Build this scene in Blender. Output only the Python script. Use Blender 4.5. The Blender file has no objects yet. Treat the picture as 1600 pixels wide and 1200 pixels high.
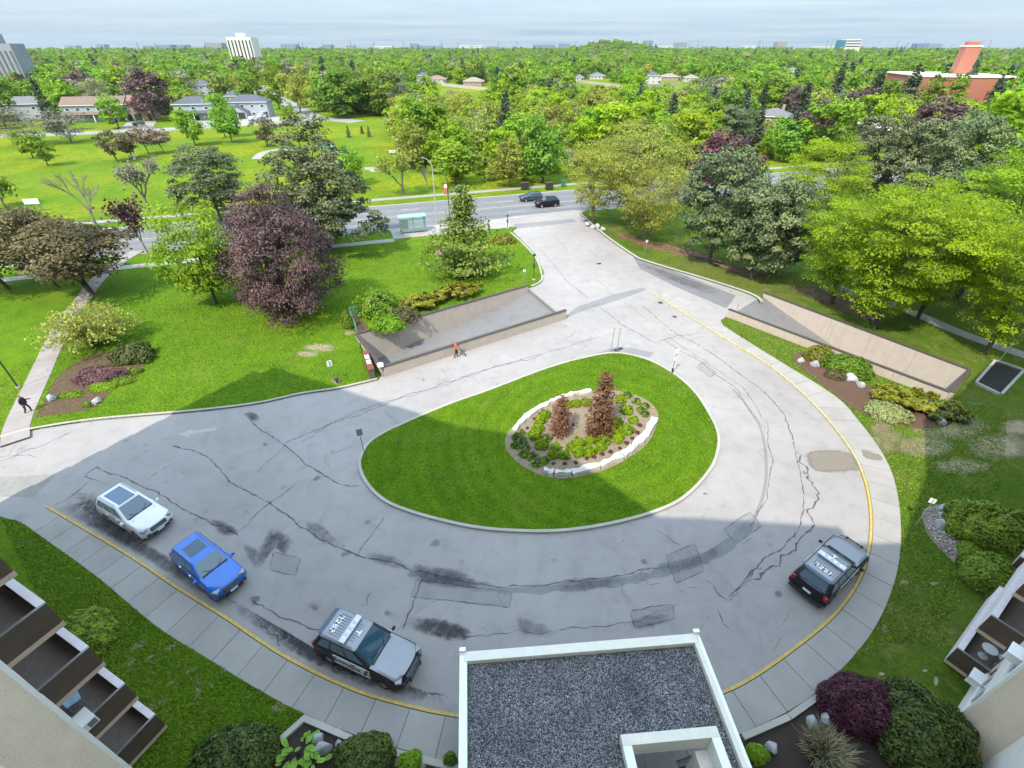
import bpy, bmesh, math, random
import numpy as np
from mathutils import Vector, Matrix
from mathutils.geometry import delaunay_2d_cdt

# ------------------------------------------------------------------ camera, sky, sun, exposure
S = bpy.context.scene
COL = S.collection
CAM_H = 24.0
FPX = 755.0
PITCH = math.atan((600 - 74) / FPX)
cam = bpy.data.cameras.new('camera')
cam.sensor_width = 36.0
cam.lens = 36.0 * FPX / 1600.0
cam.clip_start = 0.3
cam.clip_end = 12000
cam_o = bpy.data.objects.new('camera', cam)
cam_o.location = (0, 0, CAM_H)
cam_o.rotation_euler = (math.pi / 2 - PITCH, 0, 0)
COL.objects.link(cam_o)
S.camera = cam_o

SUN_ELEV = math.radians(53)
SHD = np.array([0.545, 0.839])            # direction in which shadows fall
world = bpy.data.worlds.new('World')
S.world = world
world.use_nodes = True
wn, wl = world.node_tree.nodes, world.node_tree.links
bg = wn['Background']
bg.inputs['Strength'].default_value = 0.15
sky = wn.new('ShaderNodeTexSky')
sky.sky_type = 'NISHITA'
sky.sun_disc = False
sky.sun_elevation = SUN_ELEV
sky.sun_rotation = math.atan2(-SHD[0], -SHD[1])
sky.air_density = 1.0
sky.dust_density = 2.0
sky.ozone_density = 1.5
# thin streaky cloud sheet seen from below: direction projected on a flat layer
tc = wn.new('ShaderNodeTexCoord')
sep = wn.new('ShaderNodeSeparateXYZ'); wl.new(tc.outputs['Generated'], sep.inputs[0])
mx = wn.new('ShaderNodeMath'); mx.operation = 'MAXIMUM'; mx.inputs[1].default_value = 0.0; wl.new(sep.outputs['Z'], mx.inputs[0])
ad = wn.new('ShaderNodeMath'); ad.operation = 'ADD'; ad.inputs[1].default_value = 0.02; wl.new(mx.outputs[0], ad.inputs[0])
dx = wn.new('ShaderNodeMath'); dx.operation = 'DIVIDE'; wl.new(sep.outputs['X'], dx.inputs[0]); wl.new(ad.outputs[0], dx.inputs[1])
dy = wn.new('ShaderNodeMath'); dy.operation = 'DIVIDE'; wl.new(sep.outputs['Y'], dy.inputs[0]); wl.new(ad.outputs[0], dy.inputs[1])
cb = wn.new('ShaderNodeCombineXYZ'); wl.new(dx.outputs[0], cb.inputs[0]); wl.new(dy.outputs[0], cb.inputs[1])
mp = wn.new('ShaderNodeMapping'); mp.inputs['Scale'].default_value = (0.13, 0.22, 1); mp.inputs['Rotation'].default_value = (0, 0, 0.08); wl.new(cb.outputs[0], mp.inputs[0])
nz = wn.new('ShaderNodeTexNoise'); nz.inputs['Scale'].default_value = 1.0; nz.inputs['Detail'].default_value = 7; nz.inputs['Roughness'].default_value = 0.62; nz.inputs['Distortion'].default_value = 0.3
wl.new(mp.outputs[0], nz.inputs['Vector'])
cr = wn.new('ShaderNodeValToRGB'); cr.color_ramp.elements[0].position = 0.33; cr.color_ramp.elements[1].position = 0.60
cr.color_ramp.elements[0].color = (0.74, 1.08, 1.50, 1); cr.color_ramp.elements[1].color = (1.16, 1.43, 1.63, 1)
e = cr.color_ramp.elements.new(0.43); e.color = (0.96, 1.27, 1.56, 1)
wl.new(nz.outputs['Fac'], cr.inputs[0])
hz = wn.new('ShaderNodeMapRange'); hz.inputs['From Min'].default_value = 0.0; hz.inputs['From Max'].default_value = 1.0
hz.inputs['To Min'].default_value = 0.92; hz.inputs['To Max'].default_value = 0.80; wl.new(sep.outputs['Z'], hz.inputs['Value'])
mxc = wn.new('ShaderNodeMix'); mxc.data_type = 'RGBA'
# unseen overhead cloud made far brighter than the horizon, as added fill for shade
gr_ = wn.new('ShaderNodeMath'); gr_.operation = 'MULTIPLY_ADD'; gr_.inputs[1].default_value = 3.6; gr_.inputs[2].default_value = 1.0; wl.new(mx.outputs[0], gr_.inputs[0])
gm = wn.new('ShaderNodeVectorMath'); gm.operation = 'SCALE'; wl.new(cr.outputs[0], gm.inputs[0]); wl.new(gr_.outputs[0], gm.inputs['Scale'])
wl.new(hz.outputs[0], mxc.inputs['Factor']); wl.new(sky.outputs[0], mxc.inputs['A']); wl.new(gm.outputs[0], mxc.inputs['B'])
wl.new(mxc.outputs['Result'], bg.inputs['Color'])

sun = bpy.data.lights.new('sun', 'SUN')
sun.energy = 2.05
sun.angle = math.radians(0.53)
sun.color = (1.0, 0.90, 0.76)
sun_o = bpy.data.objects.new('sun', sun)
COL.objects.link(sun_o)
ldir = Vector((SHD[0] * math.cos(SUN_ELEV), SHD[1] * math.cos(SUN_ELEV), -math.sin(SUN_ELEV)))
sun_o.rotation_euler = ldir.to_track_quat('-Z', 'Y').to_euler()
sun_o.location = (-60, -60, 120)
vs = S.view_settings
vs.view_transform = 'Standard'; vs.look = 'None'; vs.gamma = 1.0; vs.use_curve_mapping = False
vs.exposure = 1.62
cy = S.cycles
cy.max_bounces = 6; cy.diffuse_bounces = 3; cy.glossy_bounces = 2; cy.transmission_bounces = 2; cy.transparent_max_bounces = 6
cy.volume_bounces = 0
cy.use_denoising = True
cy.sample_clamp_indirect = 4.0
cy.caustics_reflective = False; cy.caustics_refractive = False

RNG = np.random.default_rng(7)
R_ = random.Random(5)
CP, SP = math.cos(PITCH), math.sin(PITCH)

# ------------------------------------------------------------------ survey helpers: photo pixel -> point of the place
def ray(px, py):
    u = (px - 800) / FPX; v = (py - 600) / FPX
    return np.array([u, CP - v * SP, -SP - v * CP])
def at(px, py, z=0.0):
    d = ray(px, py); t = (z - CAM_H) / d[2]
    return np.array([d[0] * t, d[1] * t])
def ats(L, z=0.0):
    return [at(x, y, z) for x, y in L]
def far_at(px, py, Y):
    d = ray(px, py); return d * (Y / d[1]) + np.array([0, 0, CAM_H])
def height_of(p, ytop):
    k = (600 - ytop) / FPX
    return CAM_H + p[1] * (k * CP - SP) / (CP + k * SP)
def depth(p, z=0.0):
    return p[1] * CP - (z - CAM_H) * SP
def pix(p):
    X, Y, Z = p; z = Z - CAM_H
    fw = Y * CP - z * SP
    return (800 + FPX * X / fw, 600 - FPX * (Y * SP + z * CP) / fw)

# ------------------------------------------------------------------ object helpers
def tag(o, label=None, cat=None, group=None, kind=None):
    if label: o['label'] = label
    if cat: o['category'] = cat
    if group: o['group'] = group
    if kind: o['kind'] = kind
    return o
def empty(name, loc, rz=0.0, label=None, cat=None, group=None):
    o = bpy.data.objects.new(name, None)
    o.location = (loc[0], loc[1], loc[2] if len(loc) > 2 else 0.0); o.rotation_euler = (0, 0, rz)
    o.empty_display_size = 0.3
    COL.objects.link(o)
    return tag(o, label, cat, group)
def link(name, me, parent=None, loc=None):
    o = bpy.data.objects.new(name, me)
    COL.objects.link(o)
    if parent is not None: o.parent = parent
    if loc is not None: o.location = loc
    return o
def children(o): return [c for c in bpy.data.objects if c.parent == o]
def copy_tree(o, kids, parent=None):
    c = o.copy(); COL.objects.link(c)
    if parent is not None: c.parent = parent
    for k in kids.get(o, []): copy_tree(k, kids, c)
    return c
def kid_map(root):
    m = {}
    def go(o):
        m[o] = [c for c in bpy.data.objects if c.parent == o]
        for c in m[o]: go(c)
    go(root); return m

class MB:
    def __init__(s): s.v = []; s.f = []; s.m = []
    def add(s, vs, fs, mi=0):
        n = len(s.v); s.v += [tuple(map(float, q)) for q in vs]; s.f += [tuple(i + n for i in f) for f in fs]; s.m += [mi] * len(fs); return s
    def box(s, c, d, rz=0.0, mi=0, taper=1.0):
        hx, hy, hz_ = d[0] / 2, d[1] / 2, d[2] / 2
        ca, sa = math.cos(rz), math.sin(rz); vs = []
        for z in (-1, 1):
            k = taper if z > 0 else 1.0
            for x, y in ((-1, -1), (1, -1), (1, 1), (-1, 1)):
                X, Y = x * hx * k, y * hy * k
                vs.append((c[0] + X * ca - Y * sa, c[1] + X * sa + Y * ca, c[2] + z * hz_))
        return s.add(vs, [(3, 2, 1, 0), (4, 5, 6, 7), (0, 1, 5, 4), (1, 2, 6, 5), (2, 3, 7, 6), (3, 0, 4, 7)], mi)
    def prism(s, poly, z0, z1, mi=0, bottom=True):
        if len(poly) > 14 and not hasattr(z1, '__len__'): return s.slab(poly, z0, z1, mi)
        n = len(poly); a = area(poly)
        P = list(poly) if a > 0 else list(poly)[::-1]
        zt = z1 if hasattr(z1, '__len__') else [z1] * n
        vs = [(p[0], p[1], z0) for p in P] + [(p[0], p[1], zt[i]) for i, p in enumerate(P)]
        fs = [tuple(range(n, 2 * n))] + [(i, (i + 1) % n, n + (i + 1) % n, n + i) for i in range(n)]
        if bottom: fs.append(tuple(range(n - 1, -1, -1)))
        return s.add(vs, fs, mi)
    def slab(s, poly, z0, z1, mi=0):
        """open-bottomed slab over a long outline, top triangulated inside the outline"""
        P = [tuple(map(float, p[:2])) for p in poly]; P = P if area(P) > 0 else P[::-1]; n = len(P)
        v2, e2, f2, *_ = delaunay_2d_cdt([Vector(p) for p in P], [(i, (i + 1) % n) for i in range(n)], [], 0, 1e-5)
        top = []
        for f in f2:
            c = sum((v2[i] for i in f), Vector((0, 0))) / len(f)
            if inside(c, P): top.append(tuple(f) if area([v2[i] for i in f]) > 0 else tuple(f)[::-1])
        s.add([(v.x, v.y, z1) for v in v2], top, mi)
        return s.add([(p[0], p[1], z0) for p in P] + [(p[0], p[1], z1) for p in P], [(i, (i + 1) % n, n + (i + 1) % n, n + i) for i in range(n)], mi)
    def tube(s, pts, rad, n=6, mi=0, cap=True):
        pts = [Vector(p) for p in pts]; rad = rad if hasattr(rad, '__len__') else [rad] * len(pts)
        vs = []; fs = []
        up = Vector((0, 0, 1))
        for i, p in enumerate(pts):
            t = (pts[min(i + 1, len(pts) - 1)] - pts[max(i - 1, 0)]).normalized()
            ref = up if abs(t.z) < 0.95 else Vector((1, 0, 0))
            a = t.cross(ref).normalized(); b = t.cross(a)
            for k in range(n):
                w = 2 * math.pi * k / n
                vs.append(p + (a * math.cos(w) + b * math.sin(w)) * rad[i])
        for i in range(len(pts) - 1):
            for k in range(n):
                fs.append((i * n + k, i * n + (k + 1) % n, (i + 1) * n + (k + 1) % n, (i + 1) * n + k))
        if cap:
            fs.append(tuple(range(n - 1, -1, -1))); q = (len(pts) - 1) * n; fs.append(tuple(range(q, q + n)))
        return s.add(vs, fs, mi)
    def mesh(s, name, mats, smooth=False, bevel=0.0):
        me = bpy.data.meshes.new(name); me.from_pydata(s.v, [], s.f)
        for m in (mats if isinstance(mats, (list, tuple)) else [mats]): me.materials.append(m)
        if len(set(s.m)) > 1: me.polygons.foreach_set('material_index', s.m)
        if bevel:
            b = bmesh.new(); b.from_mesh(me)
            bmesh.ops.remove_doubles(b, verts=b.verts, dist=1e-5)
            es = [e for e in b.edges if len(e.link_faces) == 2 and e.calc_face_angle(0) > 0.5]
            bmesh.ops.bevel(b, geom=es, offset=bevel, segments=2, affect='EDGES', profile=0.6)
            b.to_mesh(me); b.free()
        if smooth:
            me.polygons.foreach_set('use_smooth', [True] * len(me.polygons)); me.set_sharp_from_angle(angle=math.radians(38))
        me.update(); return me
    def obj(s, name, mats, parent=None, smooth=False, bevel=0.0):
        return link(name, s.mesh(name, mats, smooth, bevel), parent)
def inside(p, poly):
    x, y = p; r = False; n = len(poly); j = n - 1
    for i in range(n):
        xi, yi = poly[i][0], poly[i][1]; xj, yj = poly[j][0], poly[j][1]
        if (yi > y) != (yj > y) and x < (xj - xi) * (y - yi) / (yj - yi + 1e-12) + xi: r = not r
        j = i
    return r
def area(p):
    return 0.5 * sum(p[i][0] * p[(i + 1) % len(p)][1] - p[(i + 1) % len(p)][0] * p[i][1] for i in range(len(p)))
def resample(P, n=None, step=None):
    P = np.array([q[:2] for q in P], float); d = np.r_[0, np.cumsum(np.linalg.norm(np.diff(P, axis=0), axis=1))]
    if n is None: n = max(2, int(round(d[-1] / step)) + 1)
    t = np.linspace(0, d[-1], n)
    return np.c_[np.interp(t, d, P[:, 0]), np.interp(t, d, P[:, 1])]
def smooth_line(P, closed=False, sub=6):
    P = [np.array(q[:2], float) for q in P]; n = len(P); out = []
    for i in range(n if closed else n - 1):
        p0 = P[(i - 1) % n] if closed or i > 0 else P[0]; p1 = P[i]; p2 = P[(i + 1) % n]
        p3 = P[(i + 2) % n] if closed or i + 2 < n else P[-1]
        for k in range(sub):
            t = k / sub
            out.append(0.5 * (2 * p1 + (p2 - p0) * t + (2 * p0 - 5 * p1 + 4 * p2 - p3) * t * t + (3 * p1 - p0 - 3 * p2 + p3) * t ** 3))
    if not closed: out.append(P[-1])
    return out
def offset_line(P, d, closed=False):
    P = np.array(P, float); n = len(P); out = []
    for i in range(n):
        a = P[(i - 1) % n] if closed or i > 0 else P[i]; b = P[(i + 1) % n] if closed or i < n - 1 else P[i]
        t = b - a; t /= np.linalg.norm(t) + 1e-9
        out.append(P[i] + d * np.array([-t[1], t[0]]))
    return out
def strip(A, B, z0, z1):
    m = MB(); A = list(A); B = list(B); n = len(A)
    vs = [(p[0], p[1], z1) for p in A] + [(p[0], p[1], z1) for p in B] + [(p[0], p[1], z0) for p in A] + [(p[0], p[1], z0) for p in B]
    fs = []
    for i in range(n - 1):
        fs += [(i, i + 1, n + i + 1, n + i), (2 * n + i, 2 * n + i + 1, i + 1, i), (n + i, n + i + 1, 3 * n + i + 1, 3 * n + i)]
    fs += [(0, n, 3 * n, 2 * n), (n - 1, 2 * n - 1, 4 * n - 1, 3 * n - 1)]
    m.add(vs, fs)
    return m
def recalc(o):
    b = bmesh.new(); b.from_mesh(o.data); bmesh.ops.recalc_face_normals(b, faces=b.faces); b.to_mesh(o.data); b.free(); return o

# ------------------------------------------------------------------ materials
def new_mat(name):
    m = bpy.data.materials.new(name); m.use_nodes = True
    nt = m.node_tree; return m, nt.nodes, nt.links, nt.nodes['Principled BSDF']
def noise(N, L, scale, detail=4, rough=0.55, vec=None, dist=0.0):
    t = N.new('ShaderNodeTexNoise'); t.inputs['Scale'].default_value = scale; t.inputs['Detail'].default_value = detail
    t.inputs['Roughness'].default_value = rough; t.inputs['Distortion'].default_value = dist
    if vec is not None: L.new(vec, t.inputs['Vector'])
    return t.outputs['Fac']
def ramp(N, L, fac, stops):
    r = N.new('ShaderNodeValToRGB'); el = r.color_ramp.elements
    while len(el) < len(stops): el.new(0.5)
    for e_, (p, c) in zip(el, stops):
        e_.position = p; e_.color = (c[0], c[1], c[2], 1) if hasattr(c, '__len__') else (c, c, c, 1)
    L.new(fac, r.inputs[0]); return r.outputs[0]
def mixc(N, L, fac, a, b, mode='MIX'):
    m = N.new('ShaderNodeMix'); m.data_type = 'RGBA'; m.blend_type = mode
    for s_, v in (('Factor', fac), ('A', a), ('B', b)):
        if isinstance(v, bpy.types.NodeSocket): L.new(v, m.inputs[s_])
        elif s_ == 'Factor': m.inputs[s_].default_value = v
        else: m.inputs[s_].default_value = (v[0], v[1], v[2], 1)
    return m.outputs['Result']
def mathn(N, L, op, a, b=None):
    m = N.new('ShaderNodeMath'); m.operation = op
    for i, v in enumerate((a, b)):
        if v is None: continue
        if isinstance(v, bpy.types.NodeSocket): L.new(v, m.inputs[i])
        else: m.inputs[i].default_value = v
    return m.outputs[0]
def wpos(N):
    return N.new('ShaderNodeNewGeometry').outputs['Position']
def bump(N, L, B, h, strength=0.3, dist=0.02):
    b = N.new('ShaderNodeBump'); b.inputs['Strength'].default_value = strength; b.inputs['Distance'].default_value = dist
    L.new(h, b.inputs['Height']); L.new(b.outputs[0], B.inputs['Normal'])
_flat = {}
def flat(name, c, rough=0.6, var=0.12, scale=3.0, metal=0.0, spec=0.5, coat=0.0, bmp=0.0):
    if name in _flat: return _flat[name]
    m, N, L, B = new_mat(name)
    o = N.new('ShaderNodeTexCoord').outputs['Object']
    n = noise(N, L, scale, 5, 0.6, o)
    col = ramp(N, L, n, [(0.3, tuple(x * (1 - var) for x in c)), (0.7, tuple(min(1, x * (1 + var)) for x in c))])
    L.new(col, B.inputs['Base Color'])
    B.inputs['Roughness'].default_value = rough; B.inputs['Metallic'].default_value = metal
    B.inputs['Specular IOR Level'].default_value = spec; B.inputs['Coat Weight'].default_value = coat; B.inputs['Coat Roughness'].default_value = 0.05
    if bmp: bump(N, L, B, noise(N, L, scale * 12, 3, 0.6, o), bmp, 0.01)
    _flat[name] = m; return m

def mat_asphalt(name, c, patch=0.12, blue=0.0):
    m, N, L, B = new_mat(name); w = wpos(N)
    big = noise(N, L, 0.10, 4, 0.6, w); mid = noise(N, L, 0.9, 6, 0.65, w, 0.4); fine = noise(N, L, 22, 3, 0.7, w); grit = noise(N, L, 90, 2, 0.6, w)
    col = ramp(N, L, big, [(0.3, tuple(x * (1 - patch) for x in c)), (0.7, tuple(x * (1 + patch * .6) for x in c))])
    col = mixc(N, L, 1.0, col, ramp(N, L, mid, [(0.25, 0.85), (0.5, 1.0), (0.8, 1.07)]), 'MULTIPLY')
    col = mixc(N, L, 1.0, col, ramp(N, L, fine, [(0.25, 0.70), (0.5, 1.0), (0.75, 1.22)]), 'MULTIPLY')
    # scattered darker oil spots and hairline wear
    vo = N.new('ShaderNodeTexVoronoi'); vo.inputs['Scale'].default_value = 0.55; L.new(w, vo.inputs['Vector'])
    sp = ramp(N, L, mathn(N, L, 'ADD', vo.outputs['Distance'], mathn(N, L, 'MULTIPLY', mid, 0.25)), [(0.16, 0.72), (0.26, 1.0)])
    col = mixc(N, L, 0.6, col, sp, 'MULTIPLY')
    L.new(col, B.inputs['Base Color']); B.inputs['Roughness'].default_value = 0.88; B.inputs['Specular IOR Level'].default_value = 0.25
    bump(N, L, B, mathn(N, L, 'ADD', fine, grit), 0.35, 0.01)
    return m
def mat_concrete(name, c, var=0.10):
    m, N, L, B = new_mat(name); w = wpos(N)
    oi = N.new('ShaderNodeObjectInfo')
    big = noise(N, L, 0.8, 6, 0.62, w); fine = noise(N, L, 30, 3, 0.7, w)
    col = ramp(N, L, big, [(0.3, tuple(x * (1 - var) for x in c)), (0.7, tuple(x * (1 + var * .7) for x in c))])
    col = mixc(N, L, 1.0, col, ramp(N, L, fine, [(0.2, 0.88), (0.8, 1.08)]), 'MULTIPLY')
    col = mixc(N, L, 1.0, col, ramp(N, L, oi.outputs['Random'], [(0, 0.93), (1, 1.05)]), 'MULTIPLY')
    L.new(col, B.inputs['Base Color']); B.inputs['Roughness'].default_value = 0.85; B.inputs['Specular IOR Level'].default_value = 0.25
    bump(N, L, B, fine, 0.25, 0.008)
    return m
def mat_grass(name, a, b, c, flowers=0.0, mow=None, straw=0.0):
    m, N, L, B = new_mat(name); w = wpos(N)
    big = noise(N, L, 0.055, 5, 0.6, w, 0.5); mid = noise(N, L, 0.55, 6, 0.65, w); fine = noise(N, L, 6.0, 5, 0.75, w); blade = noise(N, L, 40.0, 3, 0.75, w)
    col = ramp(N, L, big, [(0.30, a), (0.52, b), (0.72, c)])
    col = mixc(N, L, 1.0, col, ramp(N, L, mid, [(0.22, (0.62, 0.70, 0.6)), (0.5, (1, 1, 1)), (0.78, (1.30, 1.16, 1.2))]), 'MULTIPLY')
    col = mixc(N, L, 1.0, col, ramp(N, L, fine, [(0.25, (0.45, 0.52, 0.45)), (0.5, (1, 1, 1)), (0.75, (1.55, 1.42, 1.45))]), 'MULTIPLY')
    col = mixc(N, L, 1.0, col, ramp(N, L, blade, [(0.22, (0.5, 0.55, 0.5)), (0.5, (1, 1, 1)), (0.78, (1.5, 1.42, 1.4))]), 'MULTIPLY')
    dry = ramp(N, L, noise(N, L, 0.22, 6, 0.7, w, 0.7), [(0.52, 0.0), (0.74, 1.0)])
    col = mixc(N, L, mathn(N, L, 'MULTIPLY', dry, 0.34), col, (0.19, 0.17, 0.045))
    if straw:
        st = ramp(N, L, noise(N, L, 0.8, 7, 0.72, w, 0.8), [(0.60 - 0.06 * straw, 0.0), (0.72, 1.0)])
        col = mixc(N, L, mathn(N, L, 'MULTIPLY', st, 0.75), col, (0.22, 0.19, 0.09))
    if mow:
        mp_ = N.new('ShaderNodeVectorMath'); mp_.operation = 'DISTANCE'; L.new(w, mp_.inputs[0]); mp_.inputs[1].default_value = mow
        s_ = mathn(N, L, 'SINE', mathn(N, L, 'MULTIPLY', mp_.outputs['Value'], 5.2))
        col = mixc(N, L, 0.8, col, ramp(N, L, mathn(N, L, 'MULTIPLY_ADD', s_, 0.5), [(0.0, 0.89), (1.0, 1.08)]), 'MULTIPLY')
    if flowers:
        reg = ramp(N, L, noise(N, L, 0.035, 4, 0.6, w), [(0.46, 0.0), (0.66, 1.0)])
        fl = ramp(N, L, noise(N, L, 1.1, 8, 0.85, w), [(0.46, 0.0), (0.58, 1.0)])
        col = mixc(N, L, mathn(N, L, 'MULTIPLY', mathn(N, L, 'MULTIPLY', reg, fl), flowers), col, (0.42, 0.30, 0.005))
    L.new(col, B.inputs['Base Color']); B.inputs['Roughness'].default_value = 0.95; B.inputs['Specular IOR Level'].default_value = 0.08
    bump(N, L, B, mathn(N, L, 'ADD', fine, mathn(N, L, 'MULTIPLY', blade, 0.6)), 0.9, 0.07)
    return m
LEAF_GAIN = {'orange_leaves': 1.1, 'grey_budding_twigs': 1.6, 'lime_leaves': 1.45, 'golden_juniper': 1.2, 'yellow_green_shoots': 1.5, 'clipped_hedge': 2.3, 'dark_yew': 1.8, 'broad_pale_leaves': 1.7, 'fresh_green_leaves': 1.65, 'white_pine_needles': 1.3, 'olive_leaves': 1.5, 'dry_grass_blades': 1.5, 'dead_cedar': 1.3, 'pine_needles': 1.9, 'lawn_blades': 2.4, 'green_leaves': 1.8, 'purple_leaves': 1.6, 'maroon_shrub': 1.6, 'barberry_twigs': 1.2, 'spruce_needles': 1.6}
def mat_leaf(name, c, c2, trans=0.35, hue=0.03, val=0.3):
    """leaf colour varies per clump (tint attribute) and a little per tree"""
    m, N, L, B = new_mat(name)
    at_ = N.new('ShaderNodeAttribute'); at_.attribute_name = 'tint'
    oi = N.new('ShaderNodeObjectInfo')
    g_ = LEAF_GAIN.get(name, 1.4); c = tuple(x * g_ for x in c); c2 = tuple(x * g_ for x in c2)
    col = ramp(N, L, at_.outputs['Fac'], [(0.0, c), (1.0, c2)])
    h = N.new('ShaderNodeHueSaturation')
    L.new(mathn(N, L, 'ADD', mathn(N, L, 'MULTIPLY', oi.outputs['Random'], hue * 2), 0.5 - hue), h.inputs['Hue'])
    rv = N.new('ShaderNodeMath'); rv.operation = 'FRACT'; L.new(mathn(N, L, 'MULTIPLY', oi.outputs['Random'], 7.31), rv.inputs[0])
    L.new(mathn(N, L, 'ADD', mathn(N, L, 'MULTIPLY', rv.outputs[0], val * 2), 1 - val), h.inputs['Value'])
    L.new(col, h.inputs['Color'])
    L.new(h.outputs[0], B.inputs['Base Color']); B.inputs['Roughness'].default_value = 0.55; B.inputs['Specular IOR Level'].default_value = 0.3
    tr = N.new('ShaderNodeBsdfTranslucent'); L.new(h.outputs[0], tr.inputs['Color'])
    ms = N.new('ShaderNodeMixShader'); ms.inputs[0].default_value = trans
    L.new(B.outputs[0], ms.inputs[1]); L.new(tr.outputs[0], ms.inputs[2])
    L.new(ms.outputs[0], N['Material Output'].inputs['Surface'])
    return m
def mat_stain(name, c, scale=1.6, lo=0.20, hi=0.75, strength=0.85, thr=0.0):
    """a stain sheet: opacity from the sheet's own soft edge times blotchy noise"""
    m, N, L, B = new_mat(name); w = wpos(N)
    at_ = N.new('ShaderNodeAttribute'); at_.attribute_name = 'edge'
    n = noise(N, L, scale, 7, 0.72, w, 0.6)
    n2 = noise(N, L, scale * 9, 4, 0.75, w)
    nn_ = mathn(N, L, 'ADD', mathn(N, L, 'MULTIPLY', n, 1.5), mathn(N, L, 'MULTIPLY', n2, 0.7))
    f = mathn(N, L, 'ADD', mathn(N, L, 'MULTIPLY', at_.outputs['Fac'], 0.55), mathn(N, L, 'SUBTRACT', nn_, 1.1))
    a = mathn(N, L, 'MULTIPLY', mathn(N, L, 'MULTIPLY', ramp(N, L, f, [(lo, 0.0), (hi, 1.0)]), ramp(N, L, at_.outputs['Fac'], [(0.0, 0.0), (0.35, 1.0)])), strength)
    B.inputs['Base Color'].default_value = (*c, 1); B.inputs['Roughness'].default_value = 0.75; B.inputs['Specular IOR Level'].default_value = 0.25
    L.new(a, B.inputs['Alpha'])
    return m
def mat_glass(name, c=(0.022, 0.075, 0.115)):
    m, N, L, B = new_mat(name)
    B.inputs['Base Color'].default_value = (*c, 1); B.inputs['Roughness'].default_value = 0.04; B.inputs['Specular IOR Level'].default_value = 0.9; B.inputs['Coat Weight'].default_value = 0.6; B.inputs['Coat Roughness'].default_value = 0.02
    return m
def mat_stucco(name, c, dots=0.0, streak=False):
    m, N, L, B = new_mat(name); w = wpos(N)
    n = noise(N, L, 1.2, 5, 0.6, w); f = noise(N, L, 26, 3, 0.7, w)
    col = ramp(N, L, n, [(0.3, tuple(x * 0.93 for x in c)), (0.7, tuple(x * 1.05 for x in c))])
    col = mixc(N, L, 1.0, col, ramp(N, L, f, [(0.25, 0.85), (0.6, 1.04)]), 'MULTIPLY')
    if dots:
        vo = N.new('ShaderNodeTexVoronoi'); vo.inputs['Scale'].default_value = 7; L.new(w, vo.inputs['Vector'])
        col = mixc(N, L, dots, col, ramp(N, L, vo.outputs['Distance'], [(0.08, 0.35), (0.14, 1.0)]), 'MULTIPLY')
    L.new(col, B.inputs['Base Color']); B.inputs['Roughness'].default_value = 0.9; B.inputs['Specular IOR Level'].default_value = 0.2
    if streak:
        mp_ = N.new('ShaderNodeMapping'); mp_.inputs['Scale'].default_value = (2.2, 2.2, .16); L.new(w, mp_.inputs[0])
        L.new(mixc(N, L, 0.5, col, ramp(N, L, noise(N, L, 1.6, 6, .7, mp_.outputs[0]), [(0.30, (.84, .83, .82)), (0.52, (1, 1, 1)), (.8, (1.06, 1.06, 1.06))]), 'MULTIPLY'), B.inputs['Base Color'])
    bump(N, L, B, f, 0.4, 0.01)
    return m

M = {}
M['asphalt'] = mat_asphalt('driveway_asphalt', (0.292, 0.274, 0.268), 0.15)
M['street'] = mat_asphalt('street_asphalt', (0.165, 0.168, 0.178), 0.08)
M['patch'] = mat_asphalt('patch_asphalt', (0.20, 0.20, 0.205), 0.15)
M['softpatch'] = mat_asphalt('newer_patch_asphalt', (0.245, 0.235, 0.235), 0.15)
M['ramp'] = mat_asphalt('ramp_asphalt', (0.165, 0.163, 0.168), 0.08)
M['tar'] = flat('crack_tar', (0.075, 0.075, 0.082), 0.8, 0.3, 6)
M['crackfine'] = flat('crack_dust', (0.115, 0.115, 0.12), 0.9, 0.3, 6)
M['concrete'] = mat_concrete('sidewalk_concrete', (0.30, 0.283, 0.266))
M['kerb'] = mat_concrete('kerb_concrete', (0.38, 0.36, 0.33))
M['joint'] = flat('joint_dirt', (0.09, 0.085, 0.08), 0.9)
M['yellow'] = flat('yellow_paint', (0.46, 0.315, 0.085), 0.7, 0.22, 5)
M['wornarrow'] = flat('worn_arrow_paint', (0.34, 0.315, 0.27), 0.8, 0.15, 5)
M['pinkconc'] = mat_concrete('pinkish_concrete', (0.275, 0.245, 0.232))
M['paleyellow'] = flat('worn_yellow_paint', (0.42, 0.36, 0.20), 0.7, 0.25, 4)
M['lawn'] = mat_grass('lawn_grass', (0.060, 0.132, 0.005), (0.088, 0.170, 0.007), (0.125, 0.190, 0.011))
M['lawn_bare'] = mat_grass('thin_lawn_grass', (0.055, 0.105, 0.009), (0.075, 0.125, 0.012), (0.11, 0.125, 0.03), straw=0.9)
M['island'] = mat_grass('island_grass', (0.056, 0.128, 0.004), (0.078, 0.155, 0.005), (0.115, 0.180, 0.008), mow=(7.0, 27.5, 0))
M['park'] = mat_grass('park_grass', (0.078, 0.152, 0.007), (0.098, 0.175, 0.008), (0.135, 0.188, 0.010), flowers=0.8)
M['soil'] = mat_stucco('bed_soil', (0.235, 0.175, 0.138))
M['mulch'] = mat_stucco('bark_mulch', (0.10, 0.058, 0.042))
M['darkmulch'] = mat_stucco('dark_mulch', (0.045, 0.032, 0.027))
M['stucco'] = mat_stucco('beige_stucco', (0.76, 0.63, 0.49), 0.6, True)
M['wallconc'] = mat_stucco('retaining_wall_concrete', (0.45, 0.395, 0.345), 0, True)
M['coping'] = flat('dark_coping', (0.06, 0.048, 0.042), 0.7)
M['whitewall'] = mat_stucco('white_wall', (0.80, 0.76, 0.71), 0, True)
M['white'] = flat('white_paint', (0.84, 0.83, 0.80), 0.5, 0.04)
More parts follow.
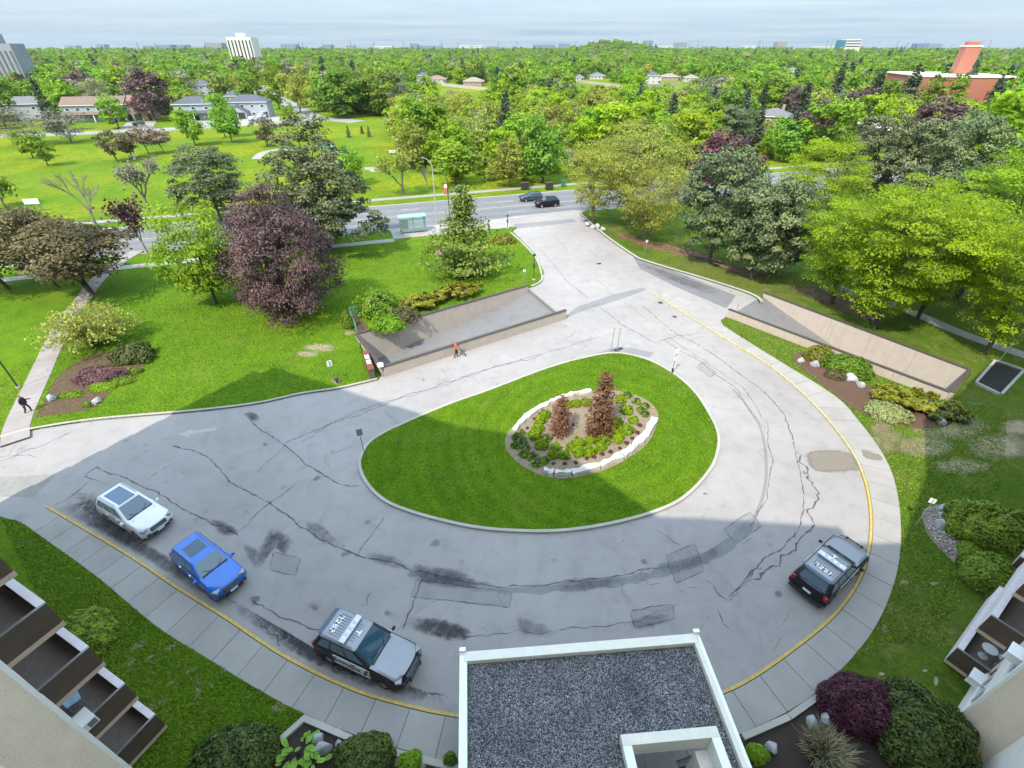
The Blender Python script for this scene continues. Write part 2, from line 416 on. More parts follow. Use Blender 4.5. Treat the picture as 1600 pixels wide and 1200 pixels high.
M['cream'] = flat('cream_paint', (0.70, 0.665, 0.58), 0.5, 0.06)
M['brown'] = flat('brown_panel', (0.10, 0.068, 0.052), 0.45, 0.15)
M['brownfloor'] = flat('balcony_floor', (0.26, 0.20, 0.165), 0.8, 0.15)
M['beam'] = flat('slab_edge', (0.55, 0.40, 0.30), 0.8, 0.1)
M['lilac'] = flat('pale_slab_edge', (0.66, 0.60, 0.62), 0.8, 0.08)
M['metal'] = flat('grey_metal', (0.35, 0.36, 0.37), 0.4, 0.1, metal=0.6)
M['dark'] = flat('dark_metal', (0.03, 0.032, 0.035), 0.5, 0.1)
M['black'] = flat('black_plastic', (0.012, 0.012, 0.013), 0.5, 0.1)
M['rubber'] = flat('tyre_rubber', (0.018, 0.018, 0.018), 0.85)
M['glass'] = mat_glass('sky_painted_glass')  # car windows: sky reflection painted in as a blue-teal base colour
M['winglass'] = mat_glass('window_glass', (0.04, 0.06, 0.10))
M['bark'] = flat('tree_bark', (0.085, 0.065, 0.05), 0.95, 0.3, 4)
M['greybark'] = flat('pale_bark', (0.18, 0.155, 0.135), 0.95, 0.25, 4)
M['rock'] = mat_stucco('grey_rock', (0.36, 0.36, 0.37))
M['whiterock'] = mat_stucco('white_limestone', (0.50, 0.475, 0.44))
M['brick'] = None
# ------------------------------------------------------------------ ground
# ramp frames: near and far wall lines (plan) measured at wall tops
RL_far = [at(558, 523, 0.3), at(826, 447, 0.3)]; RL_near = [at(598, 572, 1.0), at(883, 484, 1.0)]
RR_far = [at(1193, 458, 0.4), at(1512, 578, 0.4)]; RR_near = [at(1140, 483, 0.9), at(1485, 612, 0.9)]
holeL = [RL_near[0], RL_near[1], RL_far[1], RL_far[0]]
dR = (RR_far[1] - RR_far[0]); LR = np.linalg.norm(dR); dR /= LR
RR_ext = [RR_near[0] - dR * 4.5, RR_far[0] - dR * 4.5]
holeR = [RR_near[1], RR_far[1], RR_far[0], RR_near[0]]
def sheet_with_holes(name, outer, holes, z, mat):
    vs = [Vector(p[:2]) for p in outer]; ed = []
    def ring(k, n): return [(k + i, k + (i + 1) % n) for i in range(n)]
    ed += ring(0, len(outer)); k = len(outer)
    for h_ in holes:
        vs += [Vector(p[:2]) for p in h_]; ed += ring(k, len(h_)); k += len(h_)
    v2, e2, f2, *_ = delaunay_2d_cdt(vs, ed, [], 0, 1e-4)
    out = []
    for f in f2:
        c = sum((v2[i] for i in f), Vector((0, 0))) / len(f)
        if inside(c, outer) and not any(inside(c, h_) for h_ in holes): out.append(tuple(f))
    me = bpy.data.meshes.new(name); me.from_pydata([(v.x, v.y, z) for v in v2], [], out); me.materials.append(mat)
    o = link(name, me); recalc(o)
    if o.data.polygons[0].normal.z < 0: o.data.flip_normals()
    return tag(o, kind='structure')
terrain = sheet_with_holes('terrain', [(-7000, -300), (7000, -300), (7000, 9000), (-7000, 9000)], [holeL, holeR], -0.06, M['park'])

dw = ats([(-250, 700), (0, 676), (150, 648), (300, 635), (470, 608), (590, 587)]) + [RL_near[0] + [-0.1, -0.2], RL_near[1], RL_far[1]] + \
     ats([(846, 440), (850, 425), (835, 395), (795, 355), (780, 343), (800, 338), (900, 328), (915, 330), (950, 360), (990, 388), (1100, 428)]) + \
     [RR_far[0], RR_near[0]] + ats([(1126, 500), (1200, 560), (1300, 622), (1340, 662), (1378, 715), (1400, 780), (1404, 830), (1398, 890), (1368, 965), (1318, 1036),
     (1250, 1095), (1160, 1140), (1130, 1190), (960, 1210), (700, 1190), (560, 1148), (470, 1108), (400, 1070), (310, 1015), (240, 970), (150, 896), (60, 832), (0, 806), (-250, 790)])
m = MB(); m.prism(dw, -0.3, 0.0, bottom=False); driveway = tag(m.obj('driveway', M['asphalt']), kind='structure')

ST = math.radians(18.3); sd = np.array([math.cos(ST), math.sin(ST)]); sn = np.array([-sd[1], sd[0]]); N0 = np.array([-8.0, 81.5])
def sp_(t, n): return N0 + sd * t + sn * n
def band(name, t0, t1, n0, n1, z, mat, parent=None, zb=None):
    m = MB(); m.prism([sp_(t0, n0), sp_(t1, n0), sp_(t1, n1), sp_(t0, n1)], z - 0.1 if zb is None else zb, z); o = m.obj(name, mat, parent)
    return o if parent else tag(o, kind='structure')
SW = 14.6
street = band('main_street', -260, 300, 0, SW, -0.02, M['street'])
M['lanepaint'] = flat('worn_lane_paint', (0.42, 0.42, 0.41), 0.8, 0.3, 3)
for n_ in (SW / 2 - .12, SW / 2 + .12):
    band('centre_line', -260, 300, n_ - .05, n_ + .05, -0.016, flat('worn_centre_paint', (0.36, 0.31, 0.17), 0.8, 0.3, 3), street, -0.0195)
for n_ in (SW / 4, SW * 3 / 4):
    for t_ in range(-90, 130, 9): band('lane_dash', t_, t_ + 3.2, n_ - .06, n_ + .06, -0.016, M['lanepaint'], street, -0.0195)
M['lw'] = mat_asphalt('lane_wear', (0.145, 0.148, 0.158), 0.06)
for n_ in (2.1, 5.4, 9.2, 12.6):                     # darker worn wheel bands
    band('worn_lane', -260, 300, n_ - .55, n_ + .55, -0.0175, M['lw'], street, -0.0195)
band('street_kerb', -260, 300, SW, SW + .35, 0.08, M['kerb']); band('street_kerb', -260, 9.5, -.35, 0, 0.08, M['kerb'])
band('street_kerb', 24, 300, -.35, 0, 0.08, M['kerb'])
band('far_sidewalk', -260, 300, SW + 4.3, SW + 5.9, 0.02, M['concrete'])
band('near_sidewalk', -260, -12.2, -6.4, -4.9, 0.14, M['concrete'])
band('near_sidewalk', 24, 300, -6.4, -4.9, 0.10, M['concrete'])
band('bus_stop_pad', -12.2, 7, -5.2, -0.36, 0.145, M['concrete'])

# ------------------------------------------------------------------ lawns (raised slabs) and kerbs
LZ = 0.12
kerbL = smooth_line(ats([(-260, 716), (-80, 694), (0, 683), (45, 671), (150, 655), (300, 642), (400, 630), (470, 615), (530, 606), (590, 592)], 0.15), sub=5)
edgeR = smooth_line(ats([(832, 447), (845, 440), (848, 430), (838, 402), (815, 377), (798, 362)], 0.15), sub=5)
lawn_l = kerbL + [RL_near[0] + np.array([-0.35, -0.05]), RL_far[0] + np.array([-0.35, 0.2]), RL_far[1] + np.array([0.1, 0.25])] + edgeR + [sp_(7.5, -5.3), sp_(-12.0, -5.3), sp_(-12.3, -.36), sp_(-240, -.36)]
m = MB(); m.prism(lawn_l, -0.4, LZ); front_lawn = tag(m.obj('front_lawn', M['lawn']), kind='structure')
m = strip(offset_line(kerbL, 0.0), offset_line(kerbL, 0.2), -0.1, 0.16); tag(recalc(m.obj('lawn_kerb', M['kerb'])), kind='structure')
m = strip(edgeR, offset_line(edgeR, 0.22), -0.1, 0.16); tag(recalc(m.obj('lawn_kerb', M['kerb'])), kind='structure')

inner_px = [(75, 790), (130, 822), (210, 870), (280, 917), (350, 960), (445, 1022), (550, 1073), (640, 1100), (715, 1115), (830, 1128), (960, 1120), (1050, 1103), (1130, 1078), (1180, 1052),
            (1240, 1010), (1300, 960), (1340, 905), (1357, 850), (1358, 790), (1345, 735), (1320, 690), (1270, 630), (1200, 570), (1110, 515), (1015, 455)]
outer_px = [(0, 808), (30, 815), (60, 835), (150, 900), (240, 975), (310, 1020), (400, 1075), (475, 1115), (560, 1150), (620, 1168), (690, 1188), (830, 1212), (960, 1215), (1080, 1180), (1160, 1145),
            (1250, 1100), (1320, 1040), (1370, 975), (1400, 900), (1408, 830), (1400, 760), (1380, 710), (1340, 655), (1300, 615), (1200, 553), (1125, 505), (1080, 472), (1022, 453)]
SZ = 0.14
inner = smooth_line(ats(inner_px, SZ), sub=8); outer = smooth_line(ats(outer_px, SZ), sub=8)
kerbR = smooth_line(ats([(905, 333), (940, 364), (985, 396), (1010, 408), (1100, 435), (1170, 458), (1188, 470)], 0.15), sub=5)
i_r = next(i for i, p in enumerate(outer) if np.linalg.norm(p - at(1160, 1145, SZ)) < 0.3)
out_r = outer[i_r:]; out_l = outer[:next(i for i, p in enumerate(outer) if np.linalg.norm(p - at(475, 1115, SZ)) < 0.3) + 1]
tipR = [p for p in out_r if p[1] < at(1130, 509, SZ)[1]]
lawn_r = [sp_(22, -.36)] + kerbR + [RR_far[0] + np.array([.2, .2]), RR_far[1] + dR * .3 + np.array([.2, .12]), RR_near[1] + dR * .3 + np.array([-.1, -.25]), RR_near[0] + np.array([-.3, -.25]), at(1127, 500, LZ)] + \
    tipR[::-1] + [np.array([10.2, 7.6]), np.array([12.5, 3.0]), np.array([19.0, 6.5]), np.array([90, 55]), sp_(260, -.36)]
m = MB(); m.prism(lawn_r, -0.4, LZ); side_lawn = tag(m.obj('side_lawn', M['lawn_bare']), kind='structure')
m = strip(kerbR, offset_line(kerbR, 0.35), -0.1, 0.16); tag(recalc(m.obj('lawn_kerb', M['kerb'])), kind='structure')
lawn_b = out_l + [at(395, 1187, LZ), np.array([-10.5, 5.5]), np.array([-13, 4.8]), np.array([-60, 27]), at(-400, 800, LZ)]
m = MB(); m.prism(lawn_b, -0.4, LZ); tag(m.obj('building_lawn', M['lawn']), kind='structure')

# sidewalk of single slabs, yellow kerb along its road edge
dense = resample(outer, step=0.05)
def near_out(p):
    return dense[np.argmin(((dense - p) ** 2).sum(1))]
m = strip(offset_line(inner, -0.16), [near_out(p) for p in inner], -0.25, SZ - 0.03)
sidewalk = tag(recalc(m.obj('sidewalk', M['joint'])), kind='structure')
js = resample(inner, step=1.62); nsl = len(js) - 1
fine_in = resample(inner, n=nsl * 4 + 1); fin = offset_line(fine_in, -0.17)
fout = [near_out(p) for p in fine_in]
for k in range(nsl):
    A = [Vector(p) for p in fin[4 * k:4 * k + 5]]; B_ = [Vector(p) for p in fout[4 * k:4 * k + 5]]
    g_ = 0.014
    A[0] = A[0] + (A[1] - A[0]).normalized() * g_; A[4] = A[4] + (A[3] - A[4]).normalized() * g_
    if (B_[1] - B_[0]).length > .02: B_[0] = B_[0] + (B_[1] - B_[0]).normalized() * g_
    if (B_[3] - B_[4]).length > .02: B_[4] = B_[4] + (B_[3] - B_[4]).normalized() * g_
    poly = [tuple(p) for p in A] + [tuple(p) for p in reversed(B_)]
    if abs(area(poly)) < 0.15: continue
    m = MB(); m.prism(poly, 0.0, SZ + R_.uniform(-.004, .004), bottom=False); o = m.obj('slab', M['concrete'], sidewalk)
def kerb_piece(name, a, b, mat):
    seg = [p for p in inner[a:b]]
    o = strip(seg, offset_line(seg, -0.135), -0.02, SZ + 0.012).obj(name, mat, sidewalk); recalc(o)
iN = len(inner)
def idx(px, py):
    p = at(px, py, SZ); return int(np.argmin([np.linalg.norm(q - p) for q in inner]))
a1, a2, a3 = idx(715, 1115), idx(1130, 1078), idx(1345, 735)
kerb_piece('yellow_kerb', 0, a1 + 1, M['yellow']); kerb_piece('plain_kerb', a1, a2 + 1, M['kerb'])
kerb_piece('yellow_kerb', a2, a3 + 1, M['yellow']); kerb_piece('worn_yellow_kerb', a3, iN, M['paleyellow'])

# lawn walkway on the left, from the drive to the street
walk = smooth_line(ats([(24, 690), (28, 660), (60, 590), (100, 505), (128, 470), (150, 440), (185, 410), (215, 392)], LZ), sub=5)
m = strip(offset_line(walk, 0.86), offset_line(walk, -0.86), 0.0, LZ + .008); lawn_walk = tag(recalc(m.obj('lawn_walkway', M['joint'])), kind='structure')
wj = resample(walk, step=1.7); wa = offset_line(wj, 0.84); wb = offset_line(wj, -0.84)
for k in range(len(wj) - 1):
    g_ = 0.012; ta = (wa[k + 1] - wa[k]); tb = (wb[k + 1] - wb[k]); ta = ta / np.linalg.norm(ta) * g_; tb = tb / np.linalg.norm(tb) * g_
    m = MB(); m.prism([wa[k] + ta, wa[k + 1] - ta, wb[k + 1] - tb, wb[k] + tb], LZ - .05, LZ + .03, bottom=False); m.obj('slab', M['pinkconc'], lawn_walk)
# walkway behind the right ramp
rw = smooth_line([at(1300, 445, LZ), at(1400, 478, LZ), at(1500, 520, LZ), at(1600, 555, LZ), at(1760, 610, LZ)], sub=4)
m = strip(offset_line(rw, 0.8), offset_line(rw, -0.8), 0.0, LZ + .008); rwalk = tag(recalc(m.obj('side_walkway', M['joint'])), kind='structure')
wj = resample(rw, step=1.7); wa = offset_line(wj, 0.78); wb = offset_line(wj, -0.78)
for k in range(len(wj) - 1):
    ta = (wa[k + 1] - wa[k]); ta = ta / np.linalg.norm(ta) * .012
    m = MB(); m.prism([wa[k] + ta, wa[k + 1] - ta, wb[k + 1] - ta, wb[k] + ta], LZ - .05, LZ + .03, bottom=False); m.obj('slab', M['concrete'], rwalk)

# ------------------------------------------------------------------ garage ramps
def ramp_build(near, far, zprof, name):
    """floor quads between two wall lines, zprof = [(t along, z)]"""
    m = MB()
    d = far[1] - far[0]; L_ = np.linalg.norm(d); d = d / L_
    n0 = near[0]; pts = []
    for t, z in zprof: pts.append((*(near[0] + d * t), z)); pts.append((*(far[0] + d * t), z))
    m.add(pts, [(2 * i, 2 * i + 2, 2 * i + 3, 2 * i + 1) for i in range(len(zprof) - 1)])
    o = tag(recalc(m.obj(name, M['ramp'])), kind='structure')
    if o.data.polygons[0].normal.z < 0: o.data.flip_normals()
    return o
def wall_between(a, b, z0, z1, th, mat, side=1, z0b=None, z1b=None):
    """a wall from a to b in plan, thickness to the left (side=1) or right of its direction"""
    a = np.array(a); b = np.array(b); t = (b - a) / np.linalg.norm(b - a); n = np.array([-t[1], t[0]]) * side * th
    z0b = z0 if z0b is None else z0b; z1b = z1 if z1b is None else z1b
    m = MB(); vs = [(*a, z0), (*b, z0b), (*(b + n), z0b), (*(a + n), z0), (*a, z1), (*b, z1b), (*(b + n), z1b), (*(a + n), z1)]
    m.add(vs, [(0, 1, 2, 3), (4, 5, 6, 7), (0, 1, 5, 4), (1, 2, 6, 5), (2, 3, 7, 6), (3, 0, 4, 7)])
    return m
def thing_wall(a, b, z0, z1, th, side, label, cz=0.07, z1b=None, cat='retaining wall', panels=4):
    a = np.array(a); b = np.array(b)
    root = empty('retaining_wall', (0, 0, 0), 0, label, cat, 'concrete walls of the garage ramps')
    for k in range(panels):                      # cast panels with open joints
        p = a + (b - a) * (k / panels); q = a + (b - a) * ((k + 1) / panels); s_ = (q - p) / np.linalg.norm(q - p) * .008
        za = z1 if z1b is None else z1 + (z1b - z1) * k / panels; zb = z1 if z1b is None else z1 + (z1b - z1) * (k + 1) / panels
        recalc(wall_between(p + s_, q - s_, z0, za, th, 0, side, None, zb).obj('panel', M['wallconc'], root))
    t = (b - a) / np.linalg.norm(b - a); n = np.array([-t[1], t[0]]) * side
    recalc(wall_between(a - n * .04 - t * .02, b - n * .04 + t * .02, z1 + .002, z1 + cz, th + .08, 0, side, None if z1b is None else z1b + .002, None if z1b is None else z1b + cz).obj('coping', M['coping'], root))
    return root
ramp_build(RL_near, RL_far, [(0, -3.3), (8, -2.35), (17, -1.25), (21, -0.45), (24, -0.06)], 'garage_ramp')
thing_wall(RL_far[0], RL_far[1], -3.6, 0.34, 0.25, 1, 'long concrete retaining wall under the golden junipers, far side of left garage ramp', panels=5)
thing_wall(RL_near[0], RL_near[1], -3.6, 1.0, 0.25, -1, 'concrete parapet wall along the drive behind the worker in orange', panels=5)
thing_wall(RL_near[0], RL_far[0], -3.6, 0.95, 0.25, 1, 'short concrete end wall of the left garage ramp beside the red brick pier', z1b=0.4, panels=2)
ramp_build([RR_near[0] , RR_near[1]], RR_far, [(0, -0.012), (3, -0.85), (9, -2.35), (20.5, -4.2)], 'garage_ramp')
thing_wall(RR_far[0], RR_far[1], -4.6, 0.42, 0.25, 1, 'long concrete retaining wall below the lime maples, dappled with leaf shadows', panels=5)
thing_wall(RR_near[0], RR_near[1], -4.6, 0.92, 0.25, -1, 'concrete parapet wall beside the shrub bed at right garage ramp', panels=5)
thing_wall(RR_far[1], RR_near[1], -4.6, 0.42, 0.25, 1, 'short pale end wall closing the right garage ramp', z1b=0.9, panels=2)

# ------------------------------------------------------------------ asphalt patches, sealed cracks, stains
def sheet(name, px, mat, z, parent=driveway):
    m = MB(); P = ats(px); m.add([(p[0], p[1], z) for p in (P if area(P) > 0 else P[::-1])], [tuple(range(len(P)))]); return m.obj(name, mat, parent)
sheet('dark_patch', [(826, 588), (955, 544), (985, 543), (1022, 551), (1015, 558), (975, 551), (940, 553), (880, 571), (832, 591)], M['patch'], 0.004)
sheet('dark_patch', [(884, 493), (905, 478), (960, 460), (1005, 449), (1010, 453), (960, 471), (905, 488), (886, 496)], M['patch'], 0.004)
sheet('dark_patch', [(-20, 746), (88, 741), (52, 777), (-20, 775)], flat('warm_patch', (0.21, 0.205, 0.19), .9, .12, 2), 0.004)
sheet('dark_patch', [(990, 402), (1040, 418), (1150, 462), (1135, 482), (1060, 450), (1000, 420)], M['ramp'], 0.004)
sheet('dark_patch', [(805, 350), (895, 342), (902, 347), (800, 358)], M['patch'], 0.004)
wide = smooth_line(ats([(640, 893), (700, 908), (790, 922), (900, 917), (980, 906), (1050, 891), (1110, 870), (1165, 828), (1192, 775), (1197, 720), (1188, 668), (1168, 635), (1145, 608)]), sub=6)
wl_, wr_ = offset_line(wide, 0.22), offset_line(wide, -0.22)
ctr = 0
for i in range(len(wide)):
    j_ = R_.uniform(-.09, .09); wl_[i] = wl_[i] + (wl_[i] - wide[i]) * (R_.uniform(-.5, .9) if i < 44 else -.55); wr_[i] = wr_[i] + (wr_[i] - wide[i]) * (R_.uniform(-.5, .6) if i < 44 else -.55)
m = MB(); n_ = len(wide); m.add([(*p, 0.005) for p in wl_] + [(*p, 0.005) for p in wr_], [(n_ + i, n_ + i + 1, i + 1, i) for i in range(n_ - 1)]); m.obj('sealed_trench', M['patch'], driveway)
def crack(pts, w=0.05, jit=0.07, mat='tar', px=True, z=0.009):
    P = resample(ats(pts) if px else pts, step=0.22); n = len(P)
    if n < 2: return
    t = np.gradient(P, axis=0); t /= np.linalg.norm(t, axis=1)[:, None] + 1e-9; nn = np.c_[-t[:, 1], t[:, 0]]
    walk_ = np.cumsum(RNG.normal(0, jit * .55, n)); walk_ -= np.linspace(walk_[0], walk_[-1], n); P = P + nn * (walk_ + RNG.normal(0, jit * .22, n))[:, None]
    wd = w * .85 * np.clip(RNG.normal(1, .45, n), .25, 2.3); wd[0] = wd[-1] = .006
    m = MB(); m.add([(*p, z) for p in P + nn * wd[:, None] / 2] + [(*p, z) for p in P - nn * wd[:, None] / 2], [(n + i, n + i + 1, i + 1, i) for i in range(n - 1)])
    m.obj('crack', M[mat], driveway)
crack([(268, 697), (300, 703), (340, 722), (370, 750), (405, 768), (430, 785), (470, 820), (520, 850), (560, 868), (640, 890)], .09)
crack([(640, 890), (700, 903), (780, 916), (900, 909), (980, 898), (1040, 884)], .07, z=.0095)
crack([(390, 655), (420, 680), (445, 697), (480, 725), (505, 738), (525, 752), (548, 760), (562, 758)], .08)
crack([(445, 692), (520, 660), (600, 632), (650, 615), (700, 600), (760, 580), (830, 560), (890, 540), (932, 527)], .06)
crack([(470, 690), (530, 664), (610, 634), (660, 612), (720, 597), (780, 573), (850, 552)], .05, .14, z=.0098)
crack([(937, 480), (975, 510), (1010, 528), (1022, 534), (1060, 524), (1095, 520)], .07)
crack([(975, 472), (1012, 500)], .05); crack([(1003, 478), (1055, 515), (1130, 560), (1200, 612), (1230, 650), (1246, 702), (1262, 740), (1266, 780), (1252, 830), (1230, 862), (1200, 884), (1160, 918), (1136, 936)], .07)
crack([(1246, 702), (1262, 735), (1264, 770), (1254, 815), (1236, 850), (1205, 880), (1175, 905)], .11, .2, z=.0099)
crack([(1035, 530), (1090, 565), (1150, 610), (1180, 655)], .06); crack([(1042, 526), (1098, 560), (1158, 606), (1190, 660), (1203, 715), (1198, 775), (1172, 828)], .05, z=.0094)
crack([(842, 389), (870, 415), (893, 445), (920, 466)], .06); crack([(860, 365), (888, 392)], .05); crack([(920, 390), (935, 402)], .05); crack([(893, 444), (930, 437), (950, 450), (958, 462)], .04)
crack([(-20, 728), (30, 711), (60, 700), (110, 676)], .06, .12); crack([(-20, 716), (20, 712), (58, 715)], .05, .12)
crack([(150, 728), (200, 745), (262, 776), (300, 800), (345, 826), (372, 838)], .08); crack([(150, 729), (128, 746), (150, 752), (165, 756)], .07); crack([(140, 752), (105, 778), (82, 792)], .06)
crack([(228, 752), (240, 742), (268, 725)], .05); crack([(372, 830), (385, 822), (405, 800), (430, 780), (460, 758)], .06)
crack([(395, 938), (430, 958), (470, 975), (505, 988)], .07); crack([(668, 892), (648, 935), (630, 985)], .06); crack([(576, 948), (572, 935), (580, 925)], .05)
crack([(560, 868), (568, 850), (592, 820), (602, 803)], .05); crack([(447, 695), (425, 716), (402, 738)], .04); crack([(700, 1092), (690, 1085), (668, 1083)], .06)
crack([(722, 998), (800, 992), (870, 983), (940, 972), (1000, 962), (1060, 945)], .035, .1); crack([(1120, 950), (1128, 975), (1146, 988)], .05); crack([(1190, 885), (1170, 905), (1132, 938), (1120, 925), (1100, 905)], .05, .15)
crack([(1025, 828), (1068, 858)], .05); crack([(520, 710), (560, 694)], .03); crack([(600, 640), (620, 665)], .03); crack([(900, 515), (880, 530), (915, 540)], .035, .15); crack([(700, 590), (690, 575)], .03)
crack([(970, 480), (1000, 478)], .03); crack([(1070, 488), (1090, 505)], .04); crack([(440, 1010), (410, 985), (400, 965)], .06, .15)
for k in range(26):                                     # crazed spurs along the trench and the worst seam
    c = wide[R_.randrange(4, 60)] if k < 14 else at(R_.uniform(690, 800), 600 - (R_.random()) * 20)
    a = R_.uniform(0, 6.28); l = R_.uniform(.5, 1.6); crack([c, c + np.array([math.cos(a), math.sin(a)]) * l * .5, c + np.array([math.cos(a + .7), math.sin(a + .7)]) * l], .03, .08, 'crackfine', False, .0102 + k * 1e-5)
for k in range(22):
    c = at(*[(R_.uniform(880, 935), R_.uniform(515, 545)), (R_.uniform(1035, 1095), R_.uniform(518, 535)), (R_.uniform(-10, 60), R_.uniform(700, 725))][k % 3])
    a = R_.uniform(0, 6.28); l = R_.uniform(.4, 1.3); crack([c, c + np.array([math.cos(a), math.sin(a)]) * l], .03, .09, 'crackfine', False, .0105 + k * 1e-5)
for k in range(90):                                     # hairlines all over the old paving
    c = at(R_.uniform(150, 1340), R_.uniform(520, 1050)); a = R_.uniform(0, 6.28); l = R_.uniform(.5, 2.4)
    if inside(c, dw): crack([c, c + np.array([math.cos(a), math.sin(a)]) * l * .5, c + np.array([math.cos(a + R_.uniform(-.8, .8)), math.sin(a + .3)]) * l], .016, .06, 'crackfine', False, .0108 + k * 1e-5)
def stain(pts, mat, z, parent=driveway, px=True, name='stain', soft=0.45):
    P = smooth_line(ats(pts) if px else pts, True, 5); c = np.mean(P, axis=0); n = len(P)
    I = [c + (p - c) * soft for p in P]
    m = MB(); zz = z
    m.add([(*c, zz)] + [(*p, zz) for p in I] + [(*p, zz) for p in P], [(0, 1 + i, 1 + (i + 1) % n) for i in range(n)] + [(1 + i, 1 + n + i, 1 + n + (i + 1) % n, 1 + (i + 1) % n) for i in range(n)])
    o = m.obj(name, mat, parent); recalc(o)
    at2 = o.data.attributes.new('edge', 'FLOAT', 'POINT'); at2.data.foreach_set('value', [1.0] * (n + 1) + [0.0] * n)
    if o.data.polygons[0].normal.z < 0: o.data.flip_normals()
    return o
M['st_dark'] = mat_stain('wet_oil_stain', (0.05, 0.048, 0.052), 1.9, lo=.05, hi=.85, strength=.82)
M['st_mid'] = mat_stain('grey_stain', (0.10, 0.10, 0.105), 1.1, strength=.55)
M['st_brown'] = mat_stain('mud_stain', (0.19, 0.165, 0.135), .6, -.1, .25, .95)
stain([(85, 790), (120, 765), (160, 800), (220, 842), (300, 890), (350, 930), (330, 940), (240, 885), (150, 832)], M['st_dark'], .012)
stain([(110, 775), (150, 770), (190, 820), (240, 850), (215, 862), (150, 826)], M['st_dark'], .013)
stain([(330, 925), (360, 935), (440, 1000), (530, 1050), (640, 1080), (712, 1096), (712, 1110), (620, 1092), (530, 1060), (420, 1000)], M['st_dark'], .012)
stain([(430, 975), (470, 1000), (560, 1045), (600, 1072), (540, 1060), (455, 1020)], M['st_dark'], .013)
stain([(405, 850), (425, 822), (440, 826), (462, 843), (450, 868), (430, 860), (410, 880), (398, 876)], M['st_dark'], .012)
stain([(325, 812), (345, 812), (374, 828), (370, 838), (345, 836)], M['st_dark'], .012); stain([(375, 850), (400, 855), (420, 880), (400, 895)], M['st_mid'], .012)
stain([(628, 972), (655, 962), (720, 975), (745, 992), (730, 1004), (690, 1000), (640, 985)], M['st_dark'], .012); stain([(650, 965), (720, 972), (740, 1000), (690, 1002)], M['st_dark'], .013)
stain([(800, 960), (850, 970), (870, 995), (830, 1000), (800, 985)], M['st_mid'], .012); stain([(965, 975), (1000, 960), (1055, 955), (1050, 975), (990, 990)], M['st_mid'], .012)
stain([(470, 810), (500, 815), (540, 850), (520, 858), (480, 835)], M['st_mid'], .012); stain([(560, 862), (620, 868), (650, 890), (600, 888)], M['st_mid'], .012)
stain([(640, 880), (720, 890), (760, 918), (690, 920), (645, 905)], M['st_dark'], .0125); stain([(1000, 885), (1080, 868), (1130, 850), (1120, 880), (1050, 900)], M['st_mid'], .0125)
stain([(860, 905), (960, 898), (1000, 905), (930, 925), (850, 925)], M['st_mid'], .0126)
stain([(985, 405), (1050, 425), (1130, 455), (1120, 465), (1040, 438)], M['st_mid'], .012)
stain([(1257, 708), (1285, 702), (1320, 704), (1341, 712), (1349, 735), (1325, 740), (1280, 738), (1262, 730)], M['st_brown'], .012)
stain([(1345, 705), (1372, 712), (1378, 722), (1350, 718)], M['st_brown'], .152, sidewalk)
stain([(380, 648), (395, 642), (408, 652), (398, 662)], M['st_dark'], .012)
for k in range(26):
    c = at(R_.uniform(300, 1300), R_.uniform(560, 1000)); r = R_.uniform(.12, .5)
    if inside(c, dw): stain([c + np.array([math.cos(a), math.sin(a) * .8]) * r * R_.uniform(.6, 1.2) for a in np.linspace(0, 5.4, 7)], M['st_mid'], .0130 + k * 2e-5, px=False)
for q in ([(428, 862), (470, 872), (462, 900), (420, 890)], [(1040, 868), (1086, 850), (1100, 892), (1056, 912)], [(1130, 828), (1172, 800), (1190, 822), (1150, 850)], [(650, 906), (800, 925), (796, 950), (642, 932)], [(985, 955), (1050, 944), (1056, 966), (992, 982)], [(240, 640), (330, 634), (335, 641), (245, 648)], [(1098, 566), (1120, 582), (1110, 590), (1088, 573)]):
    sheet('dark_patch', q, M['softpatch'], .0042)
    for a_, b_ in zip(q, q[1:] + q[:1]): crack([a_, b_], .045, .03)
# worn direction arrow
m = MB(); A = at(278, 679); B2 = at(318, 673); d_ = (B2 - A) / np.linalg.norm(B2 - A); n_ = np.array([-d_[1], d_[0]])
T = lambda t, n: (*(A + d_ * t + n_ * n), .006)
m.add([T(0, 0), T(.9, .55), T(.9, .2), T(2.6, .18), T(2.6, -.18), T(.9, -.2), T(.9, -.55)], [(0, 6, 5, 4, 3, 2, 1)]); o = recalc(m.obj('painted_arrow', M['wornarrow'], driveway))
if o.data.polygons[0].normal.z < 0: o.data.flip_normals()
# drain covers
def grate(px, py, sx, sy, rz, par=driveway, z=.006):
    p = at(px, py); m = MB(); m.box((*p, z + .004), (sx, sy, .012), rz); g_ = m.obj('drain_cover', M['dark'], par)
grate(966, 546, 1.1, .45, .62); grate(936, 412, .6, .5, .3); grate(1032, 473, .5, .5, 0); grate(1054, 495, .4, .4, 0)
# bare straw-coloured patches in the lawns
M['st_straw'] = mat_stain('dry_grass_patch', (0.36, 0.29, 0.19), 1.3, .0, .7, .85); M['st_earth'] = mat_stain('bare_earth_patch', (0.23, 0.17, 0.12), .9, .0, .6, .8)
def lawn_patch(pts, mat, par): stain(pts, M[mat], LZ + .004 + lawn_patch.k * 2e-4, par, name='bare_patch'); lawn_patch.k += 1
lawn_patch.k = 0
BLN = bpy.data.objects['building_lawn']
for (x, y, a, b) in [(218, 1010, 18, 7), (268, 1014, 14, 6), (205, 1040, 9, 14), (300, 1050, 12, 6), (310, 1078, 8, 22), (270, 1068, 10, 6), (330, 1072, 6, 5), (350, 1052, 5, 4), (235, 1030, 10, 4), (240, 1105, 25, 10), (440, 1105, 18, 12), (40, 850, 12, 6), (60, 925, 8, 4)]:
    lawn_patch([(x + a * math.cos(t), y + b * math.sin(t) - a * .5 * math.cos(t)) for t in np.linspace(0, 5.6, 8)], 'st_straw', BLN)
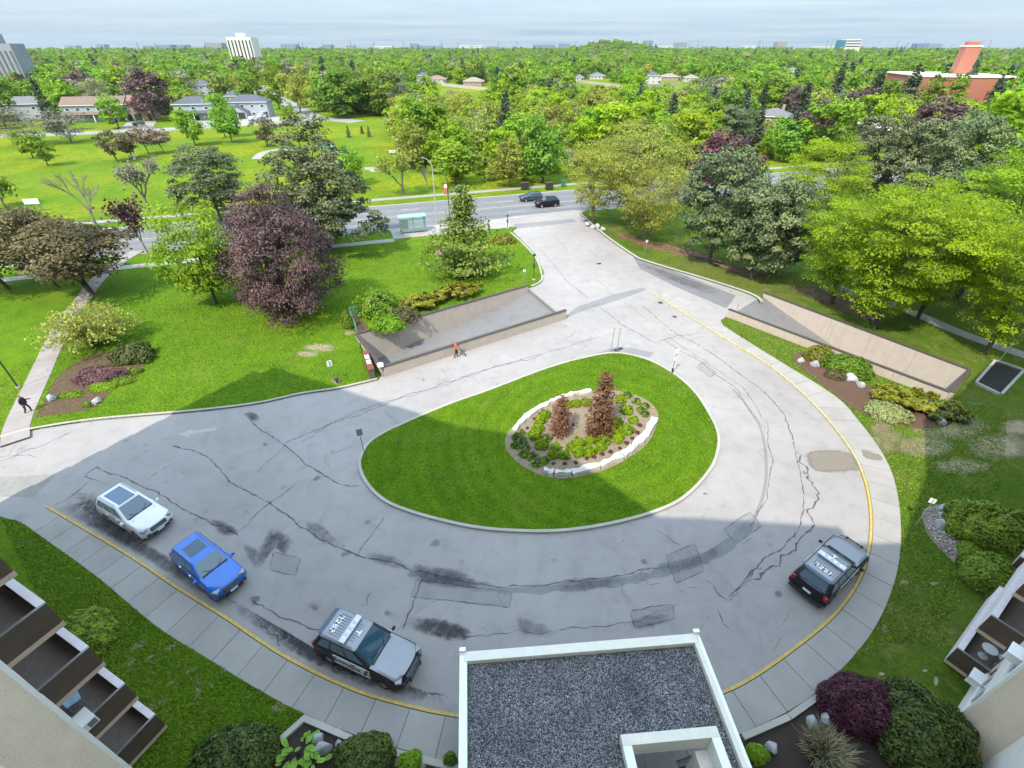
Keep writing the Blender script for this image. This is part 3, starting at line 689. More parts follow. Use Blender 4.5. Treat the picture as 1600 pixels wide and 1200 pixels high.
for (x, y, a, b) in [(1485, 670, 70, 22), (1560, 700, 60, 25), (1450, 700, 45, 20), (1500, 730, 55, 14), (1590, 670, 40, 15)]:
    lawn_patch([(x + a * math.cos(t), y + b * math.sin(t)) for t in np.linspace(0, 5.6, 9)], 'st_straw', side_lawn)
for (x, y, a, b) in [(1385, 690, 30, 22), (1375, 670, 22, 14), (1420, 700, 30, 18)]:
    lawn_patch([(x + a * math.cos(t), y + b * math.sin(t)) for t in np.linspace(0, 5.6, 9)], 'st_earth', side_lawn)
for (x, y, a, b) in [(1380, 985, 5, 10), (1412, 912, 9, 5), (1458, 914, 9, 4), (1460, 1066, 5, 9), (1443, 1050, 6, 3), (1350, 1090, 9, 4), (1375, 1055, 6, 4)]:
    lawn_patch([(x + a * math.cos(t), y + b * math.sin(t)) for t in np.linspace(0, 5.6, 7)], 'st_straw', side_lawn)
for (x, y, a, b) in [(500, 545, 30, 8), (480, 555, 20, 6), (545, 522, 10, 4), (525, 597, 9, 6)]:
    lawn_patch([(x + a * math.cos(t), y + b * math.sin(t)) for t in np.linspace(0, 5.6, 7)], 'st_straw', front_lawn)

# ------------------------------------------------------------------ island
isl = smooth_line(ats([(560, 730), (564, 707), (580, 686), (620, 664), (700, 630), (760, 609), (850, 575), (910, 558), (960, 550), (1008, 559), (1050, 580), (1085, 609), (1110, 645), (1125, 680), (1121, 715), (1106, 742),
                      (1080, 770), (1050, 790), (1000, 808), (940, 822), (880, 830), (820, 831), (750, 826), (690, 814), (640, 800), (600, 783), (573, 758)], 0.15), True, 5)
ring_in = offset_line(isl, -0.2, True) if area(isl) < 0 else offset_line(isl, 0.2, True)
m = strip(isl + isl[:1], ring_in + ring_in[:1], -0.05, 0.16); tag(recalc(m.obj('island_kerb', M['kerb'])), kind='structure')
m = MB(); m.prism(ring_in, -.05, 0.135); tag(m.obj('island_lawn', M['island']), kind='structure')
bed_px = [(789, 690), (798, 670), (830, 645), (870, 627), (910, 613), (960, 610), (1000, 620), (1022, 635), (1028, 655), (1014, 690), (980, 717), (940, 736), (890, 747), (850, 744), (815, 727), (795, 708)]
bed = smooth_line(ats(bed_px, .14), True, 4); bc = np.mean(bed, axis=0)
bed_root = empty('flower_bed', (*bc, .13), 0, 'oval planted bed edged with white stones in the turning-circle lawn', 'flower bed')
m = MB(); m.prism([p - bc for p in bed], -.05, .02, bottom=False); m.obj('soil', M['soil'], bed_root)
def rock_mesh(name, sx, sy, sz, seed, mat):
    r = random.Random(seed); b = bmesh.new(); bmesh.ops.create_icosphere(b, subdivisions=2, radius=1)
    pl = [(Vector((r.uniform(-1, 1), r.uniform(-1, 1), r.uniform(-.6, 1))).normalized(), r.uniform(.5, .8)) for _ in range(9)]
    for v in b.verts:
        for n_, d_ in pl:
            k = v.co.dot(n_)
            if k > d_: v.co -= n_ * (k - d_)
        v.co = Vector((v.co.x * sx * 1.25, v.co.y * sy * 1.25, v.co.z * sz * 1.25)) * (1 + r.uniform(-.03, .03))
    me = bpy.data.meshes.new(name); b.to_mesh(me); b.free(); me.materials.append(mat); return me
def block(name, a, b, w, h, seed, mat, parent, z=0.0):
    """rough quarried edging block lying from a to b"""
    r = random.Random(seed); a = np.array(a); b = np.array(b); t = b - a; L_ = np.linalg.norm(t); t /= L_; n = np.array([-t[1], t[0]])
    k = 5; top = []; bot = []
    for s_ in (1, -1):
        for i in range(k):
            q = a + t * L_ * (i / (k - 1)) * 0.93 + n * s_ * w * .5 * r.uniform(.6, 1.2) + t * r.uniform(-.05, .05)
            top.append((*(q - n * s_ * .04), z + h * r.uniform(.65, 1.15))); bot.append((*q, z - .05))
    order = list(range(k)) + list(range(2 * k - 1, k - 1, -1)); m = MB(); n2 = 2 * k
    vs = top + bot; c = (*((a + b) / 2), z + h * 1.02)
    fs = [(order[i], order[(i + 1) % n2], n2 + order[(i + 1) % n2], n2 + order[i]) for i in range(n2)] + [(order[i], order[(i + 1) % n2], 2 * n2) for i in range(n2)]
    m.add(vs + [c], fs); o = m.obj(name, mat, parent); return recalc(o)
stones = [((803, 674), (818, 656)), ((818, 656), (838, 641)), ((838, 641), (858, 630)), ((858, 630), (878, 622)), ((878, 622), (897, 616)), ((897, 616), (925, 612)),
          ((849, 738), (866, 741)), ((867, 740), (893, 741)), ((894, 741), (938, 730)), ((938, 729), (972, 713)), ((972, 713), (990, 700)), ((990, 700), (1010, 682)), ((1010, 682), (1023, 654))]
for k, (a, b) in enumerate(stones):
    A_, B_ = at(*a, .15) - bc, at(*b, .15) - bc
    block('edging_stone', A_, B_, .62 if k > 7 else .5, .34 if k > 5 else .28, 40 + k, M['whiterock'], bed_root)
# ------------------------------------------------------------------ the apartment building the picture is taken from
WA = math.radians(34.4)
CR = np.array([18.66, 8.53]); CL = np.array([-12.75, 5.81])
dRw = np.array([math.cos(WA), math.sin(WA)]); nRw = np.array([-dRw[1], dRw[0]])
LA = math.radians(-25.6); xL = np.array([math.cos(LA), math.sin(LA)]); nLw = np.array([-xL[1], xL[0]]); dLw = -xL
FH = 2.72; NF = 12; ZF = 0.5; ROOF = ZF + FH * NF - 0.6
DR = np.array([18.96, 7.18]); DL = np.array([-12.9, 4.45])
endL = CL + dLw * 24.7; endR = CR + dRw * 34
bld = empty('apartment_building', (0, 0, 0), 0, 'beige and white apartment building with stacked balconies, its wings at both lower corners', 'building')
body = [CR, endR, endR - nRw * 17, CR - nRw * 17, np.array([14, -16.0]), np.array([-10, -16.0]), CL - nLw * 17, endL - nLw * 17, endL, CL, DL, np.array([-5.6, -2.2]), np.array([9.6, -2.6]), DR]
m = MB(); m.prism(body, -0.3, ROOF + .02); m.obj('wall', M['stucco'], bld)
pent = [(-19.2, 6.2), (-12.2, 4.65), (-5.6, -2.6), (-3.2, -2.7), (5.3, -3.4), (5.3, -14), (-22, -6)]
m = MB(); m.prism(pent, ROOF + .03, ROOF + 3.2); m.obj('penthouse', M['stucco'], bld)
# white wall sections beyond the beige returns
for a, b in ((DR, np.array([9.6, -2.6])), (np.array([-5.6, -2.2]), DL)):
    t = (b - a) / np.linalg.norm(b - a); n = np.array([t[1], -t[0]])
    if n[1] < 0: n = -n
    m = MB(); m.prism([a + n * .004, b + n * .004, b + n * .06, a + n * .06], -.2, ROOF); m.obj('white_wall', M['whitewall'], bld)
def wing(origin, ang, sgn, DP=1.28):
    """facade parts in the wing's own frame: x along the facade (sgn = -1 towards minus x), y outward"""
    def place(name, me, x, y, z, parent=bld):
        o = link(name, me, parent)
        ca, sa = math.cos(ang), math.sin(ang)
        o.location = (origin[0] + ca * x - sa * y, origin[1] + sa * x + ca * y, z); o.rotation_euler = (0, 0, ang); return o
    def bm(x0, x1, y0, y1, z0, z1, mats, bev=0):
        m = MB(); m.box(((x0 + x1) / 2, (y0 + y1) / 2, (z0 + z1) / 2), (abs(x1 - x0), y1 - y0, z1 - z0)); return m.mesh('piece', mats, bevel=bev)
    S1 = sgn
    win = 2.5; bay0 = 0.1
    spand = bm(0.02 * S1, 2.84 * S1, 0.003, 0.10, 0, FH - 1.42, M['whitewall'])
    glass = bm(0.22 * S1, 2.66 * S1, 0.004, 0.03, 0, 1.36, M['winglass'])
    mull = bm(-.03, .03, 0.03, 0.075, 0, 1.36, M['white'])
    post = bm(0.0, 0.16 * S1, 0.003, 0.11, 0, FH, M['white'])
    slab = bm(0, 5.5 * S1, 0.0, DP, -0.2, 0.0, [M['beam'], M['lilac']]); 
    for p in slab.polygons:
        if p.normal.y > .5 : p.material_index = 1
    floor_ = bm(0.06 * S1, 5.44 * S1, 0.02, DP - .06, 0.0, 0.012, M['brownfloor'])
    side = bm(0.0, 0.05 * S1, 0.05, DP - .01, 0.013, 1.02, M['brown']); front = bm(0.06 * S1, 5.44 * S1, DP - .20, DP - .004, 0.013, 0.98, [M['brown'], M['lilac']])
    for p in front.polygons:
        if p.normal.y > .5: p.material_index = 1
    rail_s = bm(-0.015 * S1, 0.065 * S1, 0.05, DP, 1.022, 1.06, M['metal']); rail_f = bm(0.067 * S1, 5.45 * S1, DP - .22, DP + .012, 0.982, 1.03, M['lilac'])
    rail_post = bm(-.025, .025, DP - .08, DP - .03, 0.0, 1.02, M['metal'])
    door = bm(0.5 * S1, 4.8 * S1, 0.003, 0.04, 0.05, 2.2, M['winglass']); dframe = bm(0.4 * S1, 4.9 * S1, 0.003, 0.06, 2.2, 2.32, M['white'])
    nb = 3
    for b in range(nb):
        xo = b * 8.5 * S1
        for k in range(NF):
            z = ZF + FH * k
            place('spandrel', spand, xo, 0, z - .45)
            g = place('window', glass, xo, 0, z + .86)
            for q in (0.9, 1.95):
                mo = link('mullion', mull, g); mo.location = (q * S1, 0, 0)
            if k == NF - 1: continue
            bal = place('balcony', slab, xo + 2.86 * S1, 0, z)
            link('balcony_floor', floor_, bal); link('side_panel', side, bal); link('front_panel', front, bal); link('rail', rail_s, bal); link('parapet_cap', rail_f, bal)
            s2 = link('side_panel', side, bal); s2.location = (5.45 * S1, 0, 0); r2 = link('rail', rail_s, bal); r2.location = (5.45 * S1, 0, 0)
            place('balcony_door', door, xo + 2.86 * S1, 0, z); place('door_frame', dframe, xo + 2.86 * S1, 0, z)
        for k in range(NF - 1): place('corner_post', post, xo + (0 if b else 0), 0, ZF + FH * k - .45)
    return place
placeR = wing(CR, WA, 1); placeL = wing(CL, LA, -1, 1.63)
def on_plane(px, py, p0, n):
    d = ray(px, py); t = (n @ (p0 - np.array([0, 0]))) / (n @ d[:2]); return d * t + np.array([0, 0, CAM_H])
def ac_unit(px, py, p0, n, ang, label):
    q = on_plane(px, py, p0 + n * .2, n)
    root = empty('air_conditioner', (q[0], q[1], q[2] - .2), ang, label, 'air conditioner', 'window air conditioners on the wings')
    m = MB(); m.box((0, 0.05, .2), (.66, .52, .40)); m.obj('case', M['white'], root, bevel=.015)
    m = MB()
    for k in range(9): m.box((-.27 + k * .065, .317, .2), (.035, .01, .32))
    m.obj('grille', M['dark'], root)
    m = MB()
    for k in range(5): m.box((.335, .14, .08 + k * .06), (.01, .26, .03))
    m.obj('side_vent', M['dark'], root)
ac_unit(1528, 1062, CR, nRw, WA, 'white window air conditioner under the lower balcony of right wing')
ac_unit(1590, 1024, CR, nRw, WA, 'white window air conditioner cut by the right edge of the picture')
ac_unit(130, 1128, CL, nLw, LA, 'white window air conditioner on the left wing at lower left')
def on_balcony(origin, ang, sgn, k, x, y):
    ca, sa = math.cos(ang), math.sin(ang); X = (2.86 + x) * sgn
    return (origin[0] + ca * X - sa * y, origin[1] + sa * X + ca * y, ZF + FH * k + .013)
p = on_balcony(CL, LA, -1, 1, 1.75, .45)
ch = empty('patio_chair', p, 0.9, 'pale blue plastic patio chair on a balcony of left wing', 'chair')
BLUEP = flat('pale_blue_plastic', (0.42, 0.60, 0.70), .5)
m = MB(); m.box((0, 0, .42), (.46, .44, .04)); m.obj('seat', BLUEP, ch, bevel=.01)
m = MB(); m.box((-.22, 0, .66), (.04, .44, .5)); m.obj('backrest', BLUEP, ch, bevel=.01)
for x, y in ((-.2, -.19), (.2, -.19), (.2, .19), (-.2, .19)):
    m = MB(); m.box((x, y, .2), (.04, .04, .4)); m.obj('leg', BLUEP, ch)
p = on_balcony(CL, LA, -1, 1, .62, .62)
ck = empty('lounge_cushion', p, LA + 1.57, 'grey lilac lounge cushion lying on a balcony of left wing', 'cushion')
m = MB(); m.box((0, 0, .11), (.95, .34, .12)); m.box((0, 0, .03), (.9, .3, .05)); m.obj('pad', flat('lilac_fabric', (0.36, 0.34, 0.42), .9), ck, bevel=.03)
p = on_balcony(CR, WA, 1, 0, 1.6, .35)
tb = empty('patio_table', p, 0, 'small round white patio table on the lowest balcony of right wing', 'table')
m = MB(); m.tube([(0, 0, .60), (0, 0, .64)], .30, 16); m.obj('table_top', M['white'], tb)
m = MB(); m.tube([(0, 0, .03), (0, 0, .6)], .03, 8); m.tube([(0, 0, 0), (0, 0, .03)], [.2, .14], 12); m.obj('stand', M['white'], tb)

# ------------------------------------------------------------------ entrance canopy with gravel roof
FLc = at(718, 1018, 4.0); FRc = at(1092, 988, 4.0); ex = (FRc - FLc); WC = np.linalg.norm(ex); ex /= WC; ey = np.array([ex[1], -ex[0]])
CAa = math.atan2(ex[1], ex[0]); DC = 12.0
can = empty('entrance_canopy', (*FLc, 0), CAa, 'flat gravel-topped entrance canopy with white parapet and square roof opening', 'canopy')
def cbox(x0, x1, y0, y1, z0, z1, name, mat, bev=0.0):        # y measured from the front edge backwards
    m = MB(); m.box(((x0 + x1) / 2, -(y0 + y1) / 2, (z0 + z1) / 2), (x1 - x0, y1 - y0, z1 - z0)); return m.obj(name, mat, can, bevel=bev)
OX0, OX1, OY0, OY1 = 5.69, 9.18, 3.37, 7.2
M['membrane'] = flat('roof_membrane', (0.05, 0.05, 0.055), .95)
for a in ((.3, OX0, .3, DC), (OX1, WC - .3, .3, DC), (OX0, OX1, .3, OY0), (OX0, OX1, OY1, DC)): cbox(*a, 3.45, 3.72, 'roof_deck', M['membrane'])
cbox(0, WC, 0, .17, 3.3, 3.95, 'front_fascia', M['cream'], .01); cbox(.17, WC - .17, .185, .40, 3.4, 4.0, 'front_parapet', M['cream'], .01)
cbox(0, .30, .172, DC, 3.3, 3.98, 'side_parapet', M['white'], .01)
cbox(WC - .14, WC, .172, DC, 3.3, 3.95, 'side_fascia', M['white'], .01); cbox(WC - .34, WC - .155, .402, DC, 3.4, 4.0, 'side_parapet', M['cream'], .01)
cbox(OX0, OX1, OY0, OY0 + .34, 3.2, 4.12, 'opening_kerb', M['cream'], .01); cbox(OX0, OX0 + .32, OY0 + .342, OY1, 3.2, 4.12, 'opening_kerb', M['white'], .01)
cbox(OX1 - .32, OX1, OY0 + .342, OY1, 3.2, 4.12, 'opening_kerb', M['white'], .01); cbox(OX0 + .322, OX1 - .322, OY1 - .3, OY1, 3.2, 4.12, 'opening_kerb', M['white'], .01)
cbox(OX1 - .75, OX1 - .2, OY0 + .4, OY0 + .95, .12, 3.19, 'column', M['whitewall'], .02)
for x, y in ((.6, .8), (WC - .9, .8), (.6, 7.5), (WC - .9, 7.5)): cbox(x - .25, x + .25, y - .25, y + .25, .1, 3.44, 'column', M['whitewall'], .02)
for x in (.02, WC - .2):
    m = MB(); m.box((x + .1, .05, 4.03), (.26, .16, .1)); m.tube([(x + .1, 0, 3.95), (x + .1, .03, 4.0)], .02, 6); m.obj('flood_light', M['white'], can, bevel=.02)
cbox(OX0 - 1.0, OX1 - .6, OY0 - .6, DC, .02, .16, 'porch_floor', flat('porch_concrete', (.25, .24, .23), .85, .12, 2))
cbox(OX0 + 1.6, OX0 + 1.615, OY0 - .6, DC, .161, .163, 'porch_joint', M['joint'])
cbox(OX1 - .55, OX1 - .40, OY0 + .96, DC, .1, .55, 'planter_edge', M['whitewall']); cbox(OX1 - .39, OX1 + .6, OY0 + .3, DC, .0, .35, 'planter_soil', M['darkmulch'])
# roof gravel: real stones
def gravel(n, rects, z, smin, smax, name, mat, parent, seed=3):
    r = np.random.default_rng(seed); ar = np.array([(a[1] - a[0]) * (a[3] - a[2]) for a in rects]); pick = r.choice(len(rects), n, p=ar / ar.sum())
    R4 = np.array(rects)[pick]; x = R4[:, 0] + r.random(n) * (R4[:, 1] - R4[:, 0]); y = R4[:, 2] + r.random(n) * (R4[:, 3] - R4[:, 2])
    s_ = smin + (smax - smin) * r.random(n) ** 1.5
    base = np.array([(1, 0, 0), (0, 1, 0), (-1, 0, 0), (0, -1, 0), (0, 0, 1), (0, 0, -1)], float)
    V = base[None] * s_[:, None, None] * np.array([1, .8, .6]) * (.7 + .6 * r.random((n, 6, 1)))
    a = r.random(n) * 6.28; b = r.normal(0, .5, n)
    ca, sa, cb_, sb = np.cos(a), np.sin(a), np.cos(b), np.sin(b)
    X = V[..., 0] * cb_[:, None] - V[..., 2] * sb[:, None]; Z = V[..., 0] * sb[:, None] + V[..., 2] * cb_[:, None]; Y = V[..., 1]
    P = np.stack([X * ca[:, None] - Y * sa[:, None] + x[:, None], X * sa[:, None] + Y * ca[:, None] - y[:, None], Z + z + s_[:, None] * .25 + .02 * r.random((n, 1))], -1).reshape(-1, 3)
    f = np.array([(0, 1, 4), (1, 2, 4), (2, 3, 4), (3, 0, 4), (1, 0, 5), (2, 1, 5), (3, 2, 5), (0, 3, 5)]); F = (np.arange(n)[:, None, None] * 6 + f[None]).reshape(-1, 3)
    me = tri_mesh(name, P, F, mat, np.repeat(r.random(n), 6)); return tag(link(name, me, parent), kind='stuff')
def tri_mesh(name, P, F, mat, tint=None):
    me = bpy.data.meshes.new(name); k = F.shape[1]
    me.vertices.add(len(P)); me.vertices.foreach_set('co', np.asarray(P, np.float32).ravel())
    me.loops.add(F.size); me.loops.foreach_set('vertex_index', F.astype(np.int32).ravel())
    me.polygons.add(len(F)); me.polygons.foreach_set('loop_start', np.arange(0, F.size, k, dtype=np.int32))
    if tint is not None: me.attributes.new('tint', 'FLOAT', 'POINT').data.foreach_set('value', np.asarray(tint, np.float32))
    for m_ in (mat if isinstance(mat, list) else [mat]): me.materials.append(m_)
    me.update(calc_edges=True); me.validate(); return me
def mat_tint(name, stops, rough=.8):
    m, N, L, B = new_mat(name); at_ = N.new('ShaderNodeAttribute'); at_.attribute_name = 'tint'
    col = ramp(N, L, at_.outputs['Fac'], stops); pos = wpos(N)
    col = mixc(N, L, 1.0, col, ramp(N, L, noise(N, L, .55, 5, .65, pos), [(.3, (.62, .61, .62)), (.52, (1, 1, 1)), (.75, (1.12, 1.10, 1.06))]), 'MULTIPLY')
    L.new(col, B.inputs['Base Color']); B.inputs['Roughness'].default_value = rough; B.inputs['Specular IOR Level'].default_value = .25; return m
M['gravel'] = mat_tint('roof_gravel', [(0, (.12, .12, .13)), (.35, (.22, .22, .24)), (.65, (.32, .32, .35)), (.88, (.43, .43, .46)), (1, (.62, .62, .62))])
gravel(46000, [(.32, OX0 - .02, .42, 6.2), (OX0, OX1, .42, OY0 - .02), (OX1 + .02, WC - .36, .42, 6.2)], 3.725, .016, .038, 'roof_gravel', M['gravel'], can)

# planting beds beside the canopy: kerb walls, dark mulch
bl = ats([(395, 1187), (475, 1117), (560, 1152), (620, 1170), (690, 1190), (720, 1197)], .16) + [at(718, 1230, .16), at(395, 1260, .16)]
m = MB(); m.prism(bl, -.2, .15); tag(m.obj('shrub_bed_soil', M['darkmulch']), kind='structure')
def pline_kerb(pts, w, z0, z1, label):
    P = smooth_line(pts, sub=4); root = empty('planter_kerb', (0, 0, 0), 0, label, 'kerb', 'pale kerbs round the beds at the entrance'); Q = resample(P, step=2.2)
    for k in range(len(Q) - 1):
        t = (Q[k + 1] - Q[k]); t = t / np.linalg.norm(t); recalc(strip([Q[k] + t * .006, Q[k + 1] - t * .006], offset_line([Q[k] + t * .006, Q[k + 1] - t * .006], w), z0, z1).obj('kerb_block', M['kerb'], root))
pline_kerb(ats([(475, 1116), (560, 1152), (620, 1170), (690, 1189), (722, 1196)], .3), -.24, 0, .32, 'pale curved planter kerb along the pavement left of the canopy')
P2 = ats([(476, 1116), (398, 1185)], .3); pline_kerb([P2[0], (P2[0] + P2[1]) / 2, P2[1]], .24, 0, .319, 'pale straight planter kerb running back from the pavement corner')
pline_kerb(ats([(1158, 1146), (1205, 1128), (1255, 1100), (1288, 1074)], .3), -.24, 0, .31, 'pale curved planter kerb along the pavement right of the canopy')
br = ats([(1158, 1146), (1205, 1128), (1255, 1100), (1288, 1073), (1330, 1078), (1400, 1085), (1470, 1110), (1482, 1138)], .16) + [np.array([18.6, 8.0]), np.array([12.4, 3.2]), np.array([9.2, 5.5])]
m = MB(); m.prism(br, -.2, .15); tag(m.obj('shrub_bed_soil', M['darkmulch']), kind='structure')
for pts, nm, mt in (([(1238, 555), (1262, 548), (1310, 575), (1350, 600), (1420, 625), (1490, 648), (1478, 666), (1440, 669), (1405, 664), (1370, 655), (1335, 640), (1300, 612), (1262, 585), (1240, 566)], 'juniper_bed_soil', 'mulch'),
                    ([(1443, 796), (1470, 788), (1500, 800), (1560, 850), (1620, 900), (1620, 940), (1580, 930), (1520, 905), (1480, 868), (1452, 838), (1442, 815)], 'hedge_bed_soil', 'soil'),
                    ([(72, 622), (88, 590), (130, 560), (190, 545), (226, 562), (212, 588), (178, 608), (150, 635), (110, 645), (75, 648), (56, 652)], 'barberry_bed_soil', 'mulch'),
                    ([(532, 503), (560, 520), (575, 510), (545, 485)], 'fence_bed_soil', 'mulch')):
    m = MB(); m.prism(smooth_line(ats(pts, LZ + .02), True, 3), -.1, LZ + .02, bottom=False); tag(m.obj(nm, M[mt]), kind='structure')
gr = []
r_ = np.random.default_rng(4); c = at(1462, 815, LZ); M['pebble'] = mat_tint('bed_pebbles', [(0, (.2, .17, .15)), (.5, (.36, .32, .29)), (1, (.55, .52, .5))])
def pebbles(poly, n, z, name):
    P = np.array(poly); lo, hi = P.min(0), P.max(0); pts = []
    while len(pts) < n:
        q = lo + r_.random(2) * (hi - lo)
        if inside(q, poly): pts.append(q)
    rects = [(q[0] - .01, q[0] + .01, -q[1] - .01, -q[1] + .01) for q in pts]
    o = gravel(n, rects, z, .03, .08, name, M['pebble'], None, 9); return o
pebbles(ats([(1444, 797), (1470, 790), (1482, 815), (1490, 840), (1505, 872), (1480, 866), (1455, 838), (1443, 815)], LZ), 1500, LZ + .03, 'pebble_mulch')
pebbles(ats([(1560, 880), (1590, 900), (1600, 925), (1565, 905)], LZ), 300, LZ + .03, 'pebble_mulch')
# ------------------------------------------------------------------ vehicles
def paint(name, c, metal=0.25, rough=0.28):
    m, N, L, B = new_mat(name); w = N.new('ShaderNodeTexCoord').outputs['Object']
    n = noise(N, L, 1.3, 4, 0.6, w)
    L.new(ramp(N, L, n, [(0.3, tuple(x * .94 for x in c)), (0.7, tuple(min(1, x * 1.05) for x in c))]), B.inputs['Base Color'])
    B.inputs['Metallic'].default_value = metal; B.inputs['Coat Weight'].default_value = 0.7; B.inputs['Coat Roughness'].default_value = 0.04
    L.new(ramp(N, L, noise(N, L, 5, 4, .6, w), [(0.3, rough), (0.7, rough * 1.2)]), B.inputs['Roughness']); return m
M['p_white'] = paint('white_car_paint', (.72, .72, .72), 0.0); M['p_blue'] = paint('blue_car_paint', (.004, .125, .52), 0.1)
M['p_grey'] = paint('grey_car_paint', (.22, .23, .26), 0.3); M['p_black'] = flat('black_car_paint', (.010, .010, .012), .35, .1, spec=.35)
M['p_slate'] = paint('slate_car_paint', (.06, .08, .10), 0.3)
M['chrome'] = flat('chrome', (.6, .6, .62), .15, .02, metal=1.0); M['lamp'] = flat('headlamp_glass', (.20, .22, .24), .08, .2, spec=.9); M['red'] = flat('tail_lamp', (.35, .01, .015), .2, .1)
M['amber'] = flat('amber_lens', (.5, .2, .02), .3); M['plate'] = flat('licence_plate', (.7, .72, .74), .4, .04); M['rim'] = flat('wheel_rim', (.42, .42, .44), .3, .08, metal=.7)
M['bluelens'] = flat('blue_lens', (.02, .06, .4), .2)
M['roofglass'] = mat_glass('sky_painted_roof_glass', (.012, .075, .19))  # blue of the reflected sky painted into the roof panel's base colour
def text_mesh(body, size, mat, depth=.004):
    c = bpy.data.curves.new('lettering', 'FONT'); c.body = body; c.size = size; c.align_x = 'CENTER'; c.align_y = 'CENTER'; c.extrude = depth; c.offset = size * .012; c.resolution_u = 3
    o = bpy.data.objects.new('lettering', c); COL.objects.link(o); dg = bpy.context.evaluated_depsgraph_get()
    me = bpy.data.meshes.new_from_object(o.evaluated_get(dg)); COL.objects.unlink(o); bpy.data.objects.remove(o); bpy.data.curves.remove(c)
    me.materials.clear(); me.materials.append(mat); return me
def suv(name, label, cat, p, hd, L=4.85, W=1.93, H=1.74, wb=2.9, col='p_white', side=None, cowl=.86, roof_f=.10, roof_r=.55, rear_lean=.30, hood=1.08, detail=True, group=None, police=None, sunroof=None, rails=True, seats=True, xoff=0.0):
    root = empty(name, (p[0], p[1], 0), hd, label, cat, group)
    h = L / 2; xf = wb / 2 + xoff; xr = -wb / 2 + xoff; ra = .40; w = W / 2; K = H / 1.74
    def arc(xc):
        return [(xc + ra * math.cos(a), .33 + ra * 1.02 * math.sin(a)) for a in np.linspace(math.pi, 0, 9)]
    prof = [(-h + .10, .36)] + [(xr - ra - .02, .28)] + arc(xr) + [(xr + ra + .02, .25), (xf - ra - .02, .25)] + arc(xf) + [(xf + ra + .02, .28), (h - .12, .30), (h - .02, .42), (h, .60), (h - .02, .78), (h - .10, .92 * K + .02),
            (h - .26, hood - .06), (h - .70, hood), (cowl + .05, hood + .07), (cowl - .5, hood + .075), (-h + .5, hood + .10), (-h + .14, hood + .08), (-h + .03, .92), (-h, .70), (-h + .02, .48)]
    fr = [-1, -.985, -.93, -.75, -.4, 0, .4, .75, .93, .985, 1]
    m = MB(); n = len(prof); vs = []
    for f in fr:
        a = abs(f)
        for x, z in prof:
            y = f * w
            if z > .7: y *= 1 - .055 * (z - .7) / .4
            zz = z
            if z > .85: zz = z - .085 * max(0, (a - .9) / .1) ** 1.5 - .03 * a * a
            if z < .5 and a > .98: y *= .985
            xx = x
            if x > h - .9: xx = x - (.32 * a ** 3) * (x - (h - .9)) / .9
            if x < -h + .7: xx = x + (.18 * a ** 3) * (-h + .7 - x) / .7
            vs.append((xx, y, zz))
    fs = []; mi = []
    for i in range(len(fr) - 1):
        for k in range(n):
            fs.append((i * n + k, i * n + (k + 1) % n, (i + 1) * n + (k + 1) % n, (i + 1) * n + k))
            zc = (prof[k][1] + prof[(k + 1) % n][1]) / 2
            top = zc > .9 and abs(fr[i] + fr[i + 1]) / 2 < .95
            mi.append(1 if (side and not (top and prof[k][0] > -h + .3)) else 0)
    fs.append(tuple(range(n - 1, -1, -1))); fs.append(tuple(range((len(fr) - 1) * n, len(fr) * n))); mi += [1 if side else 0] * 2
    m.add(vs, fs); m.m = mi; body_o = recalc(m.obj('body', [M[col], M[side or col]], root, smooth=True))
    m = MB(); m.box((0, 0, .52), (L - .5, W - .34, .46)); m.obj('underbody', M['black'], root)
    # cabin shell
    xb0 = cowl; xb1 = -h + .16; xt0 = cowl - (H - hood) * 1.18 - roof_f; xt1 = -h + roof_r; zb = hood + .02; zt = H - .07
    wb_, wt = w * .925, w * .70
    def ringc(x0, x1, hw, z, c):
        return [(x0, hw - c, z), (x0 - c * .35, hw - c * .25, z), (x0 - c, hw, z), (x1 + c, hw, z), (x1 + c * .3, hw - c * .3, z), (x1, hw - c, z), (x1, -hw + c, z), (x1 + c * .3, -hw + c * .3, z), (x1 + c, -hw, z), (x0 - c, -hw, z), (x0 - c * .35, -hw + c * .25, z), (x0, -hw + c, z)]
    rings = [ringc(xb0, xb1, wb_, zb, .10), ringc(xt0 + .12, xt1 - .05, wt + .05, zt, .10), ringc(xt0, xt1, wt, zt + .045, .12), ringc(xt0 - .12, xt1 + .12, wt - .14, H, .14)]
    m = MB(); nn = 12; vs = [q for r in rings for q in r]; fs = [(i * nn + k, i * nn + (k + 1) % nn, (i + 1) * nn + (k + 1) % nn, (i + 1) * nn + k) for i in range(3) for k in range(nn)] + [tuple(range(3 * nn, 4 * nn))]
    m.add(vs, fs); m.m = [1 if (side and i < nn) else 0 for i in range(len(fs))]; cab = recalc(m.obj('cabin', [M[col], M[side or col]], root, smooth=True))
    # glazing panels set 8 mm proud
    def panel(nm, quad, s0, s1, t0, t1, off, mat, par=cab, th=.006):
        A, B_, C_, D_ = [Vector(q) for q in quad]
        P_ = lambda s_, t: (A * (1 - s_) + B_ * s_) * (1 - t) + (D_ * (1 - s_) + C_ * s_) * t
        q = [P_(s0, t0), P_(s1, t0), P_(s1, t1), P_(s0, t1)]; nrm = (q[1] - q[0]).cross(q[3] - q[0]).normalized()
        cen = sum(q, Vector()) / 4
        if nrm.dot(cen - Vector(((xb0 + xb1) / 2, 0, zb))) < 0: nrm = -nrm
        mm = MB(); mm.add([v + nrm * off for v in q] + [v + nrm * (off - th) for v in q], [(0, 1, 2, 3), (4, 5, 6, 7), (0, 1, 5, 4), (1, 2, 6, 5), (2, 3, 7, 6), (3, 0, 4, 7)])
        return recalc(mm.obj(nm, mat, par))
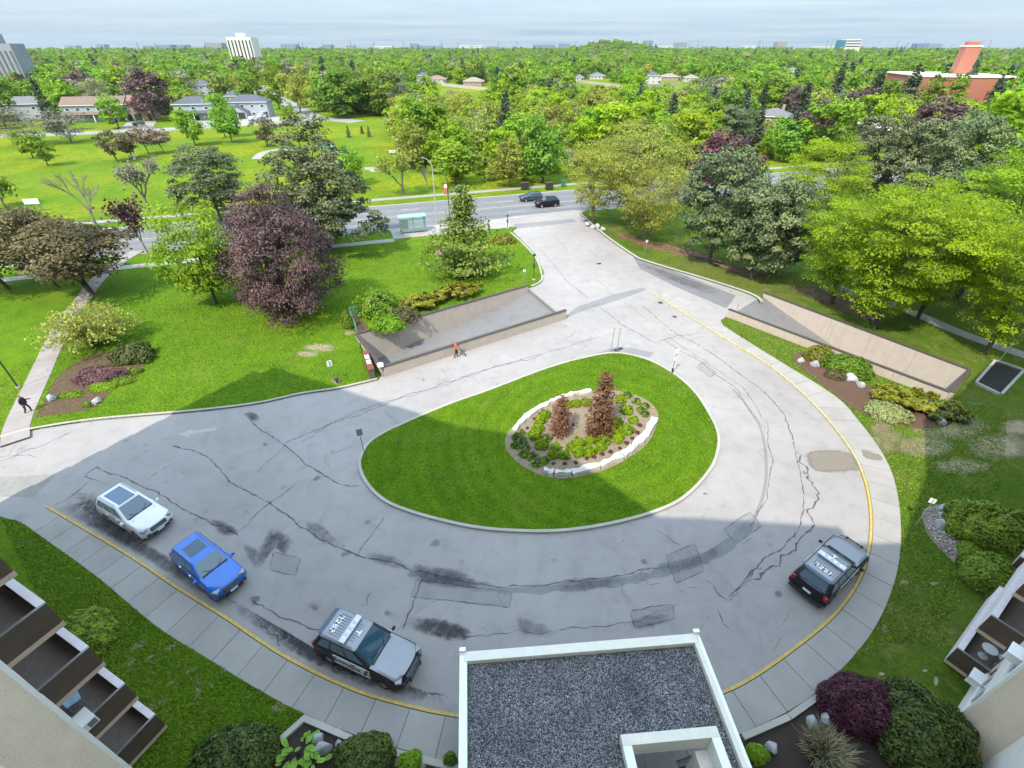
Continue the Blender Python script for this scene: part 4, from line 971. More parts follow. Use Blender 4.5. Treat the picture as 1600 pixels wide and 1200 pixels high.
    fq = [(xb0, wb_ - .10, zb), (xb0, -wb_ + .10, zb), (xt0 + .12, -wt + .05, zt), (xt0 + .12, wt - .05, zt)]
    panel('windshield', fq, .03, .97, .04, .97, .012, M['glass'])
    rq = [(xb1, -wb_ + .10, zb), (xb1, wb_ - .10, zb), (xt1 - .05, wt - .05, zt), (xt1 - .05, -wt + .05, zt)]
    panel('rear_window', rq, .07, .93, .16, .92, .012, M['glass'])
    for sg in (1, -1):
        sq = [(xb0 - .10, sg * wb_, zb), (xb1 + .10, sg * wb_, zb), (xt1 + .05, sg * (wt + .05), zt), (xt0 + .02, sg * (wt + .05), zt)]
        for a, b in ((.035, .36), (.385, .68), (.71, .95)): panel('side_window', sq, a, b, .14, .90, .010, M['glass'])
        # doors: shut lines as proud panels, handles, mirror
        for x0, x1 in ((cowl - 1.02, cowl - .02), (cowl - 2.02, cowl - 1.05)):
            mm = MB(); yb = w * sg
            mm.add([(x1, yb * 1.004, .36), (x0, yb * 1.004, .36), (x0, yb * .978, hood - .05), (x1, yb * .978, hood - .05), (x1, yb * .99, .36), (x0, yb * .99, .36), (x0, yb * .96, hood - .05), (x1, yb * .96, hood - .05)],
                   [(0, 1, 2, 3), (4, 5, 6, 7), (0, 1, 5, 4), (1, 2, 6, 5), (2, 3, 7, 6), (3, 0, 4, 7)])
            d = recalc(mm.obj('door', M['p_white'] if police else M[col], root))
            if detail: mh = MB(); mh.box((x0 + .14, yb * 1.0, hood - .17), (.17, .035, .035)); mh.obj('handle', M['black'] if police else M['chrome'], d)
        if police and sg:
            t = text_mesh('POLICE', .30, M['black']); o = link('lettering', t, root); o.location = (cowl - 1.0, sg * (w * 1.004 + .004), .68); o.rotation_euler = (math.pi / 2, 0, 0 if sg < 0 else math.pi)
        mm = MB(); mm.box((cowl - .05, sg * (w + .10), hood + .06), (.13, .20, .14), taper=.8); mm.obj('mirror', M[col] if not police else M['black'], root, bevel=.02)
        if rails:
            mm = MB(); mm.tube([(xt0 - .1, sg * (wt - .04), H + .0), (xt0 - .25, sg * (wt - .04), H + .035), (xt1 + .3, sg * (wt - .04), H + .035), (xt1 + .15, sg * (wt - .04), H)], .018, 6); mm.obj('roof_rail', M['black'] if police else M['metal'], root)
        # lamps
        mm = MB(); mm.add([(h - .16 - .06, sg * w * .52, .93), (h - .40, sg * w * .90, .95), (h - .42, sg * w * .94, .80), (h - .17, sg * w * .60, .80), (h - .07, sg * w * .50, .80), (h - .13, sg * w * .50, .90)], [(0, 1, 2, 3, 4, 5)])
        mm = MB(); mm.box((h - .27, sg * w * .715, hood - .20), (.30, w * .40, .13), sg * -.48); mm.obj('headlight', M['lamp'], root, bevel=.03)
        mm = MB(); mm.box((-h + .155, sg * w * .83, hood - .12), (.13, w * .22, .28), sg * .42); mm.obj('tail_light', M['red'], root, bevel=.03)
        if detail: mm = MB(); mm.box((h - .10, sg * w * .66, .50), (.14, .22, .10), sg * -.35); mm.obj('fog_lamp', M['dark'], root, bevel=.015)
    mm = MB(); mm.box((h - .045, 0, .77), (.10, w * .95, .24)); gr_ = mm.obj('grille', M['black'], root, bevel=.02)
    if detail:
        for k in range(4): mb_ = MB(); mb_.box((h + .008, 0, .69 + k * .052), (.016, w * .9, .014)); mb_.obj('grille_bar', M['chrome'] if not police else M['metal'], gr_)
    mm = MB(); mm.box((h - .02, 0, .44), (.08, w * 1.05, .14)); mm.obj('air_intake', M['black'], root, bevel=.02)
    mm = MB(); mm.box((h + .02, 0, .50), (.02, .40, .13)); mm.obj('front_plate', M['plate'], root)
    mm = MB(); mm.box((-h - .005, 0, .80), (.02, .40, .14)); mm.obj('rear_plate', M['plate'], root)
    mm = MB(); mm.box((-h + .03, 0, .46), (.14, W * .86, .16)); mm.obj('rear_bumper', M['black'] if police else M['dark'], root, bevel=.03)
    if detail:
        for sg in (1, -1):
            mm = MB(); mm.tube([(cowl + .06, sg * .12, hood + .085), (cowl - .18, sg * .50, hood + .20)], .012, 5); mm.obj('wiper', M['black'], root)
        mm = MB(); mm.box((cowl + .03, 0, hood + .072), (.10, W * .72, .02)); mm.obj('cowl_grille', M['black'], root)
    for x in (xf, xr):
        for sg in (1, -1):
            we = bpy.data.objects.new('wheel', wheel_mesh[0]); COL.objects.link(we); we.parent = root; we.location = (x, sg * (w - .12), .355); we.rotation_euler = (0, 0, 0 if sg > 0 else math.pi)
            link('rim', wheel_mesh[1], we)
    if col == 'p_white' and detail:
        for y in (-.5, .5): mm = MB(); mm.box((cowl + .30, y, hood + .022), (.09, .34, .02), 0); mm.obj('hood_vent', M['black'], root)
    if sunroof:
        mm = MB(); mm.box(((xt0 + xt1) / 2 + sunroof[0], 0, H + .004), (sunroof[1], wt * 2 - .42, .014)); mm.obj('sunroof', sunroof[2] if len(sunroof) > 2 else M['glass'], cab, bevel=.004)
    if police:
        for k in range(9): mm = MB(); mm.box(((xt0 + xt1) / 2 - .30, (k - 4) * .125, H + .004), (xt0 - xt1 - 1.25, .020, .010)); mm.obj('roof_rib', M['black'], cab)
        for k in range(7): mm = MB(); mm.box((xt0 - .30, (k - 3) * .13, H + .004), (.26, .018, .010)); mm.obj('roof_rib', M['black'], cab)
        lb = MB(); lb.box((xt0 - .62, 0, H + .10), (.30, wt * 2 - .02, .11)); bar = lb.obj('light_bar', flat('light_bar_lens', (.62, .64, .66), .2, .06), root, bevel=.03)
        for k in range(7):
            mm = MB(); mm.box((xt0 - .62, (k - 3) * .155, H + .158), (.20, .11, .012)); mm.obj('lens', [M['plate'], flat('pale_lens', (.5, .52, .58), .2)][k % 2], bar)
        t = text_mesh(police, .36, M['white']); o = link('roof_number', t, cab); o.location = ((xt0 + xt1) / 2 - .52, 0, H + .014); o.rotation_euler = (0, 0, -math.pi / 2); o.scale = (1.25, 1, 1)
        for y in (-.38, 0, .38): mm = MB(); mm.box((xt1 + .32, y, H + .035), (.10, .06, .06), taper=.6); mm.obj('antenna', M['black'], cab)
        mm = MB(); mm.box((xt0 - .22, .04, H + .016), (.24, .07, .02)); mm.box((xt0 - .12, .04, H + .017), (.06, .26, .02)); mm.obj('roof_marking', M['white'], cab)
        for y in (-.42, .42): mm = MB(); mm.box((h - 1.05, y, hood - .012 - .02 * abs(y)), (.52, .05, .02), y * .3); mm.obj('hood_vent', M['black'], root)
        mm = MB(); mm.box((xt1 - .02, 0, H - .045), (.34, wt * 1.85, .05)); mm.obj('spoiler', flat('dark_blue_grey', (.05, .08, .12), .25), cab, bevel=.015)
        # push bar
        mm = MB(); mm.box((h + .13, 0, .62), (.05, .86, .10)); mm.box((h + .13, 0, .86), (.05, .86, .06))
        for y in (-.40, .40): mm.box((h + .13, y, .68), (.07, .07, .50)); mm.box((h + .02, y, .56), (.22, .05, .06))
        mm.tube([(h + .12, -.42, .86), (h + .02, -.72, .84), (h - .2, -.88, .82)], .022, 6); mm.tube([(h + .12, .42, .86), (h + .02, .72, .84), (h - .2, .88, .82)], .022, 6)
        mm.obj('push_bar', M['dark'], root)
    return root
# shared wheel: tyre and rim
m = MB(); nseg = 22; prof = [(-.115, .22), (-.12, .31), (-.09, .352), (.09, .352), (.12, .31), (.115, .22)]
vs = [(r * math.cos(a), y, r * math.sin(a)) for a in np.linspace(0, 2 * math.pi, nseg, endpoint=False) for y, r in prof]; kk = len(prof)
m.add(vs, [(i * kk + j, ((i + 1) % nseg) * kk + j, ((i + 1) % nseg) * kk + j + 1, i * kk + j + 1) for i in range(nseg) for j in range(kk - 1)]); m.add([(0, .02, 0)] + [(.23 * math.cos(a), .02, .23 * math.sin(a)) for a in np.linspace(0, 2 * math.pi, nseg, endpoint=False)], [(0, 1 + (i + 1) % nseg, 1 + i) for i in range(nseg)])
tyre = m.mesh('wheel', M['rubber'], True)
m = MB()
for k in range(5):
    a = k * 2 * math.pi / 5; m.box((.12 * math.cos(a), .10, .12 * math.sin(a)), (.05, .03, .05))
    m.add([(.05 * math.cos(a + .5), .105, .05 * math.sin(a + .5)), (.21 * math.cos(a + .18), .095, .21 * math.sin(a + .18)), (.21 * math.cos(a - .18), .095, .21 * math.sin(a - .18)), (.05 * math.cos(a - .5), .105, .05 * math.sin(a - .5))], [(0, 1, 2, 3)])
m.tube([(0, .09, 0), (0, .115, 0)], .06, 10)
vs = [(r * math.cos(a), y, r * math.sin(a)) for a in np.linspace(0, 2 * math.pi, nseg, endpoint=False) for y, r in ((.116, .225), (.09, .20))]
m.add(vs, [(2 * i, 2 * ((i + 1) % nseg), 2 * ((i + 1) % nseg) + 1, 2 * i + 1) for i in range(nseg)]); rim = m.mesh('rim', M['rim'])
wheel_mesh = (tyre, rim)
def pose(rear, front, side, w=.97, frac=.5):
    """centre and heading from the two wheel contact points seen on one side (side=+1: those are the left wheels)"""
    a, b = at(*rear), at(*front); d = (b - a) / np.linalg.norm(b - a); n = np.array([-d[1], d[0]]); c = a * (1 - frac) + b * frac - n * side * (w - .12)
    return c, math.atan2(d[1], d[0])
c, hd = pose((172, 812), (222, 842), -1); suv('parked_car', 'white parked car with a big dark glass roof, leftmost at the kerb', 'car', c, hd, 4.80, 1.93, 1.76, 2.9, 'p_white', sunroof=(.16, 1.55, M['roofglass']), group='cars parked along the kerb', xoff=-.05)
c, hd = pose((290, 896), (330, 932), -1); suv('parked_car', 'bright blue parked car with a tinted roof panel, between the white and police cars', 'car', c, hd, 4.55, 1.88, 1.66, 2.68, 'p_blue', sunroof=(.10, .95, flat('tinted_roof_glass', (.05, .09, .14), .12, .1)), group='cars parked along the kerb', xoff=-.02, roof_r=.45)
c, hd = pose((520, 1031), (603, 1071), -1); suv('police_car', 'grey, black and white police car numbered 2283, beside the canopy', 'police car', c, hd, 5.0, 2.0, 1.78, 3.02, 'p_grey', 'p_black', police='2283', rails=False, roof_r=.62, group='police cars in the turning circle')
a, b = at(1262, 946), at(1336, 870); d = (b - a) / np.linalg.norm(b - a); suv('police_car', 'grey, black and white police car numbered 2221, seen from behind at the right kerb', 'police car', (a + b) / 2 + np.array([-d[1], d[0]]) * .38, math.atan2(d[1], d[0]), 5.0, 2.0, 1.78, 3.02, 'p_grey', 'p_black', police='2221', rails=False, roof_r=.62, group='police cars in the turning circle')
suv('passing_car', 'slate blue car on the far lane of the street', 'car', at(829, 313), ST + math.pi, 4.5, 1.82, 1.5, 2.65, 'p_slate', detail=False, rails=False, roof_r=.4, cowl=.8, hood=.98, group='cars driving on the street')
suv('passing_car', 'black car following on the nearer lane of the street', 'car', at(854, 322), ST + math.pi, 4.6, 1.86, 1.6, 2.65, 'p_black', detail=False, rails=False, group='cars driving on the street')

# ------------------------------------------------------------------ people
def skin_mesh(name, joints, edges, radii, mat, root_i=0, levels=1):
    me = bpy.data.meshes.new(name); me.from_pydata(joints, edges, []); me.materials.append(mat)
    o = bpy.data.objects.new(name, me); COL.objects.link(o)
    o.modifiers.new('Skin', 'SKIN'); me.skin_vertices[0].data[root_i].use_root = True
    for i, r in enumerate(radii): me.skin_vertices[0].data[i].radius = (r, r) if not hasattr(r, '__len__') else r
    s_ = o.modifiers.new('Sub', 'SUBSURF'); s_.levels = levels; s_.render_levels = levels
    dg = bpy.context.evaluated_depsgraph_get(); dg.update(); out = bpy.data.meshes.new_from_object(o.evaluated_get(dg))
    COL.objects.unlink(o); bpy.data.objects.remove(o); out.name = name
    out.polygons.foreach_set('use_smooth', [True] * len(out.polygons)); return out
def paint_faces(me, mats, fn):
    me.materials.clear()
    for m_ in mats: me.materials.append(m_)
    me.polygons.foreach_set('material_index', [fn(p.center) for p in me.polygons]); return me
M['skin'] = flat('skin', (.34, .19, .13), .6, .05); M['orange'] = flat('orange_vest', (.48, .12, .02), .8, .1); M['navy'] = flat('dark_trousers', (.025, .028, .045), .85, .15); M['plum'] = flat('dark_plum_jacket', (.035, .024, .045), .85, .15); M['hair'] = flat('dark_hair', (.02, .014, .01), .6)
def person(p, hd, label, top, mats, reach):
    root = empty('person', (*p, 0), hd, label, 'person')
    J = [(0, 0, .93), (0, 0, 1.12), (.02, 0, 1.36), (.04, 0, 1.50), (.06, 0, 1.62), (.07, 0, 1.72),
         (.02, .19, 1.40), (.10, .27, 1.14), (reach[0] - .02, .22, reach[1] + .02), (reach[0] + .07, .21, reach[1]),
         (.02, -.19, 1.40), (-.02, -.28, 1.14), (.10, -.27, .94), (.14, -.27, .87),
         (.02, .10, .88), (.16, .11, .50), (.10, .12, .09), (.24, .13, .04),
         (-.02, -.10, .88), (-.04, -.11, .48), (-.24, -.12, .12), (-.13, -.13, .04)]
    E_ = [(0, 1), (1, 2), (2, 3), (3, 4), (4, 5), (2, 6), (6, 7), (7, 8), (8, 9), (2, 10), (10, 11), (11, 12), (12, 13), (0, 14), (14, 15), (15, 16), (16, 17), (0, 18), (18, 19), (19, 20), (20, 21)]
    Rr = [(.14, .17), (.13, .15), (.13, .17), .06, .095, .075, .075, .055, .042, .045, .075, .055, .042, .045, .095, .07, .05, .045, .095, .07, .05, .045]
    me = skin_mesh('body', J, E_, Rr, top)
    def fn(c):
        if c.z > 1.50: return 3 if (c.z > 1.68 or c.x < .0) else 2
        if c.z < .10: return 4
        if c.z < .92 and not (abs(c.y) > .2 and c.x > .05): return 1
        if abs(c.y) > .2 and (c.z < .98 and c.x > .07): return 2
        return 0
    link('body', paint_faces(me, [top, mats[0], M['skin'], mats[1], M['black']], fn), root)
    return root
pp = person(at(713, 558), math.radians(20), 'person in orange vest and dark trousers sweeping beside the parapet wall', M['orange'], (M['navy'], M['orange']), (.34, .98))
br_ = empty('push_broom', (*at(716.5, 557), 0), math.radians(20), 'long-handled broom held by the person in orange', 'broom')
m = MB(); m.tube([(.02, .02, 1.12), (.62, .0, .06)], .016, 6); m.obj('handle', M['bark'], br_); m = MB(); m.box((.66, 0, .05), (.09, .42, .08)); m.obj('brush', M['dark'], br_)
pw = person(at(47, 645.5), math.radians(15), 'person in dark plum jacket walking up the lawn walkway', M['plum'], (M['navy'], M['hair']), (.46, 1.20))
bag = empty('shoulder_bag', (*at(47, 645.5), 0), math.radians(15), 'black bag hanging at the side of the walking person', 'bag')
m = MB(); m.box((-.10, .30, .98), (.34, .12, .34)); m.obj('bag_body', M['black'], bag, bevel=.03); m = MB(); m.tube([(-.20, .28, 1.12), (-.05, .12, 1.46), (0, -.02, 1.48)], .016, 5); m.tube([(0, .28, 1.12), (.02, .13, 1.46), (0, -.02, 1.48)], .014, 5); m.obj('strap', M['black'], bag)
# ------------------------------------------------------------------ foliage
def leaf_quads(P, Nn, size, r, tint, asp=1.25):
    n = len(P); rnd = r.normal(size=(n, 3)); Nn = Nn / (np.linalg.norm(Nn, axis=1)[:, None] + 1e-9)
    a = np.cross(Nn, rnd); a /= np.linalg.norm(a, axis=1)[:, None] + 1e-9; b = np.cross(Nn, a)
    s = size[:, None] * .5
    V = np.stack([P + a * s * asp, P + b * s * .75 + Nn * s * .18, P - a * s * asp, P - b * s * .75 + Nn * s * .18], 1).reshape(-1, 3)
    return V, np.arange(4 * n).reshape(-1, 4), np.repeat(tint, 4)
SHAPES = {
    'round': lambda s: np.sqrt(np.clip(1 - (2 * s - 1) ** 2, 0, 1)) ** .8,
    'dome': lambda s: np.clip(1 - s ** 2.2, 0, 1) ** .6 * np.clip(s / .18 + .35, 0, 1),
    'column': lambda s: np.clip(np.sin(np.pi * np.clip(s, .03, .97)) ** .45, 0, 1),
    'spread': lambda s: np.clip(.35 + 1.1 * s, 0, 1) * np.clip((1.04 - s) / .35, 0, 1) ** .55,
    'mound': lambda s: np.clip(1 - s ** 2.4, 0, 1) ** .5,
}
def broad_crown(name, mat, H, R, z0, shape, nclump, per, leaf, seed, fill=.35, clump_r=.26, flat_=.7, up=.55, lobes=.22, core=None):
    r = np.random.default_rng(seed); fn = SHAPES[shape]
    s = r.random(nclump * 3); w = fn(s); keep = r.random(len(s)) < w ** 1.1; s = s[keep][:nclump]; n = len(s)
    th = r.random(n) * 2 * np.pi; ph = r.random(6) * 6.28
    lob = 1 + lobes * (np.sin(2 * th + ph[0]) * .5 + np.sin(3 * th + ph[1] + 3 * s) * .5 + np.sin(5 * th + ph[2] - 5 * s) * .4)
    rr = np.where(r.random(n) < fill, r.random(n) ** .5 * .75, .80 + .2 * r.random(n)) * fn(s) * lob * R * (1 - clump_r * .5)
    C = np.stack([rr * np.cos(th), rr * np.sin(th), z0 + s * (H - z0)], 1)
    C[:, 2] += r.normal(0, .03 * H, n)
    cr = R * clump_r * (.6 + .8 * r.random(n))
    ct = r.random(n)
    d = r.normal(size=(n, per, 3)); d[..., 2] = np.abs(d[..., 2]) * .9 - .35; d /= np.linalg.norm(d, axis=2)[..., None]
    rad = r.random((n, per, 1)) ** .38
    P = (C[:, None] + d * rad * cr[:, None, None] * np.array([1, 1, flat_])).reshape(-1, 3)
    out = C[:, None] - np.array([0, 0, z0 + (H - z0) * .3]); out = out / (np.linalg.norm(out, axis=2)[..., None] + 1e-6)
    Nn = (d * .55 + out * .35 + np.array([0, 0, up]) + r.normal(0, .45, (n, per, 3))).reshape(-1, 3)
    t = np.clip(ct[:, None] * .7 + .3 * r.random((n, per)), 0, 1).reshape(-1)
    sz = leaf * (.6 + .8 * r.random(n * per))
    P[:, 2] = np.maximum(P[:, 2], .05)
    V, F, T = leaf_quads(P, Nn, sz, r, t)
    me = tri_mesh(name, V, F, mat, T)
    return me, C
def limb_mesh(name, mat, H, R, z0, C, r0, seed, nl=9, lean=0.0, multi=1):
    r = random.Random(seed); m = MB(); top = z0 + (H - z0) * .62
    for q in range(multi):
        a0 = r.uniform(0, 6.28); off = .0 if multi == 1 else R * .30
        pts = []
        for i in range(6):
            f = i / 5; z = f * top; pts.append((off * f * math.cos(a0) + lean * f + r.uniform(-.06, .06) * R * .5 * f, off * f * math.sin(a0) + r.uniform(-.06, .06) * R * .5 * f, z))
        pts[0] = (pts[0][0], pts[0][1], -.15)
        k = 1.0 if multi == 1 else .72
        m.tube(pts, [r0 * 1.25 * k, r0 * k, r0 * .85 * k, r0 * .66 * k, r0 * .46 * k, r0 * .24 * k], 7)
        sel = r.sample(range(len(C)), min(nl, len(C)))
        for j in sel:
            c = Vector(C[j]); f = min(max((c.z - (c.xy.length) * .7) / top, .28), .96); i = f * 5; i0 = min(int(i), 4); b = Vector(pts[i0]).lerp(Vector(pts[i0 + 1]), i - i0)
            e = b.lerp(c, .86); mid = b.lerp(e, .5) + Vector((0, 0, (e - b).length * .10)) + Vector((r.uniform(-.1, .1), r.uniform(-.1, .1), 0)) * R * .3
            rb = r0 * .36 * k; m.tube([b, b.lerp(mid, .5), mid, e], [rb, rb * .8, rb * .55, rb * .15], 5, cap=False)
            for u in range(2):
                c2 = Vector(C[r.randrange(len(C))])
                if (c2 - mid).length < R * .8: m.tube([mid, mid.lerp(c2, .5) + Vector((0, 0, .1)), mid.lerp(c2, .9)], [rb * .42, rb * .28, .008], 4, cap=False)
    me = m.mesh(name, mat, True); return me
def conifer(name, mat, H, R, z0, seed, whorls=16, per=9, sprays=14, size=.34, kind='spruce'):
    r = np.random.default_rng(seed); P = []; Nn = []; SZ = []; T = []; C = []
    for i in range(whorls):
        f = (i + r.uniform(-.3, .3)) / whorls; f = min(max(f, 0), .985); z = z0 + (H - z0) * f
        L_ = R * (1 - f) ** (.85 if kind == 'spruce' else .72 if kind == 'white' else .45) * r.uniform(.8, 1.1) + .12
        if kind == 'white': L_ *= (.72 + .42 * (i % 3 != 0)) * (.62 if f > .55 else 1)
        nb = max(4, int(per * (1 - f * .45)))
        for b in range(nb):
            a = 2 * math.pi * (b + r.random() * .8) / nb + i; l = L_ * r.uniform(.65, 1.12); ct = r.random()
            n = max(5, int(sprays * (.45 + .55 * l / R)))
            t = r.random(n) ** .7
            if kind == 'white': t = .25 + .75 * t
            droop = -.28 if kind == 'spruce' else .05
            rad = .10 * R + .16 * R * (1 - t) if kind == 'spruce' else .15 * R * np.ones(n)
            side = r.normal(0, 1, n) * rad * (.55 + .5 * t)
            x = t * l; zz = z + l * (droop * t + (.22 * t * t if kind == 'spruce' else .16 * t * t)) + r.normal(0, .04 * R, n)
            P.append(np.stack([x * math.cos(a) - side * math.sin(a), x * math.sin(a) + side * math.cos(a), zz], 1))
            Nn.append(np.array([math.cos(a) * .35, math.sin(a) * .35, .75]) + r.normal(0, .45, (n, 3)))
            SZ.append(size * r.uniform(.6, 1.3, n)); T.append(np.clip(ct * .6 + .4 * r.random(n), 0, 1)); C.append((l * .8 * math.cos(a), l * .8 * math.sin(a), z + l * .8 * (droop + .1)))
    P = np.concatenate(P); V, F, TT = leaf_quads(P, np.concatenate(Nn), np.concatenate(SZ), r, np.concatenate(T), 1.7)
    V[:, 2] = np.maximum(V[:, 2], .03)
    return tri_mesh(name, V, F, mat, TT), np.array(C)
def conifer_trunk(name, mat, H, C, r0, seed):
    r = random.Random(seed); m = MB(); m.tube([(0, 0, -.15), (.03, 0, H * .3), (0, .04, H * .65), (0, 0, H * .97)], [r0 * 1.2, r0 * .85, r0 * .5, .02], 7)
    for c in r.sample(list(map(tuple, C)), min(len(C), 40)): m.tube([(0, 0, c[2]), c], [r0 * .16, .01], 4, cap=False)
    return m.mesh(name, mat, True)
def bare_tree(name, mat, H, seed, r0=.12, spread=.5, depth_=5):
    r = random.Random(seed); m = MB(); tips = []
    def grow(p, d, l, rad, k):
        q = p + d * l; mid = p.lerp(q, .5) + Vector((r.uniform(-.06, .06), r.uniform(-.06, .06), 0)) * l
        m.tube([p, mid, q], [rad, rad * .84, rad * .68], 5 if k > 2 else 3, cap=False)
        if k == 0: tips.append(tuple(q)); return
        for i in range(3):
            a = r.uniform(0, 6.28); s_ = r.uniform(.35, 1) * spread * 1.3
            dd = (d + Vector((math.cos(a), math.sin(a), r.uniform(-.1, .35))) * s_).normalized()
            grow(q if i < 2 else mid.lerp(q, r.random()), dd, l * r.uniform(.55, .85), rad * .68, k - 1)
    grow(Vector((0, 0, -.1)), Vector((r.uniform(-.05, .05), r.uniform(-.05, .05), 1)), H * .34, r0, depth_)
    return m.mesh(name, mat, True), np.array(tips)

LEAF = dict(
    lime=mat_leaf('lime_leaves', (.095, .160, .004), (.265, .375, .008), .50, .012, .14),
    green=mat_leaf('green_leaves', (.045, .096, .007), (.120, .190, .012), .35, .02, .22),
    fresh=mat_leaf('fresh_green_leaves', (.068, .138, .005), (.155, .250, .012), .40, .02, .2),
    olive=mat_leaf('olive_leaves', (.105, .125, .018), (.250, .285, .036), .35, .02, .2),
    purple=mat_leaf('purple_leaves', (.024, .011, .013), (.118, .070, .068), .22, .01, .12),
    bronze=mat_leaf('bronze_leaves', (.035, .032, .012), (.150, .125, .050), .28, .02, .2),
    pine=mat_leaf('pine_needles', (.020, .034, .014), (.105, .125, .050), .16, .02, .2),
    spruce=mat_leaf('spruce_needles', (.014, .030, .016), (.062, .082, .042), .14, .02, .25),
    wpine=mat_leaf('white_pine_needles', (.042, .082, .010), (.185, .235, .030), .2, .01, .1),
    grey=mat_leaf('grey_budding_twigs', (.085, .080, .055), (.19, .19, .13), .25, .02, .2),
    yellow=mat_leaf('yellow_green_shoots', (.12, .14, .020), (.36, .38, .070), .35, .01, .1),
    orange=mat_leaf('orange_leaves', (.13, .085, .010), (.29, .19, .020), .35, .02, .2),
    gold=mat_leaf('golden_juniper', (.065, .085, .008), (.27, .26, .020), .25, .01, .1),
    yew=mat_leaf('dark_yew', (.010, .022, .004), (.075, .095, .016), .15, .01, .12),
    box=mat_leaf('clipped_hedge', (.030, .060, .006), (.135, .185, .014), .25, .01, .12),
    maroon=mat_leaf('maroon_shrub', (.022, .005, .012), (.105, .030, .052), .2, .01, .1),
    rust=mat_leaf('dead_cedar', (.075, .034, .015), (.205, .105, .052), .25, .01, .12),
    cream=mat_leaf('variegated_shrub', (.11, .14, .045), (.34, .36, .15), .3, .01, .1),
    hosta=mat_leaf('broad_pale_leaves', (.07, .16, .012), (.20, .34, .05), .35, .01, .1),
    straw=mat_leaf('dry_grass_blades', (.10, .11, .05), (.32, .27, .17), .3, .02, .15),
    barberry=mat_leaf('barberry_twigs', (.075, .030, .036), (.24, .12, .125), .25, .01, .1),
    pink=mat_leaf('pink_blossom', (.13, .085, .065), (.27, .19, .15), .3, .02, .2),
)
# kinds: (nominal height, radius, variants of (trunk mesh, crown mesh))
KIND = {}
def kind_broad(key, mat, H, R, z0, shape, ncl, per, leaf, nvar=2, bark='bark', r0=.22, multi=1, **kw):
    V = []
    for v in range(nvar):
        sd_ = sum(map(ord, key)) * 7 + v
        cm, C = broad_crown('crown', LEAF[mat], H, R, z0, shape, ncl, per, leaf, sd_, **kw)
        V.append((limb_mesh('trunk', M[bark], H, R, z0, C, r0, sd_, multi=multi), cm))
    KIND[key] = (H, R, V)
def kind_con(key, mat, H, R, z0, nvar=2, r0=.2, bark='bark', **kw):
    V = []
    for v in range(nvar):
        sd_ = sum(map(ord, key)) * 5 + v
        cm, C = conifer('crown', LEAF[mat], H, R, z0, sd_, **kw); V.append((conifer_trunk('trunk', M[bark], H, C, r0, sd_), cm))
    KIND[key] = (H, R, V)
kind_broad('lime_maple', 'lime', 13, 7, 2.3, 'spread', 190, 180, .19, 3, r0=.30, fill=.25, clump_r=.20, flat_=.40, up=1.0, lobes=.18, multi=2)
kind_broad('green_maple', 'fresh', 10, 5, 1.6, 'round', 120, 90, .27, 2, r0=.2, fill=.3)
kind_broad('purple_maple', 'purple', 12.5, 7, .9, 'dome', 340, 130, .205, 2, r0=.34, fill=.25, clump_r=.19, lobes=.4)
kind_broad('bronze_tree', 'bronze', 6.5, 5, 1.9, 'spread', 120, 80, .23, 2, r0=.22, fill=.4, clump_r=.26, flat_=.55, multi=2)
kind_broad('locust', 'olive', 14, 10, 2.6, 'spread', 190, 76, .25, 2, r0=.28, fill=.4, clump_r=.17, flat_=.45, multi=3, bark='greybark')
kind_broad('big_pine', 'pine', 17, 7, 1.5, 'dome', 300, 90, .30, 2, r0=.34, fill=.45, clump_r=.17, flat_=.55, up=.5, lobes=.4)
kind_broad('round_pine', 'pine', 12, 5.5, 1.7, 'round', 170, 100, .28, 2, r0=.24, fill=.3, clump_r=.20, flat_=.65)
kind_con('white_pine', 'wpine', 11, 5.2, .6, 1, .2, whorls=14, per=9, sprays=110, size=.27, kind='white')
kind_con('spruce', 'spruce', 14, 3.6, .5, 2, .2, whorls=26, per=11, sprays=14, size=.48)
kind_broad('mid_green', 'green', 10, 5, 1.3, 'round', 60, 46, .58, 3, r0=.22, fill=.25, clump_r=.30)
kind_broad('mid_fresh', 'fresh', 10, 4.8, 1.2, 'round', 60, 46, .56, 3, r0=.2, fill=.25, clump_r=.29)
kind_broad('mid_lime', 'lime', 10, 5, 1.4, 'round', 60, 46, .58, 2, r0=.2, fill=.25, clump_r=.28)
kind_broad('mid_olive', 'olive', 10, 4.2, 1.2, 'round', 60, 42, .44, 3, r0=.15, fill=.45, clump_r=.30, bark='greybark', multi=2)
kind_broad('mid_grey', 'grey', 9, 4.2, 1.2, 'round', 60, 34, .30, 2, r0=.15, fill=.5, clump_r=.30, bark='greybark', multi=2)
kind_broad('mid_column', 'fresh', 13, 3.0, .8, 'column', 60, 46, .48, 2, r0=.16, fill=.3, clump_r=.42)
kind_broad('mid_orange', 'orange', 9, 4.5, 1.2, 'round', 50, 42, .52, 1, r0=.2)
kind_broad('mid_purple', 'purple', 10, 5, 1.0, 'round', 70, 44, .54, 1, r0=.2, fill=.25)
kind_broad('mid_red', 'maroon', 10, 5, 1.0, 'round', 80, 60, .40, 1, r0=.2, fill=.25)
kind_broad('crab', 'bronze', 5, 3.2, 1.2, 'spread', 50, 40, .32, 2, r0=.12, multi=2)
kind_broad('blossom', 'pink', 5, 3.2, 1.0, 'spread', 50, 40, .32, 1, r0=.12, multi=2)
kind_broad('small_green', 'fresh', 5.5, 2.7, 1.1, 'round', 48, 46, .30, 2, r0=.1, clump_r=.30)
kind_con('small_cone', 'spruce', 4, 1.3, .1, 1, .08, whorls=14, per=8, sprays=10, size=.26)

